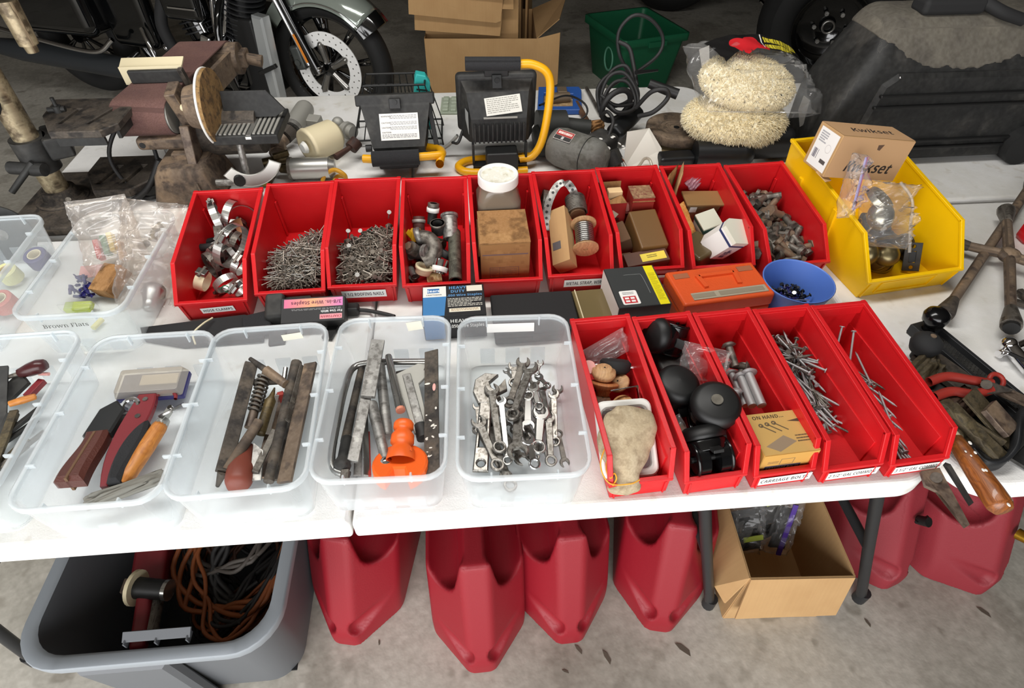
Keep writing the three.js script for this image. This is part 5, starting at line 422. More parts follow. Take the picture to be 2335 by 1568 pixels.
{ const knobP = [[0.0003, 0.026], [0.012, 0.025], [0.021, 0.018], [0.0245, 0.008], [0.022, -0.004], [0.012, -0.012], [0.008, -0.018], [0.008, -0.026], [0.026, -0.03], [0.027, -0.034], [0.0003, -0.034]]; const t = thing('doorknob', 'aged brass door knob with a round face in the yellow bin', 'door knob', [1.063, 0.785, -0.5], [0.5, 0.3, 0.4]); part(t, 'knob', lathe(knobP, 28), K.brassOld); part(t, 'rose', lathe([[0.006, -0.034], [0.03, -0.034], [0.029, -0.03], [0.026, -0.029]], 28), K.brassOld); const u = copyOf(t, 'aged brass door knob lying on its side against the yellow bin wall', [1.024, 0.79, -0.502], [1.1, -0.7, 0.6]); t.userData.group = u.userData.group = 'brass door knobs'; }
{ const t = thing('latch_plate', 'black mortise latch with a slotted plate in the yellow bin', 'latch', [1.13, 0.775, -0.506], [-0.6, -0.5, 0.2]); part(t, 'plate', ext([[-0.016, -0.03], [0.016, -0.03], [0.016, 0.03], [-0.016, 0.03]], 0.003, 0.0006, [circ(0.004, 10, 0, 0.022), circ(0.004, 10, 0, -0.022), [[-0.006, -0.012], [0.006, -0.012], [0.006, 0.012], [-0.006, 0.012]]]), K.dustBlack); part(t, 'bolt_case', cyl([0, 0, -0.05], [0, 0, 0], 0.012, 0.012, 14), K.black); }
one('door_lock', 'dark lock cylinder under the bag of brass hardware', 'lock', [cyl([-0.03, 0, 0], [0.03, 0, 0], 0.02, 0.02, 18), box(0.03, 0.03, 0.05, [0, 0, -0.03])], K.dustBlack, [1.124, 0.77, -0.553], 0.4);
one('door_lock', 'dark lock chassis behind the brass door knobs', 'lock', [cyl([-0.03, 0, 0], [0.03, 0, 0], 0.024, 0.022, 18), box(0.05, 0.04, 0.06, [0, 0.01, -0.03])], K.dustBlack, [1.083, 0.775, -0.573], -0.2);

// ================= what lies in the narrow red bins =================
reseed(401);
one('plastic_bag', 'crumpled clear bag at the back of the wooden knob bin', 'bag', pillow(0.085, 0.04, 0.02, 11.3, 1.3, 18), K.film, [0.422, 0.805, -0.257], [-0.9, 0.2, 0.3]);
{ const t = thing('pill_tube', 'small white-capped clear tube beside the wooden knobs', 'tube', [0.383, 0.785, -0.229], [0.5, 0, 0.05]); part(t, 'cap', cyl([0, 0.02, 0], [0, 0.027, 0], 0.0115, 0.0115, 18), K.pink); part(t, 'wall', cyl([0, -0.03, 0], [0, 0.02, 0], 0.01, 0.0105, 18), K.film); part(t, 'stem', cyl([0, -0.028, 0], [0, 0.015, 0], 0.0025), K.white); }
{ const t = thing('rubber_stopper', 'black rubber disc on a chrome pin', 'stopper', [0.431, 0.792, -0.23], [-0.7, 0.1, -0.2]); part(t, 'disc', lathe([[0.0003, -0.012], [0.02, -0.012], [0.026, -0.006], [0.027, 0.006], [0.022, 0.011], [0.0003, 0.012]], 28), K.blackMatte); part(t, 'pin', cyl([-0.036, -0.002, -0.008], [0.036, 0, 0.008], 0.003), K.chrome); for (const s of [-1, 1]) part(t, 'pin_end', xf(new THREE.SphereGeometry(0.0052, 12, 8), [s * 0.037, -s * -0.001, s * 0.008]), K.chrome); }
const knobProf = [[0, 0], [0.01, 0.45], [0.14, 0.55], [0.2, 0.5], [0.3, 0.8], [0.55, 1], [0.75, 0.9], [0.9, 0.55], [1, 0.5], [1, 0]];
function woodKnob(label, a, b, R, m, prof = knobProf) { const L = len(a, b), t = lay(thing('drawer_pull', label, 'knob', [0, 0, 0], 0, 'wooden knobs'), a, b); part(t, 'knob', lathe(prof.map(([y, r]) => [Math.max(0.0003, r * R), (y - 0.5) * L]), 24), m); part(t, 'screw_hole', cyl([0, L / 2 - 0.001, 0], [0, L / 2 + 0.0004, 0], 0.0016), K.black); return t; }
woodKnob('round pale wooden knob with its drilled face up', [0.404, 0.79, -0.202], [0.406, 0.815, -0.207], 0.0205, K.paleWood, [[0, 0.3], [0.2, 0.8], [0.5, 1], [0.75, 0.95], [0.85, 0.6], [1, 0.58], [1, 0]]);
woodKnob('flared pinkish wooden knob under the round one', [0.401, 0.775, -0.177], [0.405, 0.795, -0.192], 0.0245, mat({ map: paleWoodTex, c: '#eec3aa', r: 0.55 }), [[0, 0], [0.01, 0.5], [0.3, 0.45], [0.6, 0.6], [0.85, 0.95], [0.95, 1], [1, 0.9], [1, 0]]);
woodKnob('dark walnut wooden knob half under the clear pack', [0.397, 0.765, -0.158], [0.399, 0.785, -0.169], 0.0195, K.darkWood, [[0, 0], [0.02, 0.9], [0.4, 1], [0.75, 0.75], [1, 0.6], [1, 0]]);
woodKnob('pinkish flat wooden knob against the bin wall', [0.386, 0.765, -0.187], [0.39, 0.78, -0.188], 0.0165, mat({ map: paleWoodTex, c: '#e6b3a6', r: 0.55 }));
woodKnob('pale flat wooden knob behind the chrome frame', [0.437, 0.775, -0.199], [0.429, 0.79, -0.198], 0.0185, K.paleWood);
woodKnob('white-washed wooden knob in front of the chrome frame', [0.432, 0.775, -0.15], [0.424, 0.795, -0.15], 0.0185, mat({ map: paleWoodTex, c: '#fff2dd', r: 0.6 }));
one('chrome_bracket', 'thin chrome corner frame beside the white-washed knob', 'frame', [box(0.046, 0.002, 0.008, [0, 0.032, 0]), box(0.002, 0.066, 0.008, [0.023, 0, 0])], K.chrome, [0.432, 0.79, -0.14], [-0.85, 0.15, 0]);
{ const t = thing('blister_pack', 'clear blister pack with a rounded white foam border', 'pack', [0.418, 0.79, -0.082], [-0.98, 0.1, -0.06]); const o = (w, h, r) => rrect(w, h, r, 0).map(([x, , z]) => [x, z]); part(t, 'foam_border', ext(o(0.088, 0.118, 0.014), 0.014, 0.003, [o(0.07, 0.094, 0.01).reverse()]), K.whiteMatte); part(t, 'window', rbox(0.072, 0.096, 0.016, 0.005, [0, 0, 0.004]), K.film); part(t, 'dark_panel', box(0.016, 0.03, 0.003, [0.022, 0.03, -0.009]), K.maroon); }
{ const f = (x, y, z) => { const fold = 0.0022 * Math.sin(x * 95 + y * 60) * smooth(0.01, -0.05, y) + 0.0012 * n3(x * 60 + 1, y * 45, z * 50); const w = 0.042 - 0.014 * smooth(-0.02, -0.07, y), q = Math.hypot(x / w, (y - 0.004) / 0.056, z / (0.017 - 0.1 * Math.max(0, y - 0.03))) - 1, r = Math.hypot((x + 0.004) / 0.022, (y + 0.062) / 0.014, z / 0.012) - 1, e = Math.hypot((x - 0.032) / 0.016, (y - 0.03) / 0.022, z / 0.009) - 1; return smin(smin(q * 0.017, r * 0.012, 0.01), e * 0.01, 0.01) + fold; }; const t = thing('suede_pouch', 'crumpled tan suede pouch tied with orange string', 'pouch', [0.41, 0.8, -0.064], [-0.95, 0.12, -0.2]); part(t, 'pouch', net(f, [-0.062, -0.085, -0.03], [0.062, 0.075, 0.03], 0.0028), K.suede); part(t, 'string', tube([[-0.03, 0.004, 0.013], [-0.04, -0.03, 0.013], [-0.026, -0.056, 0.012], [0.004, -0.056, 0.014], [0.02, -0.05, 0.01]], 0.0011, 6, 40), mat({ c: '#d99a2e', r: 0.7 })); }
one('string_end', 'loose orange string hanging over the front lip', 'string', [tube([[0.382, 0.795, -0.049], [0.377, 0.79, -0.03], [0.381, 0.787, -0.017], [0.387, 0.79, -0.023], [0.39, 0.785, -0.017], [0.385, 0.775, -0.012], [0.383, 0.766, -0.013]], 0.0012, 6, 50), xf(new THREE.SphereGeometry(0.004, 8, 6), [0.383, 0.766, -0.013])], mat({ c: '#e39a1f', r: 0.7 }));
woodKnob('small brass-coloured knob behind the suede pouch', [0.388, 0.78, -0.112], [0.391, 0.79, -0.119], 0.0125, K.brass);
// ---- casters: twin glossy black wheels under a round hood
function caster(label, p, r, R = 0.034) { const t = thing('twin_caster', label, 'caster', p, r, 'black casters'); part(t, 'hood', lathe([[0.0003, 0.028], [R * 0.75, 0.026], [R * 0.98, 0.02], [R * 1.05, 0.012], [R * 1.05, 0.006], [R * 0.9, 0.006], [R * 0.9, 0.0]], 36), mat({ c: '#0c0c0c', r: 0.5 })); part(t, 'hood_band', lathe([[R * 0.98, -0.012], [R * 1.0, -0.011], [R * 1.0, 0.0], [R * 0.95, 0.004]], 36), K.blackGloss); for (const s of [-1, 1]) { const w = part(t, 'wheel', xf(new THREE.CylinderGeometry(R * 0.78, R * 0.78, 0.018, 30), [s * 0.017, -0.022, 0.004], [0, 0, Math.PI / 2]), K.blackGloss); part(w, 'tread_edge', xf(new THREE.TorusGeometry(R * 0.76, 0.003, 8, 30), [s * 0.0265, -0.022, 0.004], [0, Math.PI / 2, 0]), K.blackGloss); } part(t, 'axle', cyl([-0.03, -0.022, 0.004], [0.03, -0.022, 0.004], 0.005), K.black); part(t, 'brake_tab', box(0.016, 0.005, 0.02, [0, -0.012, R * 1.05], [0.5, 0, 0]), K.black); return t; }
caster('black caster lying on its side at the back of the caster bin', [0.521, 0.808, -0.28], [-0.3, 0.4, 1.15], 0.031);
caster('black caster with a dusty flat round cover', [0.516, 0.8, -0.166], [0.15, 0.2, -0.08], 0.034);
caster('black caster whose cover has a grey dust patch', [0.56, 0.812, -0.113], [0.2, 0.1, 0.06], 0.037);
caster('black caster with its glossy twin wheels up at the front of the bin', [0.537, 0.785, -0.068], [-1.05, 0.1, 0.02], 0.033);
one('dust_patch', 'grey dust patch on the caster cover', 'dust', lathe([[0.0003, 0], [0.009, 0.0002]], 14), K.dustTop, [0.556, 0.841, -0.107], [0.2, 0, 0.1]);
{ const t = thing('zip_bag', 'crumpled clear zip bag between the black casters', 'bag', [0.572, 0.81, -0.2], [-0.8, 0.1, -0.35]); part(t, 'film', pillow(0.082, 0.07, 0.03, 13.7, 1.4, 22), K.film); part(t, 'zip_strip', box(0.004, 0.06, 0.003, [0.034, 0, 0.006]), K.bag); }
one('plastic_bag', 'scrap of clear plastic with brown hardware beside the caster', 'bag', pillow(0.03, 0.05, 0.016, 15.1, 1.2, 14), K.film, [0.508, 0.775, -0.098], [-1, 0.2, 0.2]);
one('hinge_plate', 'brown hinge plate under the scrap of plastic', 'hinge', box(0.022, 0.004, 0.04), K.copper, [0.514, 0.762, -0.116], [0.2, 0.3, 0]);
one('rubber_bumper', 'dark rubber pad under the clear zip bag', 'pad', rbox(0.07, 0.02, 0.05, 0.006), K.dustBlack, [0.546, 0.77, -0.251], [0.1, 0.2, 0]);
// ---- carriage bolts and their carton
function carriage(label, a, b, r, m) { const L = len(a, b), t = lay(thing('carriage_bolt', label, 'bolt', [0, 0, 0], 0, 'carriage bolts'), a, b); part(t, 'shank', cyl([0, -L / 2, 0], [0, L / 2 - 0.004, 0], r, r, 12), m); part(t, 'domed_head', lathe([[0.0003, L / 2 + 0.003], [r * 1.3, L / 2 + 0.002], [r * 2, L / 2 - 0.003], [r * 0.9, L / 2 - 0.004]], 16), m); return t; }
carriage('thick grey carriage bolt with its domed head up', [0.653, 0.785, -0.132], [0.653, 0.79, -0.2], 0.0075, K.zinc);
carriage('grey carriage bolt beside the domed-head one', [0.64, 0.78, -0.136], [0.642, 0.782, -0.2], 0.007, K.zinc);
carriage('dark carriage bolt leaning at the back of the bin', [0.64, 0.785, -0.219], [0.636, 0.8, -0.258], 0.0065, K.dullSteel);
carriage('slim grey carriage bolt by the bin wall', [0.635, 0.77, -0.145], [0.636, 0.77, -0.218], 0.006, K.zinc);
carriage('short dark carriage bolt under the thick one', [0.635, 0.765, -0.202], [0.666, 0.77, -0.231], 0.006, K.boltDark);
carriage('upright grey bolt stub beside the yellow carton', [0.623, 0.772, -0.158], [0.623, 0.785, -0.168], 0.0055, K.zinc);
carriage('rusty bolt across the back of the bolt heap', [0.633, 0.77, -0.239], [0.665, 0.775, -0.223], 0.006, K.darkRust);
for (let i = 0; i < 8; i++) { const a = V([0.643, 0.755, -0.215]).add(V(rr(-0.016, 0.016), rr(0, 0.008), rr(-0.03, 0.04))); one('hex_nut', 'small loose nut among the carriage bolts', 'nut', ext(circ(0.0075, 6), 0.006, 0.0008, [circ(0.004, 10)]), pick([K.dullSteel, K.darkRust, K.zinc]), a.toArray(), [rr(0, 3), rr(0, 3), 0], 'loose nuts among the carriage bolts'); }
{ const W = 0.088, H = 0.058, D = 0.076, t = thing('bolt_carton', 'yellow-brown carriage bolt carton with drawings of bolts on its lid', 'carton', [0.643, 0.746, -0.112], [0, 0.06, 0]); t.position.set(...[0.651, 0.776, -0.065]); part(t, 'box', box(W, H, D, [0, 0, 0], [0, 0, 0], 0.001), mat({ c: '#c39245', r: 0.8 })); sheet(t, 'top_print', W - 0.001, D - 0.001, print(W, D, (g, w, h) => { g.fillStyle = '#c09a58'; g.fillRect(0, 0, w, h); g.fillStyle = '#3a2c1c'; wordFont(g, h * 0.12); g.fillText('ON HAND...', w * 0.4, h * 0.1); g.strokeStyle = '#5a4a34'; g.lineWidth = 6; for (const [x, y] of [[0.2, 0.3], [0.32, 0.28], [0.45, 0.26]]) { g.beginPath(); g.moveTo(w * x, h * y); g.lineTo(w * (x + 0.2), h * (y + 0.2)); g.stroke(); g.beginPath(); g.arc(w * x, h * y, 8, 0, 7); g.stroke(); } g.fillStyle = '#4a3a28'; g.beginPath(); g.moveTo(w * 0.7, h * 0.25); g.lineTo(w * 0.98, h * 0.2); g.lineTo(w * 0.95, h * 0.3); g.fill(); g.fillStyle = '#8f7a62'; g.beginPath(); g.moveTo(w * 0.1, h * 0.8); g.lineTo(w * 0.5, h * 0.58); g.lineTo(w * 0.68, h * 0.75); g.lineTo(w * 0.3, h * 0.95); g.fill(); lines(g, w * 0.7, h * 0.6, w * 0.25, h * 0.2, 3, '#4a3a28'); }, 256, { r: 0.8 }), [0, H / 2 + 0.0004, 0], [-Math.PI / 2, 0, 0]); sheet(t, 'front_print', W - 0.001, H - 0.001, print(W, H, (g, w, h) => { g.fillStyle = '#c39448'; g.fillRect(0, 0, w, h); g.fillStyle = '#3f3f55'; g.fillRect(w * 0.1, h * 0.5, w * 0.66, h * 0.22); g.fillStyle = '#e0cf9a'; wordFont(g, h * 0.15); g.fillText('CARRIAGE BOLTS', w * 0.44, h * 0.62, w * 0.6); g.fillStyle = '#4a3a2a'; wordFont(g, h * 0.16); g.fillText('BOLTS', w * 0.44, h * 0.84); g.strokeStyle = '#6a5a40'; g.lineWidth = 3; g.strokeRect(w * 0.35, h * 0.22, w * 0.24, h * 0.24); lines(g, w * 0.12, h * 0.3, w * 0.2, h * 0.12, 2, '#6a5236'); }, 256, { r: 0.8 }), [0, 0, D / 2 + 0.0004]); }
// ---- long galvanised nails
const longNail = mg([cyl([0, -0.034, 0], [0, 0.032, 0], 0.0019, 0.0019, 6), cyl([0, 0.032, 0], [0, 0.0335, 0], 0.0045, 0.0045, 9), cyl([0, -0.041, 0], [0, -0.034, 0], 0.0003, 0.0019, 6)]);
for (let i = 0; i < 64; i++) { const q = rnd(), u = lerp(1788, 1878, q) + rr(-14, 22) * (1 - q * 0.6), v = lerp(795, 960, q), y = tabled + 0.008 + (1 - q) * rr(0, 0.045) + rr(0, 0.012), p = V([0.745, 0.775, -0.252]).lerp(V([0.76, 0.755, -0.113]), q).add(V(rr(-0.018, 0.022) * (1 - q * 0.6), rr(-0.012, 0.018) * (1 - q), rr(-0.01, 0.01))).toArray(); one('galvanised_nail', 'grey galvanised nail in the long heap of the narrow bin', 'nail', longNail, pick([K.zinc, K.zinc, K.dullSteel]), p, [Math.PI / 2 + rr(-0.25, 0.35) * (1 - q), rr(-0.5, 0.6) + (rnd() < 0.25 ? rr(-1, 1) : 0) + (rnd() < 0.5 ? Math.PI : 0), 0], 'galvanised nails in the long heap'); }
for (let i = 0; i < 26; i++) one('galvanised_nail', 'grey galvanised nail in the long heap of the narrow bin', 'nail', longNail, pick([K.zinc, K.dullSteel]), V([0.738, 0.79, -0.228]).add(V(rr(-0.022, 0.026), rr(-0.014, 0.012), rr(-0.03, 0.03))).toArray(), [Math.PI / 2 + rr(-0.6, 0.6), rr(0, 6.3), 0], 'galvanised nails in the long heap');
for (let i = 0; i < 24; i++) { const q = rnd(), p = V([0.87, 0.765, -0.22]).lerp(V([0.856, 0.752, -0.049]), q).add(V(rr(-0.012, 0.006), rr(-0.004, 0.008), rr(-0.01, 0.01))).toArray(); one('galvanised_nail', 'grey nail lying along the wall of the nearly empty narrow bin', 'nail', longNail, pick([K.zinc, K.dullSteel]), p, [Math.PI / 2 + rr(-0.1, 0.15), 0.1 + rr(-0.3, 0.3) + (rnd() < 0.5 ? Math.PI : 0), 0], 'nails in the nearly empty bin'); }
lay(one('galvanised_nail', 'long nail standing up against the wall of the nearly empty bin', 'nail', longNail, K.zinc), [0.847, 0.77, -0.214], [0.863, 0.81, -0.263]); lay(one('galvanised_nail', 'shorter-looking nail leaning behind the upright nail', 'nail', longNail, K.zinc), [0.835, 0.775, -0.245], [0.842, 0.8, -0.264]);

// ================= tools on the table beside the yellow bin =================
function socketEnd(p, d, r) { const a = V(p), b = a.clone().add(V(d).normalize().multiplyScalar(0.045)); return [cyl(a.toArray(), b.toArray(), r * 0.6, r, 16), cyl(b.toArray(), b.clone().add(V(d).normalize().multiplyScalar(0.012)).toArray(), r, r, 16)]; }
{ const c = V([1.341, 0.775, -0.496]), t = thing('lug_wrench', 'rusty four-way lug wrench with bright worn socket ends', 'lug wrench', [0, 0, 0]); const E = [[1.446, 0.775, -0.656], [1.202, 0.775, -0.294], [1.248, 0.762, -0.575], [1.435, 0.775, -0.403]]; E.forEach((e, i) => { const d = V(e).sub(c); const k = part(t, 'arm', cyl(c.toArray(), V(e).sub(d.clone().normalize().multiplyScalar(0.03)).toArray(), 0.0105, 0.0095, 12), i === 1 ? K.brownSteel : K.rust); const s = V(e).sub(d.clone().normalize().multiplyScalar(0.05)); part(t, 'socket', socketEnd(s.toArray(), d.toArray(), 0.0175), i < 2 ? K.dullSteel : K.darkRust); }); part(t, 'boss', xf(new THREE.SphereGeometry(0.019, 16, 12), c.toArray(), [0, 0, 0], [1.2, 0.8, 1.2]), K.rust); part(t, 'socket_bore', cyl([1.2, 0.775, -0.29], [1.193, 0.775, -0.281], 0.0135, 0.0135, 14), K.black); }
{ const a = V([1.116, 0.766, -0.351]), b = V([1.6, 0.758, -0.775]), t = thing('lug_bar', 'long rusty tyre bar with a socket end lying under the lug wrench', 'bar'); part(t, 'shaft', cyl(a.toArray(), b.toArray(), 0.0095, 0.0105, 12), K.rust); part(t, 'socket_low', socketEnd(a.clone().lerp(b, 0.06).toArray(), a.clone().sub(b).toArray(), 0.017), K.darkRust); part(t, 'socket_high', socketEnd(b.toArray(), b.clone().sub(a).toArray(), 0.018), K.darkRust); }
// rasp plane: a channel body with a perforated blade and two knobs
{ const a = [1.05, 0.752, -0.325], b = [1.088, 0.752, -0.177], L = 0.27, A = V(a), dir = V(b).sub(A).normalize(), B = A.clone().add(dir.clone().multiplyScalar(L)), t = lay(thing('rasp_plane', 'long grey hand rasp plane with perforated blade and black ball knobs', 'rasp'), a, B.toArray()); part(t, 'side_rail', [box(0.008, L, 0.022, [-0.021, 0, 0]), box(0.008, L, 0.022, [0.021, 0, 0])], K.darkSteel); part(t, 'end_plate', box(0.05, 0.032, 0.02, [0, -L / 2 + 0.014, 0]), K.darkSteel); const bl = part(t, 'blade', box(0.034, L - 0.03, 0.003, [0, 0.012, -0.002]), K.dustBlack); reseed(9); for (let i = 0; i < 30; i++) for (let j = 0; j < 5; j++) part(bl, 'tooth', xf(new THREE.BoxGeometry(0.0035, 0.0016, 0.0018), [-0.012 + j * 0.006, -L / 2 + 0.05 + i * 0.0068 + (j % 2) * 0.003, 0.0004], [0.5, 0, 0.4]), K.steel); part(t, 'knob_front', lathe([[0.0003, 0.05], [0.012, 0.049], [0.02, 0.043], [0.023, 0.034], [0.02, 0.022], [0.011, 0.013], [0.009, 0.006], [0.013, 0.0], [0.0003, 0]], 24, [0.004, -L / 2 + 0.02, 0.008], [Math.PI / 2, 0, 0]), K.blackGloss); }
{ const t = thing('wooden_ball', 'round black wooden knob of an old plane behind the narrow bin', 'knob', [0, 0, 0]); t.position.set(...[0.998, 0.752, -0.244]); part(t, 'ball', lathe([[0.0003, 0.055], [0.015, 0.053], [0.024, 0.044], [0.026, 0.033], [0.022, 0.02], [0.012, 0.012], [0.012, 0], [0.0003, 0]], 26), K.blackMatte); part(t, 'screw', cyl([0.003, 0.053, 0], [0.003, 0.056, 0], 0.005), K.brownSteel); part(t, 'iron_body', [box(0.05, 0.012, 0.12, [0.03, 0.006, 0.05], [0, 0.4, 0])], K.darkRust); }
// tin snips with red grips
{ const t = thing('tin_snips', 'red-handled tin snips lying across the old tools', 'snips'); part(t, 'handle', tube([[0.952, 0.786, -0.159], [0.986, 0.79, -0.165], [1.022, 0.79, -0.154], [1.052, 0.79, -0.144]], 0.008, 10, 30), K.redTool, 'red dipped handle'); part(t, 'handle', tube([[0.946, 0.782, -0.13], [0.979, 0.785, -0.137], [1.01, 0.787, -0.127], [1.042, 0.79, -0.132]], 0.008, 10, 30), K.redTool, 'red dipped handle'); part(t, 'blade', panel([[1.031, 0.797, -0.148], [1.077, 0.79, -0.127], [1.027, 0.79, -0.122]], 0.006), K.darkRust); part(t, 'blade', panel([[1.025, 0.791, -0.14], [1.05, 0.789, -0.132], [1.087, 0.78, -0.102], [1.1, 0.78, -0.12], [1.072, 0.786, -0.139]], 0.006), K.brownSteel); part(t, 'pivot', cyl([1.04, 0.79, -0.14], [1.028, 0.802, -0.134], 0.008), K.darkRust); part(t, 'hook', ring(0.012, 0.004, [1.063, 0.79, -0.149], [-1.0, 0, 0], 8, 20), K.redTool); }
// leather and brass hand tools in a heap
const oldGroup = 'old hand tools heaped beside the narrow bins';
{ const t = thing('block_plane', 'oily old block plane with a curved dark front iron', 'plane'); const p = [1.005, 0.745, -0.099]; t.position.set(...p); t.rotation.y = 0.55; part(t, 'sole', ext([[-0.028, -0.075], [0.028, -0.075], [0.024, 0.06], [0, 0.085], [-0.024, 0.06]], 0.008, 0.001).rotateX(-Math.PI / 2).translate(0, 0.006, 0), K.dustBlack); part(t, 'cheek', [box(0.004, 0.03, 0.09, [-0.026, 0.018, 0.01]), box(0.004, 0.03, 0.09, [0.026, 0.018, 0.01])], K.oily); part(t, 'iron', box(0.04, 0.004, 0.1, [0, 0.034, 0.02], [0.4, 0, 0]), K.oily); part(t, 'lever_cap', box(0.036, 0.01, 0.05, [0, 0.042, 0.028], [0.4, 0, 0]), K.brownSteel); }
one('clamp_strap', 'broad dark iron hook curling over the table edge', 'hook', (() => { const c = new THREE.CatmullRomCurve3([[1.122, 0.752, -0.117], [1.074, 0.765, -0.092], [1.044, 0.77, -0.06], [1.022, 0.762, -0.03], [0.995, 0.75, -0.014], [0.972, 0.748, -0.018], [0.967, 0.748, -0.043]].map((q) => V(q))), R = []; for (let i = 0; i <= 40; i++) { const p = c.getPoint(i / 40), n = V(0, 1, 0), d = c.getTangent(i / 40), s = d.clone().cross(n).normalize(); R.push([p.clone().add(n.clone().multiplyScalar(0.016)).add(s.clone().multiplyScalar(0.004)), p.clone().add(n.clone().multiplyScalar(0.016)).sub(s.clone().multiplyScalar(0.004)), p.clone().sub(n.clone().multiplyScalar(0.006)).sub(s.clone().multiplyScalar(0.004)), p.clone().sub(n.clone().multiplyScalar(0.006)).add(s.clone().multiplyScalar(0.004))].map((q) => q.toArray())); } return loft(R, true, true); })(), K.darkSteel);
one('pliers', 'dirty brass-coloured pliers jaw under the tin snips', 'pliers', [xf(pillow(0.05, 0.09, 0.025, 3.7, 0.9, 14), [0, 0, 0], [-1.3, 0, 0.4]), xf(pillow(0.03, 0.12, 0.02, 5.7, 0.7, 14), [0.01, 0.008, 0.03], [-1.4, 0.4, -0.2])], K.oily, [0.964, 0.762, -0.098], 0.2, oldGroup);
one('leather_scrap', 'folded dark brown leather scrap between the old tools', 'leather', xf(pillow(0.07, 0.05, 0.02, 8.8, 1.2, 18), [0, 0, 0], [-1.1, 0, 0]), mat({ c: '#3a281c', r: 0.7 }), [1, 0.765, -0.121], 0.5, oldGroup);
one('leather_scrap', 'oily olive cloth scrap beside the ball knob', 'cloth', xf(pillow(0.09, 0.05, 0.022, 2.8, 1.1, 18), [0, 0, 0], [-1.2, 0, 0.3]), K.oily, [0.975, 0.765, -0.196], 0.3, oldGroup);
one('iron_plate', 'flat black iron plate under the old tool heap', 'plate', box(0.09, 0.006, 0.2), K.dustBlack, [1.032, 0.746, -0.101], [0, 0.6, 0], oldGroup);
{ const a = [0.94, 0.766, 0.068], b = [0.946, 0.764, -0.072], t = lay(thing('trowel', 'worn tool with a chipped orange-brown wooden handle over the table edge', 'trowel'), a, b), L = len(a, b); part(t, 'handle', lathe([[0.0003, -L / 2], [0.013, -L / 2 + 0.001], [0.0175, -L / 2 + 0.01], [0.0175, -L / 2 + 0.03], [0.0155, 0], [0.013, L * 0.3], [0.012, L * 0.4], [0.0003, L * 0.4]], 20), K.oldWood); part(t, 'ferrule', cyl([0, L * 0.39, 0], [0, L * 0.5, 0], 0.0115, 0.01, 16), K.cream); reseed(44); for (let i = 0; i < 7; i++) { const q = rr(-0.5, 0.3), th = rr(-0.8, 0.8); part(t, 'paint_chip', xf(new THREE.SphereGeometry(rr(0.0015, 0.003), 8, 6), [0.0158 * Math.sin(th), q * L, 0.0158 * Math.cos(th)], [0, 0, 0], [1, 1.3, 0.4]), K.whiteMatte); } }
{ const t = thing('tin_snips', 'dark old shears whose points reach over the table edge', 'snips'); part(t, 'blade', panel([[0.868, 0.752, -0.012], [0.898, 0.754, -0.014], [0.896, 0.752, 0.013], [0.891, 0.748, 0.077], [0.883, 0.748, 0.08], [0.881, 0.75, 0.028], [0.862, 0.75, 0.012]], 0.006), K.brownSteel); part(t, 'blade', panel([[0.908, 0.757, -0.022], [0.916, 0.757, -0.017], [0.915, 0.752, 0.046], [0.909, 0.752, 0.049]], 0.006), K.dustBlack); part(t, 'pivot', cyl([0.888, 0.75, 0], [0.88, 0.76, 0.004], 0.008), K.darkRust); }
// chrome socket handles and a red plastic body at the edge
{ const t = thing('socket_adapter', 'bright chrome universal joint beside the lug wrench', 'socket'); const p = V([1.182, 0.757, -0.242]); part(t, 'body', cyl([1.178, 0.76, -0.259], [1.178, 0.757, -0.193], 0.0125, 0.0125, 16), K.chrome); part(t, 'cross_arm', cyl([1.154, 0.752, -0.24], [1.226, 0.757, -0.263], 0.0075, 0.0075, 14), K.chrome); part(t, 'end_ball', xf(new THREE.SphereGeometry(0.0145, 18, 14), [1.177, 0.762, -0.254]), K.chrome); part(t, 'knurled_ring', ring(0.0125, 0.002, [1.163, 0.755, -0.245], [0, 0.8, 0], 6, 18), K.chrome); part(t, 'slot', box(0.004, 0.006, 0.04, [1.167, 0.769, -0.212], [0, 0.7, 0]), K.black); }
one('oil_bottle', 'faceted bright red plastic bottle beside the lug wrench', 'bottle', lathe([[0.0003, 0], [0.03, 0], [0.034, 0.008], [0.034, 0.03], [0.02, 0.045], [0.012, 0.05], [0.0003, 0.05]], 8), K.redBright, [1.479, 0.742, -0.586], [0, 0.3, 0]);
one('pliers', 'rusty pliers mostly hidden behind the chrome joint', 'pliers', [box(0.012, 0.01, 0.09, [0, 0.005, 0], [0, 0.5, 0]), box(0.012, 0.01, 0.09, [0.01, 0.008, 0], [0, -0.3, 0])], K.darkRust, [1.312, 0.743, -0.362], 0.4, oldGroup);

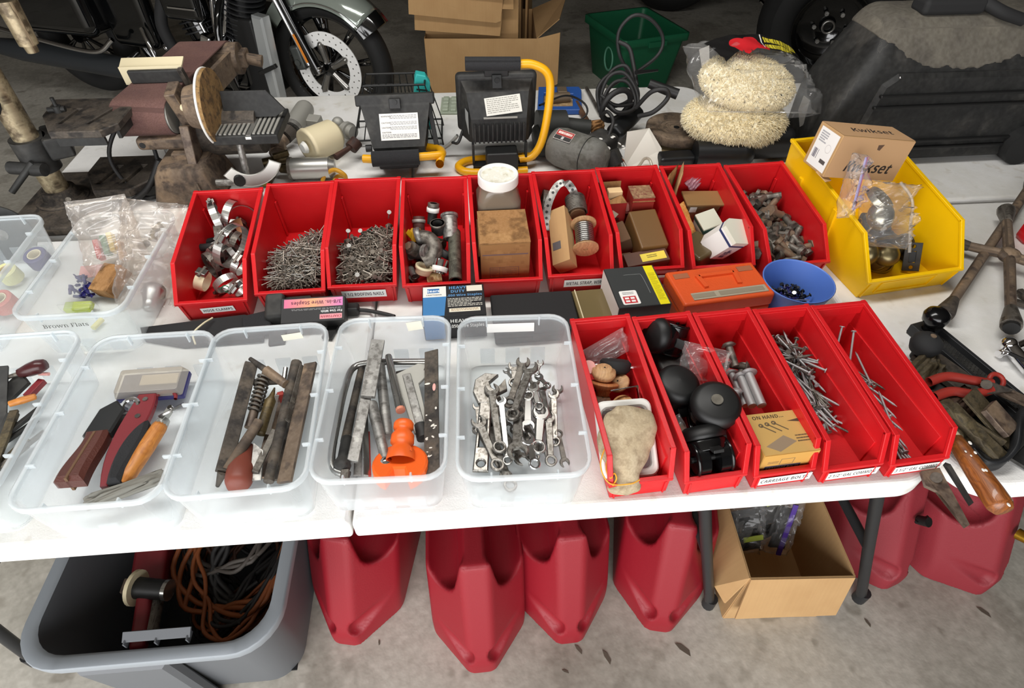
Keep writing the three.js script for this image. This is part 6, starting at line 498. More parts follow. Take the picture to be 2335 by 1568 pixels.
// ================= machines on the table behind =================
// ---- drill press
{ const cx = -0.767, cz = -0.892, t = thing('drill_press', 'bench drill press with a worn steel column and cast slotted tables', 'drill press', [cx, 0.7405, cz]); const L = (p) => V(p).sub(V(cx, 0.7405, cz)).toArray();
  part(t, 'column', cyl([0, 0.02, 0], [0, 0.95, 0], 0.0255, 0.0255, 28), K.column); part(t, 'base_flange', lathe([[0.024, 0.05], [0.036, 0.048], [0.04, 0.03], [0.056, 0.026], [0.06, 0.018], [0.06, 0], [0.0003, 0]], 30), K.darkRust); part(t, 'flange_bolt', cyl([0.03, 0.03, 0.03], [0.034, 0.038, 0.034], 0.006), K.dullSteel);
  part(t, 'base_plate', rbox(0.2, 0.022, 0.26, 0.008, [0.02, 0.011, 0.0]), K.darkRust);
  part(t, 'base_table', ext([[-0.02, -0.09], [0.06, -0.09], [0.1, -0.04], [0.1, 0.05], [0.07, 0.08], [-0.07, 0.08], [-0.07, 0.0]], 0.02, 0.003, [[[-0.03, -0.055], [-0.018, -0.055], [0.004, 0.03], [-0.008, 0.03]], [[0.03, -0.055], [0.042, -0.055], [0.062, 0.03], [0.05, 0.03]]]).rotateX(-Math.PI / 2).translate(0.105, 0.036, -0.075), K.darkRust);
  part(t, 'table_bracket', [cyl([0, 0.1, 0], [0, 0.175, 0], 0.036, 0.036, 24), cyl([-0.05, 0.12, 0.03], [0.03, 0.12, 0.045], 0.014, 0.014, 14), box(0.05, 0.05, 0.09, [0.04, 0.15, -0.03], [0, 0.5, 0])], K.dustBlack); part(t, 'clamp_handle', cyl([0.01, 0.135, 0.04], [-0.045, 0.085, 0.075], 0.0075, 0.0065), K.dustBlack);
  part(t, 'work_table', ext([[-0.03, -0.085], [0.075, -0.085], [0.1, -0.05], [0.1, 0.05], [0.06, 0.085], [-0.09, 0.085], [-0.08, 0.0]], 0.016, 0.002, [[[-0.03, -0.045], [-0.02, -0.045], [-0.008, 0.03], [-0.018, 0.03]], [[0.03, -0.05], [0.04, -0.05], [0.075, 0.04], [0.064, 0.044]]]).rotateX(-Math.PI / 2).translate(0.115, 0.2, -0.035), K.darkRust); part(t, 'table_rim', [box(0.1, 0.022, 0.008, [0.14, 0.184, 0.042]), box(0.008, 0.022, 0.1, [0.206, 0.184, -0.035])], K.dustBlack); part(t, 'clamp_screw', [cyl([0.065, 0.205, -0.05], [0.065, 0.24, -0.05], 0.004), cyl([0.045, 0.214, -0.048], [0.08, 0.214, -0.052], 0.006), cyl([0.065, 0.207, -0.05], [0.065, 0.222, -0.05], 0.009)], K.dustBlack);
  part(t, 'quill', [cyl([0.098, 0.36, -0.02], [0.098, 0.44, -0.02], 0.018, 0.02, 18), cyl([0.098, 0.345, -0.02], [0.098, 0.37, -0.02], 0.011, 0.014, 14)], K.column); part(t, 'head', [rbox(0.16, 0.16, 0.26, 0.03, [0.06, 0.56, -0.06])], K.dustBlack); part(t, 'head_cap', lathe([[0.0003, 0.012], [0.024, 0.01], [0.026, 0], [0.0003, 0]], 18, [0.085, 0.5, 0.04], [0.3, 0, -1.3]), K.brass); part(t, 'cable', tube([[-0.06, 0.44, 0.06], [-0.01, 0.36, 0.06], [0.02, 0.29, 0.05], [0.005, 0.25, 0.05], [-0.05, 0.26, 0.04]], 0.006, 8, 30), K.cordBlack); }
// ---- belt and disc sander
{ const t = thing('belt_disc_sander', 'rusty bench sander with a wide brown belt and a round disc', 'sander', [-0.46, 0.7405, -0.95]); const W = (x, y, z) => [x + 0.46, y - 0.7405, z + 0.95];
  part(t, 'base', [loft([rrect(0.15, 0.17, 0.012, 0), rrect(0.15, 0.17, 0.012, 0.012), rrect(0.115, 0.15, 0.012, 0.075), rrect(0.1, 0.13, 0.02, 0.09)].map((r) => r.map(([x, y, z]) => [x - 0.015, y, z])), true, true)], K.rust);
  part(t, 'motor', [cyl(W(-0.47, 0.86, -1.02), W(-0.3, 0.86, -1.02), 0.06, 0.058, 24)], K.darkRust);
  const loop = []; const bx = -0.537, zf = -0.985, zb = -1.3, r = 0.043, cy = 0.914, N = 12; for (let i = 0; i <= N; i++) { const a = -Math.PI / 2 + Math.PI * i / N; loop.push([cy + 0 + r * Math.sin(a), zf + r * Math.cos(a)]); } for (let i = 0; i <= N; i++) { const a = Math.PI / 2 + Math.PI * i / N; loop.push([cy + 0.014 + r * Math.sin(a), zb + r * Math.cos(a)]); } const inn = loop.map(([y, z]) => [y * 1, z]); const ringL = (x, k) => loop.map(([y, z]) => W(x + (zf - z) * 0.17, cy + (y - cy) * k, z)); const wdt = 0.122;
  part(t, 'sanding_belt', loft([ringL(bx - wdt / 2, 0.94), ringL(bx - wdt / 2, 1), ringL(bx + wdt / 2, 1), ringL(bx + wdt / 2, 0.94)]), K.belt); part(t, 'roller', cyl(W(bx - wdt / 2 + 0.004, cy, zf), W(bx + wdt / 2 - 0.004, cy, zf), 0.04, 0.04, 22), K.aluMatte); part(t, 'roller', cyl(W(bx - wdt / 2 + 0.06, cy + 0.014, zb), W(bx + wdt / 2 + 0.08, cy + 0.014, zb), 0.04, 0.04, 22), K.rust); part(t, 'belt_edge', ringL && ring(0.0405, 0.0025, W(bx - wdt / 2, cy, zf), [0, Math.PI / 2, 0], 6, 24), K.cream);
  part(t, 'side_plate', [box(0.012, 0.06, 0.28, W(bx + wdt / 2 + 0.044, cy + 0.006, -1.16), [0.05, -0.17, 0]), box(0.05, 0.04, 0.05, W(-0.405, 0.925, -1.31)), cyl(W(-0.41, 0.93, -1.31), W(-0.345, 0.915, -1.31), 0.013, 0.016)], K.rust);
  part(t, 'stop_plate', [box(0.142, 0.004, 0.036, W(-0.53, 0.997, -1.085), [0.35, 0.02, 0]), box(0.142, 0.042, 0.004, W(-0.528, 0.976, -1.068), [0.1, 0.02, 0])], K.cream); part(t, 'stop_grip', rbox(0.12, 0.03, 0.01, 0.003, W(-0.52, 0.976, -1.061), [0.1, 0.02, 0]), K.dustBlack); part(t, 'stop_arm', box(0.012, 0.06, 0.014, W(-0.455, 0.965, -1.06), [0.2, 0, 0.1]), K.darkRust);
  part(t, 'yoke', [box(0.026, 0.11, 0.05, W(-0.452, 0.93, -0.985), [0.25, 0, 0.08]), box(0.022, 0.1, 0.045, W(-0.447, 0.855, -0.94), [-0.35, 0, 0]), box(0.02, 0.06, 0.05, W(-0.44, 0.8, -0.915))], K.brownSteel); part(t, 'yoke_bolt', cyl(W(-0.44, 0.945, -0.955), W(-0.428, 0.945, -0.95), 0.008), K.cream); part(t, 'support_arm', [rbox(0.13, 0.03, 0.03, 0.01, W(-0.51, 0.862, -0.96)), box(0.06, 0.03, 0.04, W(-0.47, 0.83, -0.95))], K.rust); part(t, 'arm_hole', cyl(W(-0.56, 0.862, -0.944), W(-0.56, 0.862, -0.95), 0.007), K.black); part(t, 'pillar', cyl(W(-0.53, 0.77, -1.02), W(-0.53, 0.91, -1.02), 0.022), K.galv);
  part(t, 'disc', xf(new THREE.CylinderGeometry(0.082, 0.082, 0.008, 48), W(-0.378, 0.938, -0.972), [0, 0, Math.PI / 2 - 0.02]), K.discPad); part(t, 'disc_rim', ring(0.0815, 0.003, W(-0.384, 0.938, -0.972), [0, Math.PI / 2, 0], 8, 48), K.white); part(t, 'disc_guard', cyl(W(-0.43, 0.938, -0.972), W(-0.388, 0.938, -0.972), 0.045, 0.056, 26), K.rust);
  const tb = part(t, 'disc_table', rbox(0.15, 0.022, 0.145, 0.003, W(-0.31, 0.882, -0.985)), K.dustBlack); for (let i = 0; i < 13; i++) if (i !== 7) part(tb, 'table_slat', box(0.006, 0.003, 0.13, W(-0.376 + i * 0.0108, 0.894, -0.985)), K.aluMatte); part(tb, 'miter_slot', box(0.011, 0.0015, 0.144, W(-0.3, 0.8938, -0.985)), K.alu); part(tb, 'slot_end', box(0.013, 0.006, 0.002, W(-0.301, 0.888, -0.912)), K.white);
  part(t, 'miter_fence', ext([[-0.06, -0.03], [0.06, -0.03], [0.085, -0.014], [0.05, 0.03], [-0.055, 0.03]], 0.006, 0.0008).rotateX(-0.15).translate(...W(-0.312, 0.928, -1.005)), K.dustBlack); part(t, 'protractor', [xf(ext([...Array.from({ length: 15 }, (_, i) => [0.078 * Math.cos(-2.5 + i * 0.15), 0.078 * Math.sin(-2.5 + i * 0.15)]), ...Array.from({ length: 15 }, (_, i) => [0.05 * Math.cos(-0.4 - i * 0.15), 0.05 * Math.sin(-0.4 - i * 0.15)])], 0.01, 0.002), W(-0.31, 0.862, -0.895), [-0.35, 0.1, 0])], K.alu); part(t, 'trunnion', [cyl(W(-0.33, 0.8, -0.905), W(-0.33, 0.885, -0.93), 0.008), cyl(W(-0.4, 0.79, -0.89), W(-0.35, 0.79, -0.89), 0.008)], K.galv); part(t, 'lock_knob', cyl(W(-0.34, 0.806, -0.885), W(-0.335, 0.806, -0.862), 0.015, 0.013, 14), K.black); part(t, 'hanging_hook', tube([W(-0.437, 0.8, -0.87), W(-0.432, 0.775, -0.862), W(-0.445, 0.765, -0.862)], 0.003, 6, 12), K.brownSteel);
  part(t, 'cable', tube([W(-0.53, 0.83, -0.93), W(-0.57, 0.775, -0.9), W(-0.62, 0.75, -0.85), W(-0.6, 0.747, -0.8)], 0.007, 8, 30), K.cordBlack); part(t, 'second_cable', tube([W(-0.57, 0.9, -1.03), W(-0.62, 0.89, -1.0), W(-0.655, 0.83, -0.96), W(-0.62, 0.765, -0.92), W(-0.57, 0.75, -0.9), W(-0.555, 0.76, -0.95), W(-0.57, 0.87, -1.02)], 0.005, 8, 50), K.cordBlack); }
// ---- air valve and filter assembly
{ const t = thing('air_filter_assembly', 'air valve assembly with a cream filter bowl and aluminium cylinder', 'air filter'); const c1 = V([-0.211, 0.79, -1.06]), c2 = V([-0.145, 0.79, -1.124]); part(t, 'filter_bowl', aim(new THREE.LatheGeometry([[0.0003, -0.044], [0.03, -0.046], [0.036, -0.05], [0.044, -0.05], [0.046, -0.042], [0.0435, -0.038], [0.042, 0.034], [0.032, 0.046], [0.0003, 0.048]].map((q) => new THREE.Vector2(...q)), 34), c1.toArray(), c2.toArray()), K.cream); part(t, 'bowl_boss', cyl(c1.clone().lerp(c2, -0.2).toArray(), c1.clone().lerp(c2, -0.1).toArray(), 0.012, 0.016, 18), K.white); part(t, 'cylinder', [cyl([-0.247, 0.768, -0.984], [-0.15, 0.768, -0.984], 0.027, 0.027, 30), cyl([-0.152, 0.768, -0.984], [-0.137, 0.768, -0.985], 0.025, 0.018, 30)], K.alu); part(t, 'cylinder_cap', cyl([-0.251, 0.768, -0.984], [-0.244, 0.768, -0.984], 0.029, 0.029, 24), K.dullSteel); part(t, 'solenoid', [cyl([-0.269, 0.79, -1.172], [-0.25, 0.8, -1.258], 0.026, 0.026, 24), xf(new THREE.SphereGeometry(0.026, 20, 12), [-0.25, 0.8, -1.258]), box(0.03, 0.024, 0.04, [-0.318, 0.78, -1.273], [0, 0.5, 0])], K.aluMatte); part(t, 'solenoid_ring', cyl([-0.273, 0.787, -1.163], [-0.27, 0.79, -1.174], 0.028, 0.028, 24), K.galv); part(t, 'dark_nut', cyl([-0.287, 0.78, -1.137], [-0.275, 0.786, -1.16], 0.021, 0.023, 8), K.darkRust); part(t, 'elbow', [tube([[-0.29, 0.778, -1.136], [-0.304, 0.772, -1.119], [-0.301, 0.765, -1.083], [-0.28, 0.762, -1.04]], 0.019, 12, 20), cyl([-0.303, 0.768, -1.104], [-0.298, 0.764, -1.075], 0.023, 0.023, 8)], K.brownSteel); part(t, 'tee', [cyl([-0.326, 0.765, -1.024], [-0.262, 0.768, -1.042], 0.012, 0.012, 14), cyl([-0.308, 0.756, -0.955], [-0.295, 0.768, -1.03], 0.017, 0.014, 14), cyl([-0.275, 0.765, -0.991], [-0.247, 0.768, -0.984], 0.01, 0.012, 14), box(0.04, 0.012, 0.012, [-0.275, 0.788, -1.023], [0, 0.3, 0.1])], mat({ map: pipeTex, c: '#d8c79a', r: 0.45, m: 0.7 })); part(t, 'plug', cyl([-0.312, 0.754, -0.942], [-0.308, 0.757, -0.958], 0.012, 0.012, 6), K.brass); part(t, 'grey_lug', box(0.04, 0.02, 0.03, [-0.219, 0.79, -1.209], [0.2, -0.3, 0]), K.aluMatte); part(t, 'outlet', [cyl([-0.144, 0.785, -1.174], [-0.103, 0.785, -1.14], 0.019, 0.017, 18), cyl([-0.124, 0.785, -1.157], [-0.115, 0.785, -1.148], 0.023, 0.023, 18), xf(new THREE.SphereGeometry(0.016, 14, 10), [-0.146, 0.8, -1.169])], K.aluMatte); part(t, 'lever', [cyl([-0.137, 0.78, -1.015], [-0.102, 0.785, -1.057], 0.009, 0.006, 8), cyl([-0.103, 0.78, -1.06], [-0.087, 0.79, -1.078], 0.017, 0.017, 12)], mat({ map: darkRustTex, c: '#d89a86', r: 0.7 })); }
one('yellow_cord', 'coiled stiff yellow cord end behind the roofing nail bin', 'cord', [tube([[-0.171, 0.744, -0.962], [-0.16, 0.76, -0.964], [-0.134, 0.775, -0.959], [-0.111, 0.765, -0.951], [-0.11, 0.744, -0.958]], 0.0055, 8, 30), tube([[-0.141, 0.744, -0.96], [-0.131, 0.752, -0.967], [-0.114, 0.75, -0.969]], 0.0055, 8, 16)], K.cordYellow);
// ---- work lights
{ const t = thing('work_light', 'black halogen work light with a white warning sheet and folded yellow stand', 'work light', [0.03, 0.752, -1.0], [-0.42, 0.03, 0]); const fr = (w, h, y0, z0, w1, z1) => loft([rrect(w1, 0.1, 0.006, 0), rrect(w1, 0.1, 0.006, 0)]); const body = loft([[[-0.085, 0.175, 0], [0.085, 0.175, 0], [0.085, 0.175, -0.08], [-0.085, 0.175, -0.08]], [[-0.085, 0.15, 0.012], [0.085, 0.15, 0.012], [0.085, 0.15, -0.08], [-0.085, 0.15, -0.08]], [[-0.065, 0.052, 0.03], [0.065, 0.052, 0.03], [0.07, 0.05, -0.06], [-0.07, 0.05, -0.06]], [[-0.06, 0.04, 0.02], [0.06, 0.04, 0.02], [0.065, 0.04, -0.06], [-0.065, 0.04, -0.06]]].map((r) => r.reverse()).reverse(), true, true); const hb = flat(body); hb.computeVertexNormals(); part(t, 'housing', hb, K.dustBlack); part(t, 'top_frame', rbox(0.196, 0.026, 0.1, 0.004, [0, 0.167, -0.04], [0.06, 0, 0]), K.dustBlack); part(t, 'side_frame', box(0.012, 0.11, 0.05, [0.088, 0.1, -0.055], [0, 0, 0.12]), K.black); part(t, 'latch', [box(0.028, 0.024, 0.012, [0, 0.155, 0.016], [0.1, 0, 0]), cyl([0, 0.158, 0.02], [0, 0.158, 0.027], 0.006)], K.black); sheet(t, 'warning_sheet', 0.096, 0.064, print(0.096, 0.064, (g, w, h) => { g.fillStyle = '#e9e7e2'; g.fillRect(0, 0, w, h); g.fillStyle = '#444'; wordFont(g, h * 0.08); g.textAlign = 'left'; g.fillText('WARNING:', w * 0.04, h * 0.1); g.fillText('CAUTION:', w * 0.04, h * 0.34); g.fillText('CAUTION:', w * 0.04, h * 0.52); g.fillText('CAUTION:', w * 0.04, h * 0.7); lines(g, w * 0.26, h * 0.07, w * 0.7, h * 0.16, 3, '#777', 0.4); lines(g, w * 0.26, h * 0.31, w * 0.7, h * 0.14, 3, '#777', 0.4); lines(g, w * 0.26, h * 0.49, w * 0.7, h * 0.14, 3, '#777', 0.4); lines(g, w * 0.04, h * 0.78, w * 0.9, h * 0.16, 3, '#666', 0.4); }, 384), [0.006, 0.101, 0.0228], [-0.182, 0, 0]); part(t, 'foam_grip', cyl([-0.068, 0.028, 0.05], [0.05, 0.028, 0.05], 0.019, 0.019, 20), K.foam); part(t, 'yellow_stand', [tube([[0.044, 0.028, 0.05], [0.095, 0.03, 0.05], [0.108, 0.032, 0.035], [0.1, 0.04, -0.02], [0.07, 0.045, -0.05]], 0.0105, 10, 30), tube([[0.105, 0.03, 0.045], [0.1, 0.012, 0.055], [0.1, 0.0105, 0.08]], 0.0105, 10, 16), cyl([-0.09, 0.03, 0.045], [-0.066, 0.028, 0.05], 0.0105, 0.0105)], K.workYellow); part(t, 'junction_box', box(0.1, 0.036, 0.05, [-0.005, 0.018, 0.0]), K.black); part(t, 'lock_knob', cyl([-0.085, 0.052, 0.01], [-0.07, 0.052, 0.01], 0.009), K.black); }
{ const t = thing('work_light', 'taller black halogen work light with ribbed back and yellow tube handle', 'work light', [0.285, 0.7405, -1.04], [0, 0.02, 0]); t.scale.y = 0.95; const by = 0.055; part(t, 'frame', rbox(0.205, 0.16, 0.03, 0.012, [0, by + 0.095, -0.05], [0.1, 0, 0]), K.dustBlack); const hb = flat(loft([[[-0.094, by + 0.168, -0.04], [0.094, by + 0.168, -0.04], [0.094, by + 0.012, -0.03], [-0.094, by + 0.012, -0.03]], [[-0.078, by + 0.14, 0.0], [0.078, by + 0.14, 0.0], [0.076, by + 0.022, 0.03], [-0.076, by + 0.022, 0.03]], [[-0.07, by + 0.085, 0.035], [0.07, by + 0.085, 0.035], [0.068, by + 0.024, 0.04], [-0.068, by + 0.024, 0.04]]].map((r) => r.reverse()), true, true)); hb.computeVertexNormals(); part(t, 'housing', hb, K.dustBlack); for (let i = 0; i < 12; i++) part(t, 'cooling_fin', box(0.0045, 0.05, 0.014, [-0.062 + i * 0.0112, by + 0.05, 0.043]), K.dustBlack); part(t, 'top_latch', [box(0.06, 0.018, 0.034, [0, by + 0.176, -0.045]), box(0.024, 0.04, 0.01, [0, by + 0.155, -0.018], [-0.4, 0, 0]), cyl([0, by + 0.162, -0.016], [0, by + 0.166, -0.008], 0.006)], K.black); sheet(t, 'paper_label', 0.09, 0.044, print(0.09, 0.044, (g, w, h) => { g.fillStyle = '#d2d0c8'; g.fillRect(0, 0, w, h); lines(g, w * 0.05, h * 0.08, w * 0.88, h * 0.85, 8, '#8a8880', 0.4); }, 256, { r: 0.8 }), [0.012, by + 0.115, 0.0215], [-0.6, 0, 0.1]); sheet(t, 'side_label', 0.03, 0.06, new THREE.MeshStandardMaterial({ color: '#9a9d9c', roughness: 0.7 }), [-0.0795, by + 0.07, 0.012], [0, -1.35, 0]); part(t, 'edge_strip', box(0.085, 0.004, 0.004, [0.004, by + 0.088, 0.036]), K.aluMatte); part(t, 'bracket', [box(0.006, 0.06, 0.02, [-0.068, 0.05, 0.045]), box(0.006, 0.06, 0.02, [0.068, 0.05, 0.045]), box(0.14, 0.006, 0.03, [0, 0.02, 0.05])], K.black); part(t, 'junction_box', rbox(0.082, 0.055, 0.05, 0.006, [0.004, 0.04, 0.06]), K.black); part(t, 'red_button', cyl([0.006, 0.03, 0.084], [0.006, 0.03, 0.088], 0.008, 0.008, 14), K.redTool); part(t, 'foam_grip', cyl([-0.077, 0.268, 0.0], [0.055, 0.264, 0.0], 0.0165, 0.0165, 22), K.foam); part(t, 'yellow_tube', [tube([[0.05, 0.264, 0.0], [0.085, 0.262, 0.0], [0.118, 0.245, 0.004], [0.13, 0.21, 0.008], [0.125, 0.14, 0.02], [0.11, 0.07, 0.035], [0.085, 0.035, 0.045], [0.05, 0.03, 0.05]], 0.0105, 12, 60)], K.workYellow, 'yellow tube handle'); part(t, 'yellow_stand', [tube([[0.07, 0.0105, 0.075], [-0.06, 0.0105, 0.075], [-0.1, 0.0105, 0.06], [-0.105, 0.0105, 0.03], [-0.06, 0.0105, 0.005], [0.1, 0.0105, 0.0]], 0.0105, 10, 50)], K.workYellow); part(t, 'cable', tube([[-0.09, 0.08, -0.03], [-0.105, 0.06, 0.0], [-0.12, 0.05, -0.02]], 0.004, 6, 14), K.cordBlack); part(t, 'grey_lead', tube([[-0.105, 0.07, -0.02], [-0.135, 0.035, -0.03], [-0.19, 0.012, -0.02], [-0.24, 0.006, -0.02]], 0.005, 8, 24), K.cordGrey); }
// ---- wire basket, teal pack and small plastic pieces
{ const t = thing('wire_basket', 'small black wire basket behind the work lights', 'basket', [0.015, 0.7405, -1.2]); const w = 0.0021; const R = [[-0.075, 0.16, -0.04], [0.085, 0.16, -0.04], [0.085, 0.16, 0.04], [-0.075, 0.16, 0.04]]; const Bt = [[-0.12, 0.02, -0.06], [0.12, 0.02, -0.06], [0.12, 0.02, 0.06], [-0.12, 0.02, 0.06]]; const rim = (L, k) => L.map((p, i) => cyl(p, L[(i + 1) % 4], w * k, w * k, 6)); part(t, 'rim_wire', rim(R, 1.3), K.black); const mid = R.map((p, i) => V(p).lerp(V(Bt[i]), 0.22).toArray()); part(t, 'upper_wire', rim(mid, 1), K.black); part(t, 'foot_wire', rim(Bt, 1.2), K.black); for (let i = 0; i <= 9; i++) for (const s of [[3, 2], [0, 1]]) part(t, 'upright_wire', cyl(V(R[s[0]]).lerp(V(R[s[1]]), i / 9).toArray(), V(Bt[s[0]]).lerp(V(Bt[s[1]]), i / 9).toArray(), w * 0.8, w * 0.8, 6), K.black); for (const i of [0, 1, 2, 3]) part(t, 'leg', cyl(Bt[i], [Bt[i][0] * 1.02, 0.001, Bt[i][2]], w), K.black); }
{ const t = thing('chalk_pack', 'tall turquoise pack with a dark label inside the wire basket', 'pack', [0.078, 0.765, -1.2], [0, 0.1, -0.08]); part(t, 'pack', ext([[-0.026, 0], [0.026, 0], [0.024, 0.13], [0.012, 0.148], [-0.012, 0.152], [-0.016, 0.14]], 0.03, 0.002), K.teal); sheet(t, 'label', 0.036, 0.022, print(0.036, 0.022, (g, w, h) => { g.fillStyle = '#2c2f33'; g.fillRect(0, 0, w, h); lines(g, w * 0.1, h * 0.15, w * 0.8, h * 0.7, 3, '#c9cdd0', 0.6); }, 96), [0.002, 0.052, 0.0156], [0, 0, -0.08]); part(t, 'black_line', box(0.03, 0.003, 0.001, [0.002, 0.112, 0.0155], [0, 0, -0.1]), K.black); }
one('parts_strip', 'clear green-tinted plastic strip of small pockets on the table', 'strip', [box(0.055, 0.004, 0.11), ...[0, 1, 2, 3].flatMap((i) => [0, 1].map((j) => rbox(0.018, 0.008, 0.022, 0.003, [-0.012 + j * 0.024, 0.005, -0.038 + i * 0.025])))], mat({ c: '#cdd6c4', r: 0.2, transmission: 0.45, thickness: 0 }), [0.158, 0.745, -1.385], -0.05);
// ---- blue jig, rods
{ const t = thing('saw_jig', 'blue tray with wood dust and a small rounded steel jig', 'jig', [0.5, 0.7405, -1.39], -0.05); part(t, 'tray', ext([[-0.075, -0.085], [0.06, -0.085], [0.075, 0.06], [0.07, 0.085], [-0.06, 0.085]], 0.016, 0.002, [[[-0.055, -0.06], [0.035, -0.06], [0.045, 0.03], [-0.045, 0.04]]]).rotateX(-Math.PI / 2).translate(0, 0.009, 0), K.trayBlue); part(t, 'dusty_bed', box(0.09, 0.006, 0.1, [-0.005, 0.004, 0.01]), mat({ map: patchTex(128, 0.1, ['#9a7d58', '#7a6248', '#b59a72'], 5, 211), r: 0.9 })); part(t, 'steel_jig', [cyl([-0.03, 0.018, 0.01], [0.03, 0.018, 0.0], 0.018, 0.016, 14), box(0.03, 0.024, 0.04, [0.01, 0.02, -0.03])], mat({ c: '#7a6a58', r: 0.5, m: 0.4 })); }
rod('steel_bar', 'short grey steel rod lying on the table behind the cords', 'rod', [0.611, 0.748, -1.282], [0.601, 0.748, -1.482], 0.0055, 0.0055, K.dullSteel);
rod('dowel', 'brown wooden dowel beside the blue tray', 'dowel', [0.561, 0.75, -1.228], [0.55, 0.75, -1.364], 0.009, 0.009, K.darkWood);
one('router', 'dark drill body half hidden behind the tall work light', 'drill', [cyl([0.399, 0.79, -1.126], [0.479, 0.79, -1.134], 0.045, 0.04, 22), cyl([0.48, 0.785, -1.139], [0.548, 0.78, -1.132], 0.024, 0.022, 16), rbox(0.06, 0.05, 0.12, 0.02, [0.412, 0.775, -1.079])], mat({ c: '#2c2d2a', r: 0.6 }));
one('black_lead', 'thin black lead curving from the drill body', 'cord', tube([[0.403, 0.85, -1.129], [0.491, 0.83, -1.233], [0.549, 0.8, -1.249], [0.554, 0.78, -1.22], [0.518, 0.76, -1.209], [0.468, 0.79, -1.143]], 0.003, 6, 40), K.cordBlack);
one('crumpled_paper', 'brown crumpled scrap behind the grey motor tool', 'scrap', pillow(0.04, 0.04, 0.03, 4.4, 1.2, 14), K.oldCard, [0.572, 0.775, -1.146], [-0.5, 0.2, 0]);
// ---- grey motor tool
{ const a = [0.435, 0.787, -1.028], b = [0.542, 0.787, -0.932], t = thing('orbital_tool', 'dusty grey rounded motor housing with a red and black nameplate', 'power tool'); const f = lathe([[0.0003, -0.085], [0.03, -0.083], [0.045, -0.072], [0.05, -0.05], [0.05, 0.035], [0.046, 0.06], [0.034, 0.078], [0.0003, 0.082]], 34); part(t, 'housing', aim(f, a, b), K.greyTool); part(t, 'cap_seam', aim(new THREE.TorusGeometry(0.0502, 0.0012, 6, 34).rotateX(Math.PI / 2).translate(0, 0.03, 0), a, b), K.black); const s = sheet(t, 'nameplate', 0.05, 0.03, print(0.05, 0.03, (g, w, h) => { g.fillStyle = '#d8d2cc'; g.fillRect(0, 0, w, h); g.fillStyle = '#a3302c'; g.fillRect(2, 2, w - 4, h * 0.52); lines(g, w * 0.1, h * 0.14, w * 0.8, h * 0.3, 1, '#e8dcd6', 0.8); g.fillStyle = '#2b2b2b'; g.fillRect(2, h * 0.56, w - 4, h * 0.4); g.fillStyle = '#bbb'; g.fillRect(w * 0.42, h * 0.6, w * 0.14, h * 0.3); }, 128), [0, 0, 0]); const A = V(a), B = V(b), ax = B.clone().sub(A).normalize(), up = V(-0.1, 0.82, 0.45); up.sub(ax.clone().multiplyScalar(up.dot(ax))).normalize(); const yy = up.clone().cross(ax); s.quaternion.setFromRotationMatrix(new THREE.Matrix4().makeBasis(ax, yy, up)); s.position.copy(A.clone().lerp(B, 0.28).add(up.clone().multiplyScalar(0.0512))); }
// ---- black drill and its cord
{ const t = thing('angle_grinder', 'paint-spattered black angle grinder with cord bundle', 'grinder'); part(t, 'handle', [aim(new RoundedBoxGeometry(0.05, 0.15, 0.045, 3, 0.016), [0.584, 0.785, -1.052], [0.712, 0.8, -1.223])], mat({ c: '#191a1b', r: 0.35 })); part(t, 'gear_head', [rbox(0.07, 0.05, 0.07, 0.016, [0.56, 0.79, -1.026], [0, 0.7, 0]), cyl([0.573, 0.79, -0.977], [0.586, 0.76, -0.963], 0.022, 0.026, 18)], K.dustBlack); reseed(17); for (let i = 0; i < 9; i++) part(t, 'paint_spot', xf(new THREE.SphereGeometry(rr(0.003, 0.008), 10, 8), V([0.565, 0.815, -0.964]).add(V(rr(-0.03, 0.05), rr(-0.006, 0.002), rr(-0.05, 0.03))).toArray(), [rr(0, 1), rr(0, 3), 0], [1, 0.35, rr(0.5, 1)]), K.whiteMatte); part(t, 'spindle', [cyl([0.585, 0.79, -0.976], [0.596, 0.75, -0.951], 0.012, 0.008)], K.brownSteel); part(t, 'guard_wire', tube([[0.585, 0.76, -0.97], [0.598, 0.78, -0.959], [0.619, 0.75, -0.956]], 0.004, 6, 20), K.chrome); }
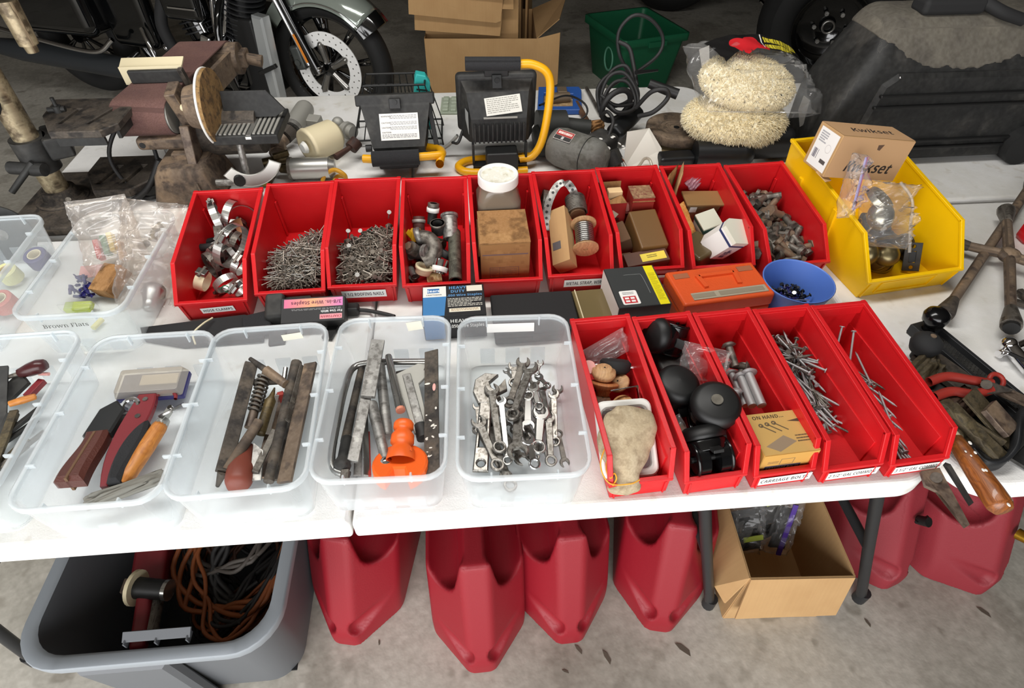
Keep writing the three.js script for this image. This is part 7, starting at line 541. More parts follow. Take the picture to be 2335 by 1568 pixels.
{ const t = thing('cord_bundle', 'tangled black power cord with a tall stiff loop', 'cord'); const tb = (p, r = 0.005) => part(t, 'cord_loop', tube(p, r, 8, 60), K.cordBlack); tb([[0.675, 0.872, -1.28], [0.644, 0.923, -1.29], [0.639, 0.977, -1.3], [0.674, 1.015, -1.3], [0.725, 1.003, -1.3], [0.766, 0.957, -1.3], [0.757, 0.914, -1.29], [0.692, 0.879, -1.26], [0.62, 0.856, -1.23], [0.593, 0.82, -1.2]]); tb([[0.64, 0.952, -1.29], [0.666, 0.941, -1.27], [0.677, 0.905, -1.24], [0.683, 0.866, -1.2]], 0.006); for (let i = 0; i < 4; i++) tb([[0.579, 0.806, -1.12], [0.576, 0.854, -1.15], [0.603, 0.892, -1.17], [0.644, 0.897, -1.17], [0.672, 0.863, -1.15], [0.667, 0.834, -1.12], [0.615, 0.83, -1.1], [0.58, 0.849, -1.12]].map((p, k) => [p[0] + Math.sin(i * 2 + k) * 0.008, p[1] + Math.cos(i * 3 + k) * 0.008 + 0.004 * i, p[2] - 0.014 * i]), 0.0048); tb([[0.66, 0.849, -1.1], [0.688, 0.898, -1.08], [0.722, 0.907, -1.07], [0.731, 0.884, -1.07], [0.697, 0.854, -1.06], [0.664, 0.834, -1.08]], 0.006); tb([[0.572, 0.819, -1.12], [0.578, 0.849, -1.08], [0.589, 0.838, -1.05], [0.575, 0.811, -1.02]], 0.005); part(t, 'plug', [cyl([0.701, 0.892, -1.15], [0.775, 0.873, -1.12], 0.012, 0.014, 14), cyl([0.675, 0.902, -1.2], [0.748, 0.891, -1.24], 0.006, 0.003, 8)], K.black); part(t, 'binding', ring(0.045, 0.008, [0.613, 0.843, -1.13], [0.2, 0.4, 0], 8, 26), K.cordBlack); }
{ const t = thing('manual', 'worn open booklet with curling pages leaning on the grinder', 'booklet'); const a = [0.609, 0.744, -0.96], b = [0.699, 0.744, -0.954], c = [0.681, 0.82, -1.031], d = [0.617, 0.83, -1.002]; for (let i = 0; i < 5; i++) part(t, 'page', panel([a, b.map((v, k) => v + [0.004 * i, 0, -0.003 * i][k]), [0.707, 0.775, -0.997].map((v, k) => v + [0.0035 * i, 0, -0.004 * i][k]), c.map((v, k) => v + [0.002 * i, -0.001 * i, -0.004 * i][k]), d], 0.0012), K.paper); }
one('safety_glasses', 'clear bent wire loop lying on the booklet', 'wire', tube([[0.61, 0.76, -0.923], [0.641, 0.765, -0.938], [0.662, 0.775, -0.96], [0.676, 0.772, -0.957], [0.68, 0.755, -0.931]], 0.004, 8, 30), K.smokeLid);
// ---- grinding wheel
{ const t = thing('buffing_wheel', 'stack of brown abrasive buffing wheels lying flat', 'wheel', [0.783, 0.7405, -1.1], [0.02, 0, 0]); part(t, 'wheel', [lathe([[0.0003, 0.028], [0.078, 0.028], [0.083, 0.032], [0.083, 0.052], [0.078, 0.056], [0.058, 0.056], [0.054, 0.05], [0.0003, 0.05]], 44)], K.stone); part(t, 'lower_wheel', lathe([[0.0003, 0], [0.08, 0], [0.085, 0.004], [0.085, 0.014], [0.076, 0.018], [0.0003, 0.024]], 44), mat({ c: '#8d7b5a', r: 0.9 })); for (const r of [0.02, 0.033, 0.046]) part(t, 'groove', ring(r, 0.0018, [0, 0.0505, 0], [Math.PI / 2, 0, 0], 6, 40), K.stone); part(t, 'arbor_hole', cyl([0, 0.049, 0], [0, 0.0512, 0], 0.008), K.black); }
// ---- polisher under wool bonnets
one('polisher', 'black polisher body with rounded grip under the wool pads', 'polisher', [cyl([0.801, 0.775, -0.974], [0.923, 0.775, -0.965], 0.034, 0.034, 26), xf(new THREE.SphereGeometry(0.034, 22, 16), [0.923, 0.775, -0.965]), rbox(0.1, 0.03, 0.05, 0.01, [0.755, 0.758, -0.985], [0, 0.05, 0]), rbox(0.16, 0.08, 0.12, 0.03, [1.0, 0.785, -1.03])], mat({ c: '#17181a', r: 0.4 }));
const woolPad = (a, b, c, s) => net((x, y, z) => (Math.hypot(x / a, y / b, z / c) - 1) * b + 0.003 * n3(x * 110 + s, y * 110, z * 110) + 0.0025 * n3(x * 240, y * 230 + s, z * 250), [-a - 0.012, -b - 0.012, -c - 0.012], [a + 0.012, b + 0.012, c + 0.012], 0.0042);
function tufts(parent, a, b, c, n, s, h) { reseed(s); const g = new THREE.ConeGeometry(0.0027, h, 5); g.translate(0, h * 0.3, 0); const im = new THREE.InstancedMesh(metreUV(flat(g)), K.wool, n); for (let i = 0; i < n; i++) { const u = rr(-1, 1), th = rr(0, 6.2832), q = Math.sqrt(1 - u * u), p = V(a * q * Math.cos(th), b * u, c * q * Math.sin(th)), nn = V(p.x / a / a, p.y / b / b - 6, p.z / c / c).normalize().add(V(rr(-0.7, 0.7), rr(-0.9, 0.4), rr(-0.7, 0.7))).normalize(); im.setMatrixAt(i, new THREE.Matrix4().compose(p, new THREE.Quaternion().setFromUnitVectors(V(0, 1, 0), nn), V(1, rr(0.7, 1.3), 1))); } im.name = 'wool_tufts'; im.userData.kind = 'stuff'; parent.add(im); }
{ const t = thing('wool_pad', 'thick cream wool polishing pad under the bagged one', 'polishing pad', [0.92, 0.83, -1.05], [0.12, 0, -0.04]); part(t, 'fleece', woolPad(0.14, 0.05, 0.1, 1), K.wool); tufts(t, 0.138, 0.05, 0.099, 7000, 501, 0.014); }
{ const t = thing('wool_pad', 'pale cream wool polishing pad sealed in a clear bag', 'polishing pad', [0.945, 0.912, -1.09], [0.3, 0.05, -0.1]); part(t, 'fleece', woolPad(0.13, 0.044, 0.1, 4), K.wool); tufts(t, 0.129, 0.043, 0.099, 6500, 507, 0.009); const bg = thing('packing_bag', 'clear bag with a red, black and yellow printed header over the wool pad', 'bag', [0.95, 0.917, -1.09], [0.3, 0.05, -0.1]); part(bg, 'film', xf(pillow(0.33, 0.235, 0.125, 21.3, 0.4, 34), [0.006, 0, 0], [-Math.PI / 2, 0, 0]), K.film); part(bg, 'torn_corner', panel([[0.14, 0.0, 0.05], [0.178, -0.02, 0.05], [0.17, -0.07, 0.08], [0.16, -0.072, 0.085], [0.135, -0.03, 0.07]], 0.0008), K.bag); part(bg, 'torn_strip', panel([[-0.15, 0.045, -0.05], [-0.125, 0.055, -0.055], [-0.12, 0.03, -0.03], [-0.14, 0.02, -0.02]], 0.0008), K.bag);
  const hp = print(0.26, 0.1, (g, w, h) => { g.clearRect(0, 0, w, h); g.fillStyle = '#1b1a1a'; g.beginPath(); g.moveTo(0, h * 0.1); g.lineTo(w * 0.25, 0); g.lineTo(w, 0); g.lineTo(w, h * 0.55); g.lineTo(w * 0.3, h * 0.55); g.lineTo(w * 0.1, h); g.fill(); g.fillStyle = '#c8252c'; for (const [x, r] of [[0.28, 0.2], [0.42, 0.24]]) { g.beginPath(); g.arc(w * x, h * 0.34, h * r, 0, 7); g.fill(); } g.beginPath(); g.moveTo(w * 0.2, h * 0.4); g.lineTo(w * 0.52, h * 0.4); g.lineTo(w * 0.34, h * 0.8); g.fill(); g.fillRect(w * 0.46, h * 0.42, w * 0.13, h * 0.16); g.fillStyle = '#f0eeea'; g.fillRect(w * 0.535, h * 0.02, w * 0.012, h * 0.5); g.fillStyle = '#d8c83c'; wordFont(g, h * 0.26); g.textAlign = 'left'; lines(g, w * 0.57, h * 0.07, w * 0.4, h * 0.22, 1, '#d8c83c', 0.9); lines(g, w * 0.57, h * 0.33, w * 0.3, h * 0.2, 1, '#d8c83c', 0.9); g.fillStyle = '#4a4340'; for (const x of [0.3, 0.38, 0.46]) { g.fillRect(w * x, h * 0.62, w * 0.012, h * 0.2); g.fillRect(w * (x + 0.012), h * 0.78, w * 0.03, h * 0.035); } }, 512, { clear: true, r: 0.3 });
  const NX = 24, NY = 8, pos = [], uv = [], idx = []; for (let j = 0; j <= NY; j++) for (let i = 0; i <= NX; i++) { const u = i / NX, v = j / NY, x = lerp(-0.12, 0.15, u), z = lerp(0.0, -0.1, v); pos.push(x, 0.062 * Math.sqrt(Math.max(0, 1 - (x / 0.185) ** 2)) + 0.004 * n3(x * 40, z * 60, 1) + 0.012 * v * Math.sin(u * 3.1) - 0.012 * v, z); uv.push(u, v); if (i < NX && j < NY) { const a = j * (NX + 1) + i; idx.push(a, a + 1, a + NX + 1, a + 1, a + NX + 2, a + NX + 1); } } const hg = new THREE.BufferGeometry(); hg.setAttribute('position', new THREE.Float32BufferAttribute(pos, 3)); hg.setAttribute('uv', new THREE.Float32BufferAttribute(uv, 2)); hg.setIndex(idx); hg.computeVertexNormals(); hp.side = THREE.DoubleSide; const hm = new THREE.Mesh(hg, hp); hm.name = 'printed_header'; bg.add(hm); }
// ---- big ribbed case standing on the far table
{ const t = thing('ribbed_case', 'big upright black plastic case with horizontal ribs and a dusty grey top', 'case', [1.118, 0.7405, -0.95], [0, 0.02, 0]); const X1 = 0.78, pl = [[[0, 0, 1], 0], [[0, 0, -1], 0.2], [[-1, 0, 0], 0], [[1, 0, 0], X1], [[0, -1, 0], 0], [[0, 1, 0], 0.345], [[0, 0.62, 0.785], 0.62 * 0.26], [[-0.86, 0.51, 0], 0.51 * 0.25 - 0.86 * 0.05], [[-0.6, 0.45, 0.66], 0.45 * 0.25 - 0.6 * 0.05]];
  const shellAt = (x, y, z) => { let d = -1; for (const [n, o] of pl) d = smax(d, n[0] * x + n[1] * y + n[2] * z - o, 0.03); return smax(d, -y, 0.004); };
  part(t, 'shell', net(shellAt, [-0.02, -0.01, -0.22], [X1 + 0.02, 0.36, 0.02], 0.0075), K.dustBlack);
  part(t, 'dust_layer', net((x, y, z) => smax(shellAt(x, y, z) - 0.002, 0.252 + 0.01 * Math.sin(x * 17) + 0.008 * n3(x * 40, 1.3, x * 13) + 0.002 * n3(x * 150, 2, z * 30) + 0.05 * smooth(0.2, 0.05, x) - y, 0.003), [-0.02, 0.2, -0.22], [X1 + 0.02, 0.36, 0.02], 0.0055), K.dustTop, 'layer of grey dust');
  part(t, 'front_panel', xf(ext([[0.06, 0.014], [0.74, 0.012], [0.74, 0.235], [0.13, 0.24], [0.1, 0.215], [0.085, 0.12]], 0.024, 0.01), [0, 0, 0.0]), K.dustBlack); for (const [y, x0] of [[0.19, 0.1], [0.162, 0.095], [0.07, 0.2], [0.05, 0.2]]) part(t, 'rib', rbox(0.73 - x0, 0.008, 0.012, 0.003, [(0.73 + x0) / 2, y, 0.014]), K.black);
  part(t, 'carry_handle', [rbox(0.16, 0.036, 0.06, 0.012, [0.26, 0.36, -0.1]), tube([[0.33, 0.37, -0.09], [0.37, 0.352, -0.06], [0.43, 0.335, -0.05]], 0.014, 8, 16)], K.blackMatte); part(t, 'foot', cyl([0.56, 0.05, 0.0], [0.56, 0.05, 0.04], 0.05, 0.05, 24), K.rubber); part(t, 'hinge_pin', xf(new THREE.SphereGeometry(0.003, 8, 6), [0.13, 0.235, 0.0135]), K.chrome); }

one('storage_chest', 'dark grey flat-topped chest beside the drill press table', 'chest', rbox(0.5, 0.42, 0.34, 0.012, [0, 0.21, 0]), K.dustBlack, [-1.19, 0, -0.93], 0.02);

// ================= things on the garage floor behind the tables =================
{ const t = thing('motorcycle', 'black and silver touring motorcycle parked behind the tables', 'motorcycle', [-0.516, 0, -2.9], -0.373);
  const wheel = (x, R, wd, front) => { const w = part(t, front ? 'front_tyre' : 'rear_tyre', xf(new THREE.TorusGeometry(R - wd * 0.5, wd * 0.5, 14, 60), [x, R, 0], [0, 0, 0], [1, 1, 1.12]), K.rubber); part(w, 'rim', [xf(ext(circ(R - wd * 0.72, 44), 0.075, 0.004, [circ(R - wd * 0.72 - 0.024, 44)]), [x, R, 0])], K.bikeBlack); part(w, 'rim_line', ring(R - wd * 0.8, 0.003, [x, R, 0.04], [0, 0, 0], 6, 44), K.chrome); for (let i = 0; i < 9; i++) { const a = i / 9 * Math.PI * 2 + 0.2; part(w, 'spoke', [-0.06, 0.06].map((q) => cyl([x + 0.035 * Math.cos(a), R + 0.035 * Math.sin(a), 0.03], [x + (R - wd * 0.8) * Math.cos(a + q), R + (R - wd * 0.8) * Math.sin(a + q), 0.01], 0.008, 0.007, 6)), K.bikeBlack); part(w, 'spoke_tip', box(0.02, 0.008, 0.01, [x + (R - wd) * 0.86 * Math.cos(a), R + (R - wd) * 0.86 * Math.sin(a), 0.03], [0, 0, a]), K.chrome); } part(w, 'hub', cyl([x, R, -0.06], [x, R, 0.06], 0.045, 0.04, 24), K.bikeBlack); };
  wheel(0.06, 0.33, 0.1, true); wheel(-1.56, 0.33, 0.13, false);
  const disc = part(t, 'brake_disc', xf(ext(circ(0.182, 48), 0.006, 0.0008, [circ(0.118, 40), ...Array.from({ length: 26 }, (_, i) => circ(0.0042, 8, 0.168 * Math.cos(i / 26 * 6.283), 0.168 * Math.sin(i / 26 * 6.283))), ...Array.from({ length: 26 }, (_, i) => circ(0.0042, 8, 0.142 * Math.cos(i / 26 * 6.283 + 0.12), 0.142 * Math.sin(i / 26 * 6.283 + 0.12)))]), [0.06, 0.33, 0.062]), mat({ c: '#f6f6f4', r: 0.45 })); for (let i = 0; i < 5; i++) { const a = i / 5 * 6.283 + 0.5; part(disc, 'disc_carrier', [cyl([0.06 + 0.03 * Math.cos(a), 0.33 + 0.03 * Math.sin(a), 0.06], [0.06 + 0.122 * Math.cos(a), 0.33 + 0.122 * Math.sin(a), 0.06], 0.018, 0.022, 8), xf(new THREE.SphereGeometry(0.014, 10, 8), [0.06 + 0.122 * Math.cos(a), 0.33 + 0.122 * Math.sin(a), 0.066])], K.steel); }
  part(t, 'axle_nut', [cyl([0.02, 0.335, 0.08], [0.02, 0.335, 0.12], 0.026, 0.022, 18), cyl([0.02, 0.335, 0.12], [0.02, 0.335, 0.126], 0.012, 0.012, 12)], K.chrome); part(t, 'fork_leg', [cyl([0.02, 0.32, 0.1], [-0.13, 0.72, 0.1], 0.028, 0.026, 18)], K.bikeBlack); part(t, 'fork_tube', cyl([-0.02, 0.36, 0.115], [-0.17, 0.76, 0.115], 0.013, 0.013, 12), K.chrome); part(t, 'reflector', aim(new RoundedBoxGeometry(0.012, 0.14, 0.006, 1, 0.002), [-0.015, 0.375, 0.13], [-0.06, 0.51, 0.132]), K.amber); part(t, 'caliper', [rbox(0.06, 0.12, 0.04, 0.015, [-0.09, 0.38, 0.085], [0, 0, 0.2]), cyl([-0.09, 0.36, 0.1], [-0.09, 0.36, 0.112], 0.016)], mat({ c: '#5e6260', r: 0.3, m: 0.6 })); part(t, 'far_fork_leg', cyl([0.02, 0.32, -0.1], [-0.13, 0.72, -0.1], 0.028, 0.026, 12), K.bikeBlack);
  const arc = (r0, r1, a0, a1, w, N = 22) => { const R = []; for (let i = 0; i <= N; i++) { const a = lerp(a0, a1, i / N); const prof = [[-w, 0], [-w * 0.7, 0.8], [0, 1], [w * 0.7, 0.8], [w, 0], [w * 0.94, 0], [0, 0.9], [-w * 0.94, 0]]; R.push(prof.map(([z, q]) => [0.06 + lerp(r0, r1, q) * Math.cos(a), 0.33 + lerp(r0, r1, q) * Math.sin(a), z])); } return loft(R, true, true); }; part(t, 'front_fender', arc(0.3, 0.4, 0.78, 2.5, 0.09), K.bikePaint); part(t, 'fender_edge', [arc(0.294, 0.31, 0.76, 2.5, 0.093), arc(0.302, 0.402, 0.62, 0.8, 0.091)], K.bikeBlack); part(t, 'fender_stripe', ring(0.315, 0.003, [0.06, 0.33, 0.091], [0, 0, 0.8], 6, 30, 1.2), K.chrome);
  part(t, 'lower_fairing', [xf(ext([[-0.04, -0.2], [0.03, -0.21], [0.045, 0.0], [0.06, 0.2], [-0.02, 0.2], [-0.045, 0.0]], 0.06, 0.01), [-0.2, 0.4, 0.18], [0, -0.3, 0])], mat({ c: '#c9cdce', r: 0.2, m: 0.5, clearcoat: 1 })); part(t, 'fairing_strap', aim(new RoundedBoxGeometry(0.02, 0.12, 0.02, 1, 0.003), [-0.25, 0.33, 0.22], [-0.14, 0.38, 0.22]), K.black); part(t, 'radiator', box(0.14, 0.4, 0.3, [-0.34, 0.36, 0.0]), K.black);
  for (const [x, a] of [[-0.43, -0.4], [-0.64, 0.4]]) { const c = part(t, 'cylinder', aim(new THREE.CylinderGeometry(0.085, 0.09, 0.26, 24), [x, 0.42, 0.05], [x - Math.sin(a) * 0.24, 0.68, 0.05]), K.bikeBlack); for (let i = 0; i < 9; i++) { const q = 0.46 + i * 0.024, xx = x - Math.sin(a) * 0.24 * ((q - 0.42) / 0.26); part(c, 'cooling_fin', aim(new THREE.CylinderGeometry(0.105, 0.105, 0.006, 26), [xx + Math.sin(a) * 0.003, q - 0.004, 0.05], [xx - Math.sin(a) * 0.003, q + 0.004, 0.05]), K.darkSteel); } }
  part(t, 'crankcase', [rbox(0.42, 0.2, 0.24, 0.05, [-0.56, 0.3, 0.04]), cyl([-0.5, 0.3, 0.1], [-0.5, 0.3, 0.19], 0.1, 0.085, 28)], K.bikeBlack); part(t, 'cam_cover', [cyl([-0.49, 0.36, 0.17], [-0.49, 0.36, 0.2], 0.06, 0.052, 26), ring(0.045, 0.008, [-0.49, 0.36, 0.2], [0, 0, 0], 8, 26)], K.chrome); part(t, 'lifter_block', [rbox(0.06, 0.06, 0.06, 0.012, [-0.47, 0.44, 0.16], [0, 0, 0.4]), rbox(0.06, 0.06, 0.06, 0.012, [-0.56, 0.44, 0.16], [0, 0, -0.4])], K.chrome); part(t, 'pushrod_tube', cyl([-0.47, 0.44, 0.15], [-0.37, 0.7, 0.12], 0.012), K.chrome); part(t, 'pushrod_tube', cyl([-0.56, 0.44, 0.15], [-0.66, 0.7, 0.12], 0.012), K.chrome); part(t, 'air_cleaner', [rbox(0.24, 0.18, 0.1, 0.04, [-0.62, 0.62, 0.17])], K.bikeBlack); part(t, 'air_cleaner_trim', box(0.16, 0.008, 0.006, [-0.6, 0.6, 0.224]), K.chrome);
  part(t, 'crash_bar', tube([[-0.36, 0.75, 0.1], [-0.35, 0.6, 0.28], [-0.36, 0.4, 0.32], [-0.4, 0.22, 0.24], [-0.42, 0.18, 0.1]], 0.017, 10, 40), K.bikeBlack); part(t, 'highway_bar', tube([[-0.46, 0.72, 0.12], [-0.44, 0.5, 0.22], [-0.4, 0.25, 0.24]], 0.012, 10, 24), K.chrome); part(t, 'exhaust_pipe', tube([[-0.42, 0.44, 0.16], [-0.44, 0.32, 0.2], [-0.56, 0.25, 0.22], [-0.8, 0.24, 0.22]], 0.028, 12, 36), K.bikeBlack); part(t, 'rear_exhaust_pipe', tube([[-0.74, 0.66, 0.14], [-0.78, 0.5, 0.2], [-0.72, 0.34, 0.22], [-0.7, 0.27, 0.22]], 0.03, 12, 30), K.blackMatte); part(t, 'muffler', lathe([[0.0003, -0.62], [0.03, -0.62], [0.052, -0.5], [0.058, -0.2], [0.058, 0.4], [0.045, 0.55], [0.04, 0.56], [0.0003, 0.55]], 26, [-1.42, 0.265, 0.22], [0, 0, Math.PI / 2 - 0.03]), mat({ c: '#3d4043', r: 0.4, m: 0.4 })); part(t, 'saddlebag', rbox(0.6, 0.3, 0.2, 0.06, [-1.45, 0.56, 0.2], [0, 0, 0.04]), K.bikeBlack); part(t, 'saddlebag_guard', tube([[-1.8, 0.42, 0.3], [-1.55, 0.4, 0.32], [-1.2, 0.36, 0.3], [-1.08, 0.42, 0.26]], 0.012, 10, 30), K.chrome); part(t, 'frame', [cyl([-0.3, 0.16, 0.12], [-1.2, 0.2, 0.12], 0.02), cyl([-1.0, 0.2, 0.1], [-1.2, 0.75, 0.1], 0.03), rbox(0.9, 0.2, 0.26, 0.06, [-0.8, 0.84, 0])], K.bikeBlack); part(t, 'rear_fender', rbox(0.5, 0.25, 0.18, 0.08, [-1.55, 0.68, 0.0]), K.bikeBlack); part(t, 'floorboard', [rbox(0.3, 0.03, 0.12, 0.01, [-0.72, 0.25, 0.3]), cyl([-0.58, 0.25, 0.28], [-0.52, 0.32, 0.28], 0.01)], K.black); part(t, 'brake_pedal', [tube([[-0.9, 0.48, 0.22], [-0.86, 0.42, 0.25], [-0.82, 0.32, 0.27], [-0.78, 0.28, 0.27]], 0.014, 8, 24), rbox(0.06, 0.02, 0.05, 0.008, [-0.5, 0.33, 0.3])], K.chrome); part(t, 'foot_peg', [cyl([-1.0, 0.34, 0.22], [-0.98, 0.34, 0.3], 0.018), xf(new THREE.SphereGeometry(0.024, 12, 10), [-0.9, 0.3, 0.25]), xf(new THREE.SphereGeometry(0.02, 12, 10), [-0.78, 0.4, 0.22])], K.chrome); part(t, 'side_stand', tube([[-0.56, 0.2, 0.2], [-0.5, 0.1, 0.28], [-0.46, 0.012, 0.32]], 0.012, 8, 16), K.bikeBlack); part(t, 'side_cover', rbox(0.3, 0.34, 0.1, 0.05, [-1.02, 0.52, 0.14]), K.bikeBlack); }
// ---- cardboard boxes
function openBox(t, w, h, d, m, flaps) { part(t, 'panel', [box(w, h, 0.004, [0, h / 2, d / 2])], m); part(t, 'panel', box(w, h, 0.004, [0, h / 2, -d / 2]), m); part(t, 'panel', box(0.004, h, d, [w / 2, h / 2, 0]), m); part(t, 'panel', box(0.004, h, d, [-w / 2, h / 2, 0]), m); part(t, 'bottom', box(w, 0.004, d, [0, 0.002, 0]), m); for (const q of flaps) part(t, 'flap', panel(q, 0.004), m); }
{ const t = thing('cardboard_box', 'large open cardboard box on the floor behind the tables', 'carton', [0.33, 0, -3.2], -0.06); openBox(t, 0.6, 0.42, 0.5, K.card, [[[0.3, 0.42, 0.25], [0.3, 0.42, -0.25], [0.5, 0.5, -0.25], [0.42, 0.5, 0.2]], [[0.3, 0.42, 0.25], [0.3, 0.12, 0.252], [0.42, 0.2, 0.3], [0.42, 0.46, 0.28]]]); sheet(t, 'shipping_label', 0.13, 0.1, print(0.13, 0.1, (g, w, h) => { g.fillStyle = '#eae8e4'; g.fillRect(0, 0, w, h); g.fillStyle = '#333'; g.fillRect(w * 0.12, h * 0.14, w * 0.44, h * 0.08); lines(g, w * 0.1, h * 0.4, w * 0.7, h * 0.4, 4, '#999'); }, 128), [0.13, 0.27, 0.2535]); }
{ const t = thing('cardboard_box', 'cardboard box with drooping flaps stacked in the large box', 'carton', [0.28, 0.3, -3.24], -0.04); openBox(t, 0.5, 0.42, 0.4, K.card, [[[-0.25, 0.42, 0.2], [0.22, 0.42, 0.2], [0.22, 0.26, 0.29], [-0.27, 0.28, 0.29]], [[-0.25, 0.42, 0.2], [0.24, 0.42, 0.2], [0.2, 0.33, 0.34], [-0.31, 0.36, 0.33]], [[-0.25, 0.42, 0.2], [-0.25, 0.42, -0.2], [-0.4, 0.36, -0.18], [-0.36, 0.36, 0.16]]]); }
one('cardboard_sheet', 'flattened cardboard sheets standing beside the stacked boxes', 'cardboard', [panel([[0.56, 0.1, -3.3], [0.56, 0.9, -3.36], [0.62, 0.9, -3.7], [0.62, 0.1, -3.64]], 0.012), panel([[0.59, 0.1, -3.28], [0.6, 0.85, -3.34], [0.66, 0.85, -3.68], [0.66, 0.1, -3.62]], 0.012)], K.card);
one('red_crate', 'small red plastic tail piece beyond the cardboard boxes', 'crate', rbox(0.14, 0.1, 0.2, 0.02), K.redTool, [-0.02, 0.46, -3.75]);
// ---- green recycling bin
{ const t = thing('recycling_bin', 'green plastic recycling bin with a round emblem on its side', 'recycling bin', [1.28, 0, -3.42], 0.28); const ringB = (w, d, y, o = 0) => rrect(w + o, d + o, 0.03, y, 4); part(t, 'body', [loft([ringB(0.34, 0.4, 0), ringB(0.42, 0.5, 0.33)], true, false), loft([ringB(0.42, 0.5, 0.33, -0.008), ringB(0.34, 0.4, 0.006, -0.008)], false, true)], K.green); part(t, 'rim', loft([ringB(0.42, 0.5, 0.33, -0.008), ringB(0.42, 0.5, 0.335, 0.0), ringB(0.42, 0.5, 0.334, 0.03), ringB(0.42, 0.5, 0.295, 0.03), ringB(0.42, 0.5, 0.295, 0.0)]), K.green); part(t, 'emblem', xf(new THREE.TorusGeometry(0.05, 0.006, 6, 30), [-0.195, 0.17, 0.06], [0, -Math.PI / 2 + 0.0, 0], [1, 1.3, 1]), mat({ c: '#5f9a80', r: 0.6 })); part(t, 'handle', box(0.12, 0.03, 0.02, [0, 0.3, 0.27]), K.green); }
// ---- dark off-roader
{ const t = thing('off_roader', 'black off-road vehicle parked in the shade at the back', 'vehicle', [0, 0, 0], 0); const tyre = part(t, 'tyre', xf(new THREE.TorusGeometry(0.27, 0.12, 16, 48), [2.37, 0.385, -3.2], [0, -0.35, 0], [1, 1, 0.9]), K.rubber); part(tyre, 'wheel_rim', xf(lathe([[0.0003, -0.02], [0.07, -0.02], [0.09, 0.0], [0.15, -0.015], [0.185, 0.02], [0.2, 0.05], [0.205, 0.05]], 40, [0, 0, 0], [Math.PI / 2, 0, 0]), [2.34, 0.385, -3.12], [0, -0.35, 0]), K.bikeBlack); part(tyre, 'hub_ring', ring(0.032, 0.007, [2.335, 0.385, -3.12], [0, -0.35, 0], 8, 24), K.steel); for (let i = 0; i < 6; i++) { const a = i / 6 * 6.283; part(tyre, 'lug_nut', xf(new THREE.CylinderGeometry(0.012, 0.012, 0.02, 6), [2.335 + 0.085 * Math.cos(a) * 0.94, 0.385 + 0.085 * Math.sin(a), -3.1 + 0.03 * Math.cos(a)], [Math.PI / 2, -0.35, 0]), K.galv); } part(t, 'chassis', [rbox(4.2, 0.5, 1.7, 0.1, [3.5, 0.85, -4.7], [0, -0.35, 0]), rbox(3.2, 0.8, 1.5, 0.2, [3.6, 1.4, -4.7], [0, -0.35, 0]), rbox(1.6, 0.18, 0.2, 0.05, [1.3, 0.62, -4.35], [0, -0.35, 0])], K.black); part(t, 'far_tyre', xf(new THREE.TorusGeometry(0.27, 0.12, 14, 40), [1.9, 0.38, -4.8], [0, -0.35, 0], [1, 1, 0.9]), K.rubber); part(t, 'bumper_trim', tube([[2.067, 0.426, -3.5], [2.113, 0.396, -3.5], [2.17, 0.395, -3.5], [2.213, 0.448, -3.5]], 0.012, 8, 20), K.chrome); part(t, 'fender', rbox(0.7, 0.16, 0.5, 0.06, [2.5, 0.86, -3.35], [0, -0.35, 0]), K.black); }

one('cardboard_flap', 'two overlapping tan cardboard flaps hanging over the stacked boxes', 'cardboard', [panel([[-0.045, 0.647, -2.96], [0.442, 0.656, -2.96], [0.421, 0.51, -2.93], [0.394, 0.502, -2.93], [-0.051, 0.551, -2.93]], 0.006), panel([[-0.025, 0.558, -2.99], [0.435, 0.529, -2.99], [0.418, 0.427, -2.96], [-0.03, 0.466, -2.96]], 0.006)], K.card);

// ================= under the front table =================
// ---- red fuel cans: wedge-nosed moulded jugs with a ridge handle between two finger hollows
const canField = (() => { const U = (a, b, c) => { const l = Math.hypot(a, b, c); return [a / l, b / l, c / l]; }; const pl = [[U(1, 0, 0), 0.112], [U(0, -1, 0), 0], [U(0, 0, -1), 0.36], [U(0, 1, 0), 0.335], [U(0.78, 0, 0.625), 0.0254], [U(0.755, 0.235, 0.612), 0.0385], [U(0, 0.37, 0.93), 0.028], [U(0, 0, 1), 0.004], [U(0.5, 0.86, 0), 0.322]];
  return (x, y, z) => { const X = Math.abs(x); let d = -1; for (const [n, o] of pl) d = smax(d, n[0] * X + n[1] * y + n[2] * z - o, 0.009); const hx = X - 0.071, hz = Math.max(0, Math.abs(z + 0.262) - 0.12), hy = Math.min(0, y - 0.262); d = smax(d, -(Math.hypot(hx, hz, hy) - 0.047), 0.01); const q = clamp(((X - 0.046) * 0.07 + (y - 0.082) * 0.03 - (z + 0.006) * 0.08) / 0.0122), px = X - 0.046 - 0.07 * q, py = y - 0.082 - 0.03 * q, pz = z + 0.006 + 0.08 * q; d = smax(d, -(Math.hypot(px, py, pz) - (0.03 - 0.012 * q)), 0.006); return d; }; })();
const canGeo = metreUV(flat(net(canField, [-0.13, -0.012, -0.375], [0.13, 0.35, 0.02], 0.0062)));
function fuelCan(label, p, ry, m, extra) { const t = thing('fuel_can', label, 'fuel can', p, ry, 'red plastic fuel cans'); const o = new THREE.Mesh(canGeo, m); o.name = 'body'; t.add(o); part(t, 'cap', lathe([[0.0003, 0.03], [0.024, 0.03], [0.026, 0.026], [0.026, 0], [0.0003, 0]], 20, [0, 0.33, -0.3]), K.black); if (extra) extra(t); return t; }
fuelCan('red fuel can turned aside next to the grey tote', [-0.15, 0.001, -0.085], -0.2, K.can);
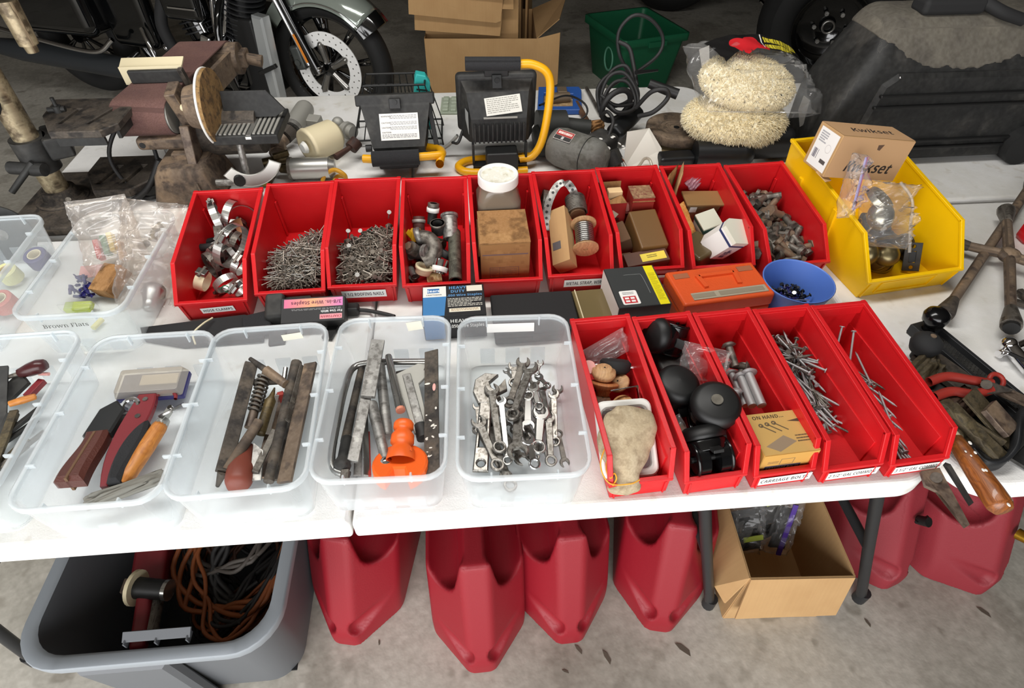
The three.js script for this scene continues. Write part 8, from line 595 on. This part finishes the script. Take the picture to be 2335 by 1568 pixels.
fuelCan('red fuel can with a white speck on its ridge', [0.172, 0.001, 0.002], 0.02, K.can, (t) => part(t, 'paint_speck', xf(new THREE.SphereGeometry(0.004, 8, 6), [0.004, 0.322, -0.115], [0, 0, 0], [1.6, 0.5, 0.8]), K.white));
fuelCan('red fuel can squared up in the middle of the row', [0.385, 0.001, -0.045], 0.03, K.can);
fuelCan('red fuel can turned aside beside the black table leg', [0.605, 0.001, -0.055], -0.22, K.can);
fuelCan('faded red fuel can with a black vent plug beside the cardboard box', [1.24, 0.001, -0.115], 0.3, K.canOld, (t) => part(t, 'vent_plug', [cyl([-0.004, 0.25, -0.06], [-0.002, 0.268, -0.042], 0.011, 0.012, 14), box(0.04, 0.006, 0.006, [0, 0.255, -0.056])], K.black));
fuelCan('red fuel can with a brass-coloured plug under the wood-handled tool', [1.475, 0.001, -0.085], 0.42, K.canOld, (t) => part(t, 'brass_plug', [cyl([0.0, 0.225, -0.05], [0.0, 0.232, -0.03], 0.014, 0.013, 18), ring(0.008, 0.0025, [0, 0.233, -0.028], [-0.4, 0, 0], 6, 18)], K.gold));
// ---- grey tote of cords
{ const t = thing('storage_tote', 'big grey plastic tote full of extension cords', 'tote', [-0.43, 0, -0.255], 0.0); const W = 0.432, D = 0.565, H = 0.38, q = (y, o, r = 0.07) => rrect((W - 0.07 + 0.07 * y / H) + o, (D - 0.09 + 0.09 * y / H) + o, r, y, 7); part(t, 'body', [loft([q(0, -0.03), q(0.01, 0), q(H - 0.02, 0)], true, false), loft([q(H, -0.012), q(0.012, -0.012), q(0.008, -0.03)], false, true)], K.toteBody); part(t, 'rim', loft([q(H, -0.012), q(H + 0.004, -0.002), q(H + 0.004, 0.034, 0.085), q(H - 0.002, 0.04, 0.088), q(H - 0.022, 0.04, 0.088), q(H - 0.022, 0.034, 0.085), q(H - 0.004, 0.0)]), K.toteGrey); part(t, 'handle_tab', [box(0.12, 0.005, 0.018, [0.02, H + 0.012, 0.258], [0.5, 0, 0]), ...[-0.035, 0.02, 0.075].map((x) => box(0.003, 0.016, 0.02, [x, H + 0.004, 0.262]))], K.toteBody); part(t, 'front_rib', xf(ext([[-0.06, 0], [0.05, 0], [0.07, H - 0.03], [-0.09, H - 0.03]], 0.03, 0.008), [-0.04, 0.0, 0.262], [0.07, 0, 0]), K.toteBody); part(t, 'inside', box(W - 0.09, 0.004, D - 0.12, [0, 0.014, 0]), K.black); }
reseed(601);
const cordCols = [['black', K.cordBlack], ['orange-brown', K.cordBrown], ['black', K.cordBlack], ['dark brown', mat({ c: '#4a2c1c', r: 0.6 })], ['black', K.cordBlack], ['orange-brown', K.cordBrown], ['grey', mat({ c: '#5b5550', r: 0.6 })]];
for (let k = 0; k < 16; k++) { const [n, m] = cordCols[k % cordCols.length], pts = [], cx = -0.36 + rr(-0.04, 0.05), cz = -0.22 + rr(-0.06, 0.06), R = rr(0.07, 0.14), y0 = 0.14 + k * 0.009, turns = 2 + (k % 2), N = 14 * turns; for (let i = 0; i <= N; i++) { const a = i / 14 * 6.283 + k; pts.push([clamp(cx + R * (1 + 0.2 * Math.sin(i * 1.7 + k)) * Math.cos(a), -0.575, -0.245), y0 + 0.025 * Math.sin(i * 0.9 + k * 2) + 0.02 * Math.sin(a + k), clamp(cz + R * 1.25 * (1 + 0.16 * Math.cos(i * 1.3)) * Math.sin(a), -0.46, -0.005)]); } one('extension_cord', n + ' extension cord coiled in the grey tote', 'cord', tube(pts, rr(0.0038, 0.0062), 7, N * 4), m, [0, 0, 0], 0, 'cords in the grey tote, ' + n); }
{ const t = thing('power_strip', 'black power connector with a cream collar in the tote', 'plug'); const a = [-0.528, 0.3, -0.129], b = [-0.463, 0.3, -0.119]; part(t, 'body', cyl(a, b, 0.022, 0.02, 16), K.black); part(t, 'collar', cyl(V(a).lerp(V(b), -0.12).toArray(), V(a).toArray(), 0.036, 0.036, 22), K.cream); part(t, 'prongs', [cyl(V(a).lerp(V(b), -0.4).toArray(), a, 0.008), box(0.014, 0.02, 0.03, V(a).lerp(V(b), -0.35).toArray())], K.brownSteel); part(t, 'steel_ring', cyl(V(a).lerp(V(b), 0.9).toArray(), V(a).lerp(V(b), 1.02).toArray(), 0.0215, 0.0215, 16), K.steel); }
one('red_lead', 'red plastic tool body at the front of the tote', 'tool', [rbox(0.03, 0.03, 0.12, 0.01)], K.maroon, [-0.508, 0.28, -0.073], [0.2, 0.1, 0]); one('red_lead', 'red box among the cords at the back of the tote', 'tool', [rbox(0.07, 0.06, 0.09, 0.01)], K.maroon, [-0.543, 0.24, -0.194], [0.2, 0.1, 0]); one('drill_battery', 'dark grey cylinder beside the red tool body', 'battery', cyl([0, 0, -0.05], [0, 0, 0.05], 0.016, 0.016, 14), K.dullSteel, [-0.495, 0.27, -0.08], [0.1, 0.1, 0]);
// ---- cardboard box under the table
{ const t = thing('cardboard_box', 'open cardboard box under the table with its flaps folded out', 'carton', [0.905, 0.001, -0.235], -0.06); openBox(t, 0.235, 0.235, 0.34, K.card, [[[-0.117, 0.235, 0.172], [0.117, 0.235, 0.172], [0.122, 0.085, 0.198], [-0.118, 0.08, 0.2]], [[-0.118, 0.235, 0.17], [-0.118, 0.235, -0.17], [-0.158, 0.13, -0.16], [-0.16, 0.12, 0.14], [-0.14, 0.1, 0.172]], [[0.118, 0.235, 0.16], [0.118, 0.235, -0.17], [0.13, 0.13, -0.16], [0.13, 0.13, 0.14]]]); }
for (const [i, x, z, lab, c] of [[0, -0.05, 0.0, 'crumpled clear bag of dark parts in the cardboard box', '#ffffff'], [1, 0.02, -0.03, 'clear bag with grey print in the cardboard box', '#e6e2f0']]) { const t = thing('parts_bag', lab, 'bag', [0.895 + x, 0.16, -0.23 + z], [-0.5, 0.2 * i, 0.1]); part(t, 'film', pillow(0.1, 0.16, 0.05, 31 + i * 3, 1.4, 22), K.film); part(t, 'dark_filling', xf(pillow(0.08, 0.12, 0.03, 37 + i, 1, 12), [0, -0.01, 0]), K.dustBlack); part(t, 'yellow_insert', box(0.05, 0.014, 0.003, [0.01, i ? 0.05 : -0.02, 0.024]), K.lime); }
{ const t = thing('parts_bag', 'bag with a purple zipper strip in the cardboard box', 'bag', [0.94, 0.17, -0.22], [-0.45, -0.2, -0.08]); part(t, 'film', pillow(0.06, 0.17, 0.04, 41, 1.3, 20), K.film); part(t, 'zipper', box(0.012, 0.15, 0.004, [0, 0, 0.018]), K.violet); part(t, 'dark_filling', xf(pillow(0.04, 0.12, 0.02, 43, 1, 12), [0, -0.01, -0.004]), K.black); }

// ---- dry bits on the concrete
for (const [i, p, r, w] of [[0, [0.406, 0.001, -0.028], 0.7, 0.012], [1, [0.471, 0.001, -0.005], 0.5, 0.016], [2, [0.659, 0.001, -0.008], 0.9, 0.02], [3, [1.135, 0.001, -0.031], 0.4, 0.01], [4, [1.443, 0.001, -0.033], 0.8, 0.016], [5, [-0.075, 0.001, -0.082], 0.2, 0.006], [6, [0.367, 0.001, 0.017], 1.2, 0.008], [7, [0.785, 0.001, -0.091], 0.3, 0.008]]) one('leaf_scrap', ['thin dark leaf scrap on the concrete in front of the middle fuel cans', 'long dark leaf scrap on the concrete before the fuel cans', 'brown oval leaf scrap on the concrete before the black table leg', 'torn dark leaf scrap on the concrete before the cardboard box', 'curled brown leaf scrap on the concrete before the brass-plugged can', 'tiny dark crumb on the concrete beside the turned fuel can', 'small dark crumb on the concrete before the speckled can', 'dark crumb on the concrete beside the table leg foot'][i], 'leaf', xf(ext([[-w * 0.3, -w], [w * 0.25, -w * 0.6], [w * 0.35, w * 0.5], [0, w * 1.2], [-w * 0.3, w * 0.4]], 0.0012), [0, 0, 0], [-Math.PI / 2, 0, 0]), mat({ c: '#5d5348', r: 0.95 }), p, [0.05, r, 0]);

scene.traverse((o) => { if (o.isMesh) { o.castShadow = true; o.receiveShadow = true; } });
renderer.render(scene, camera);
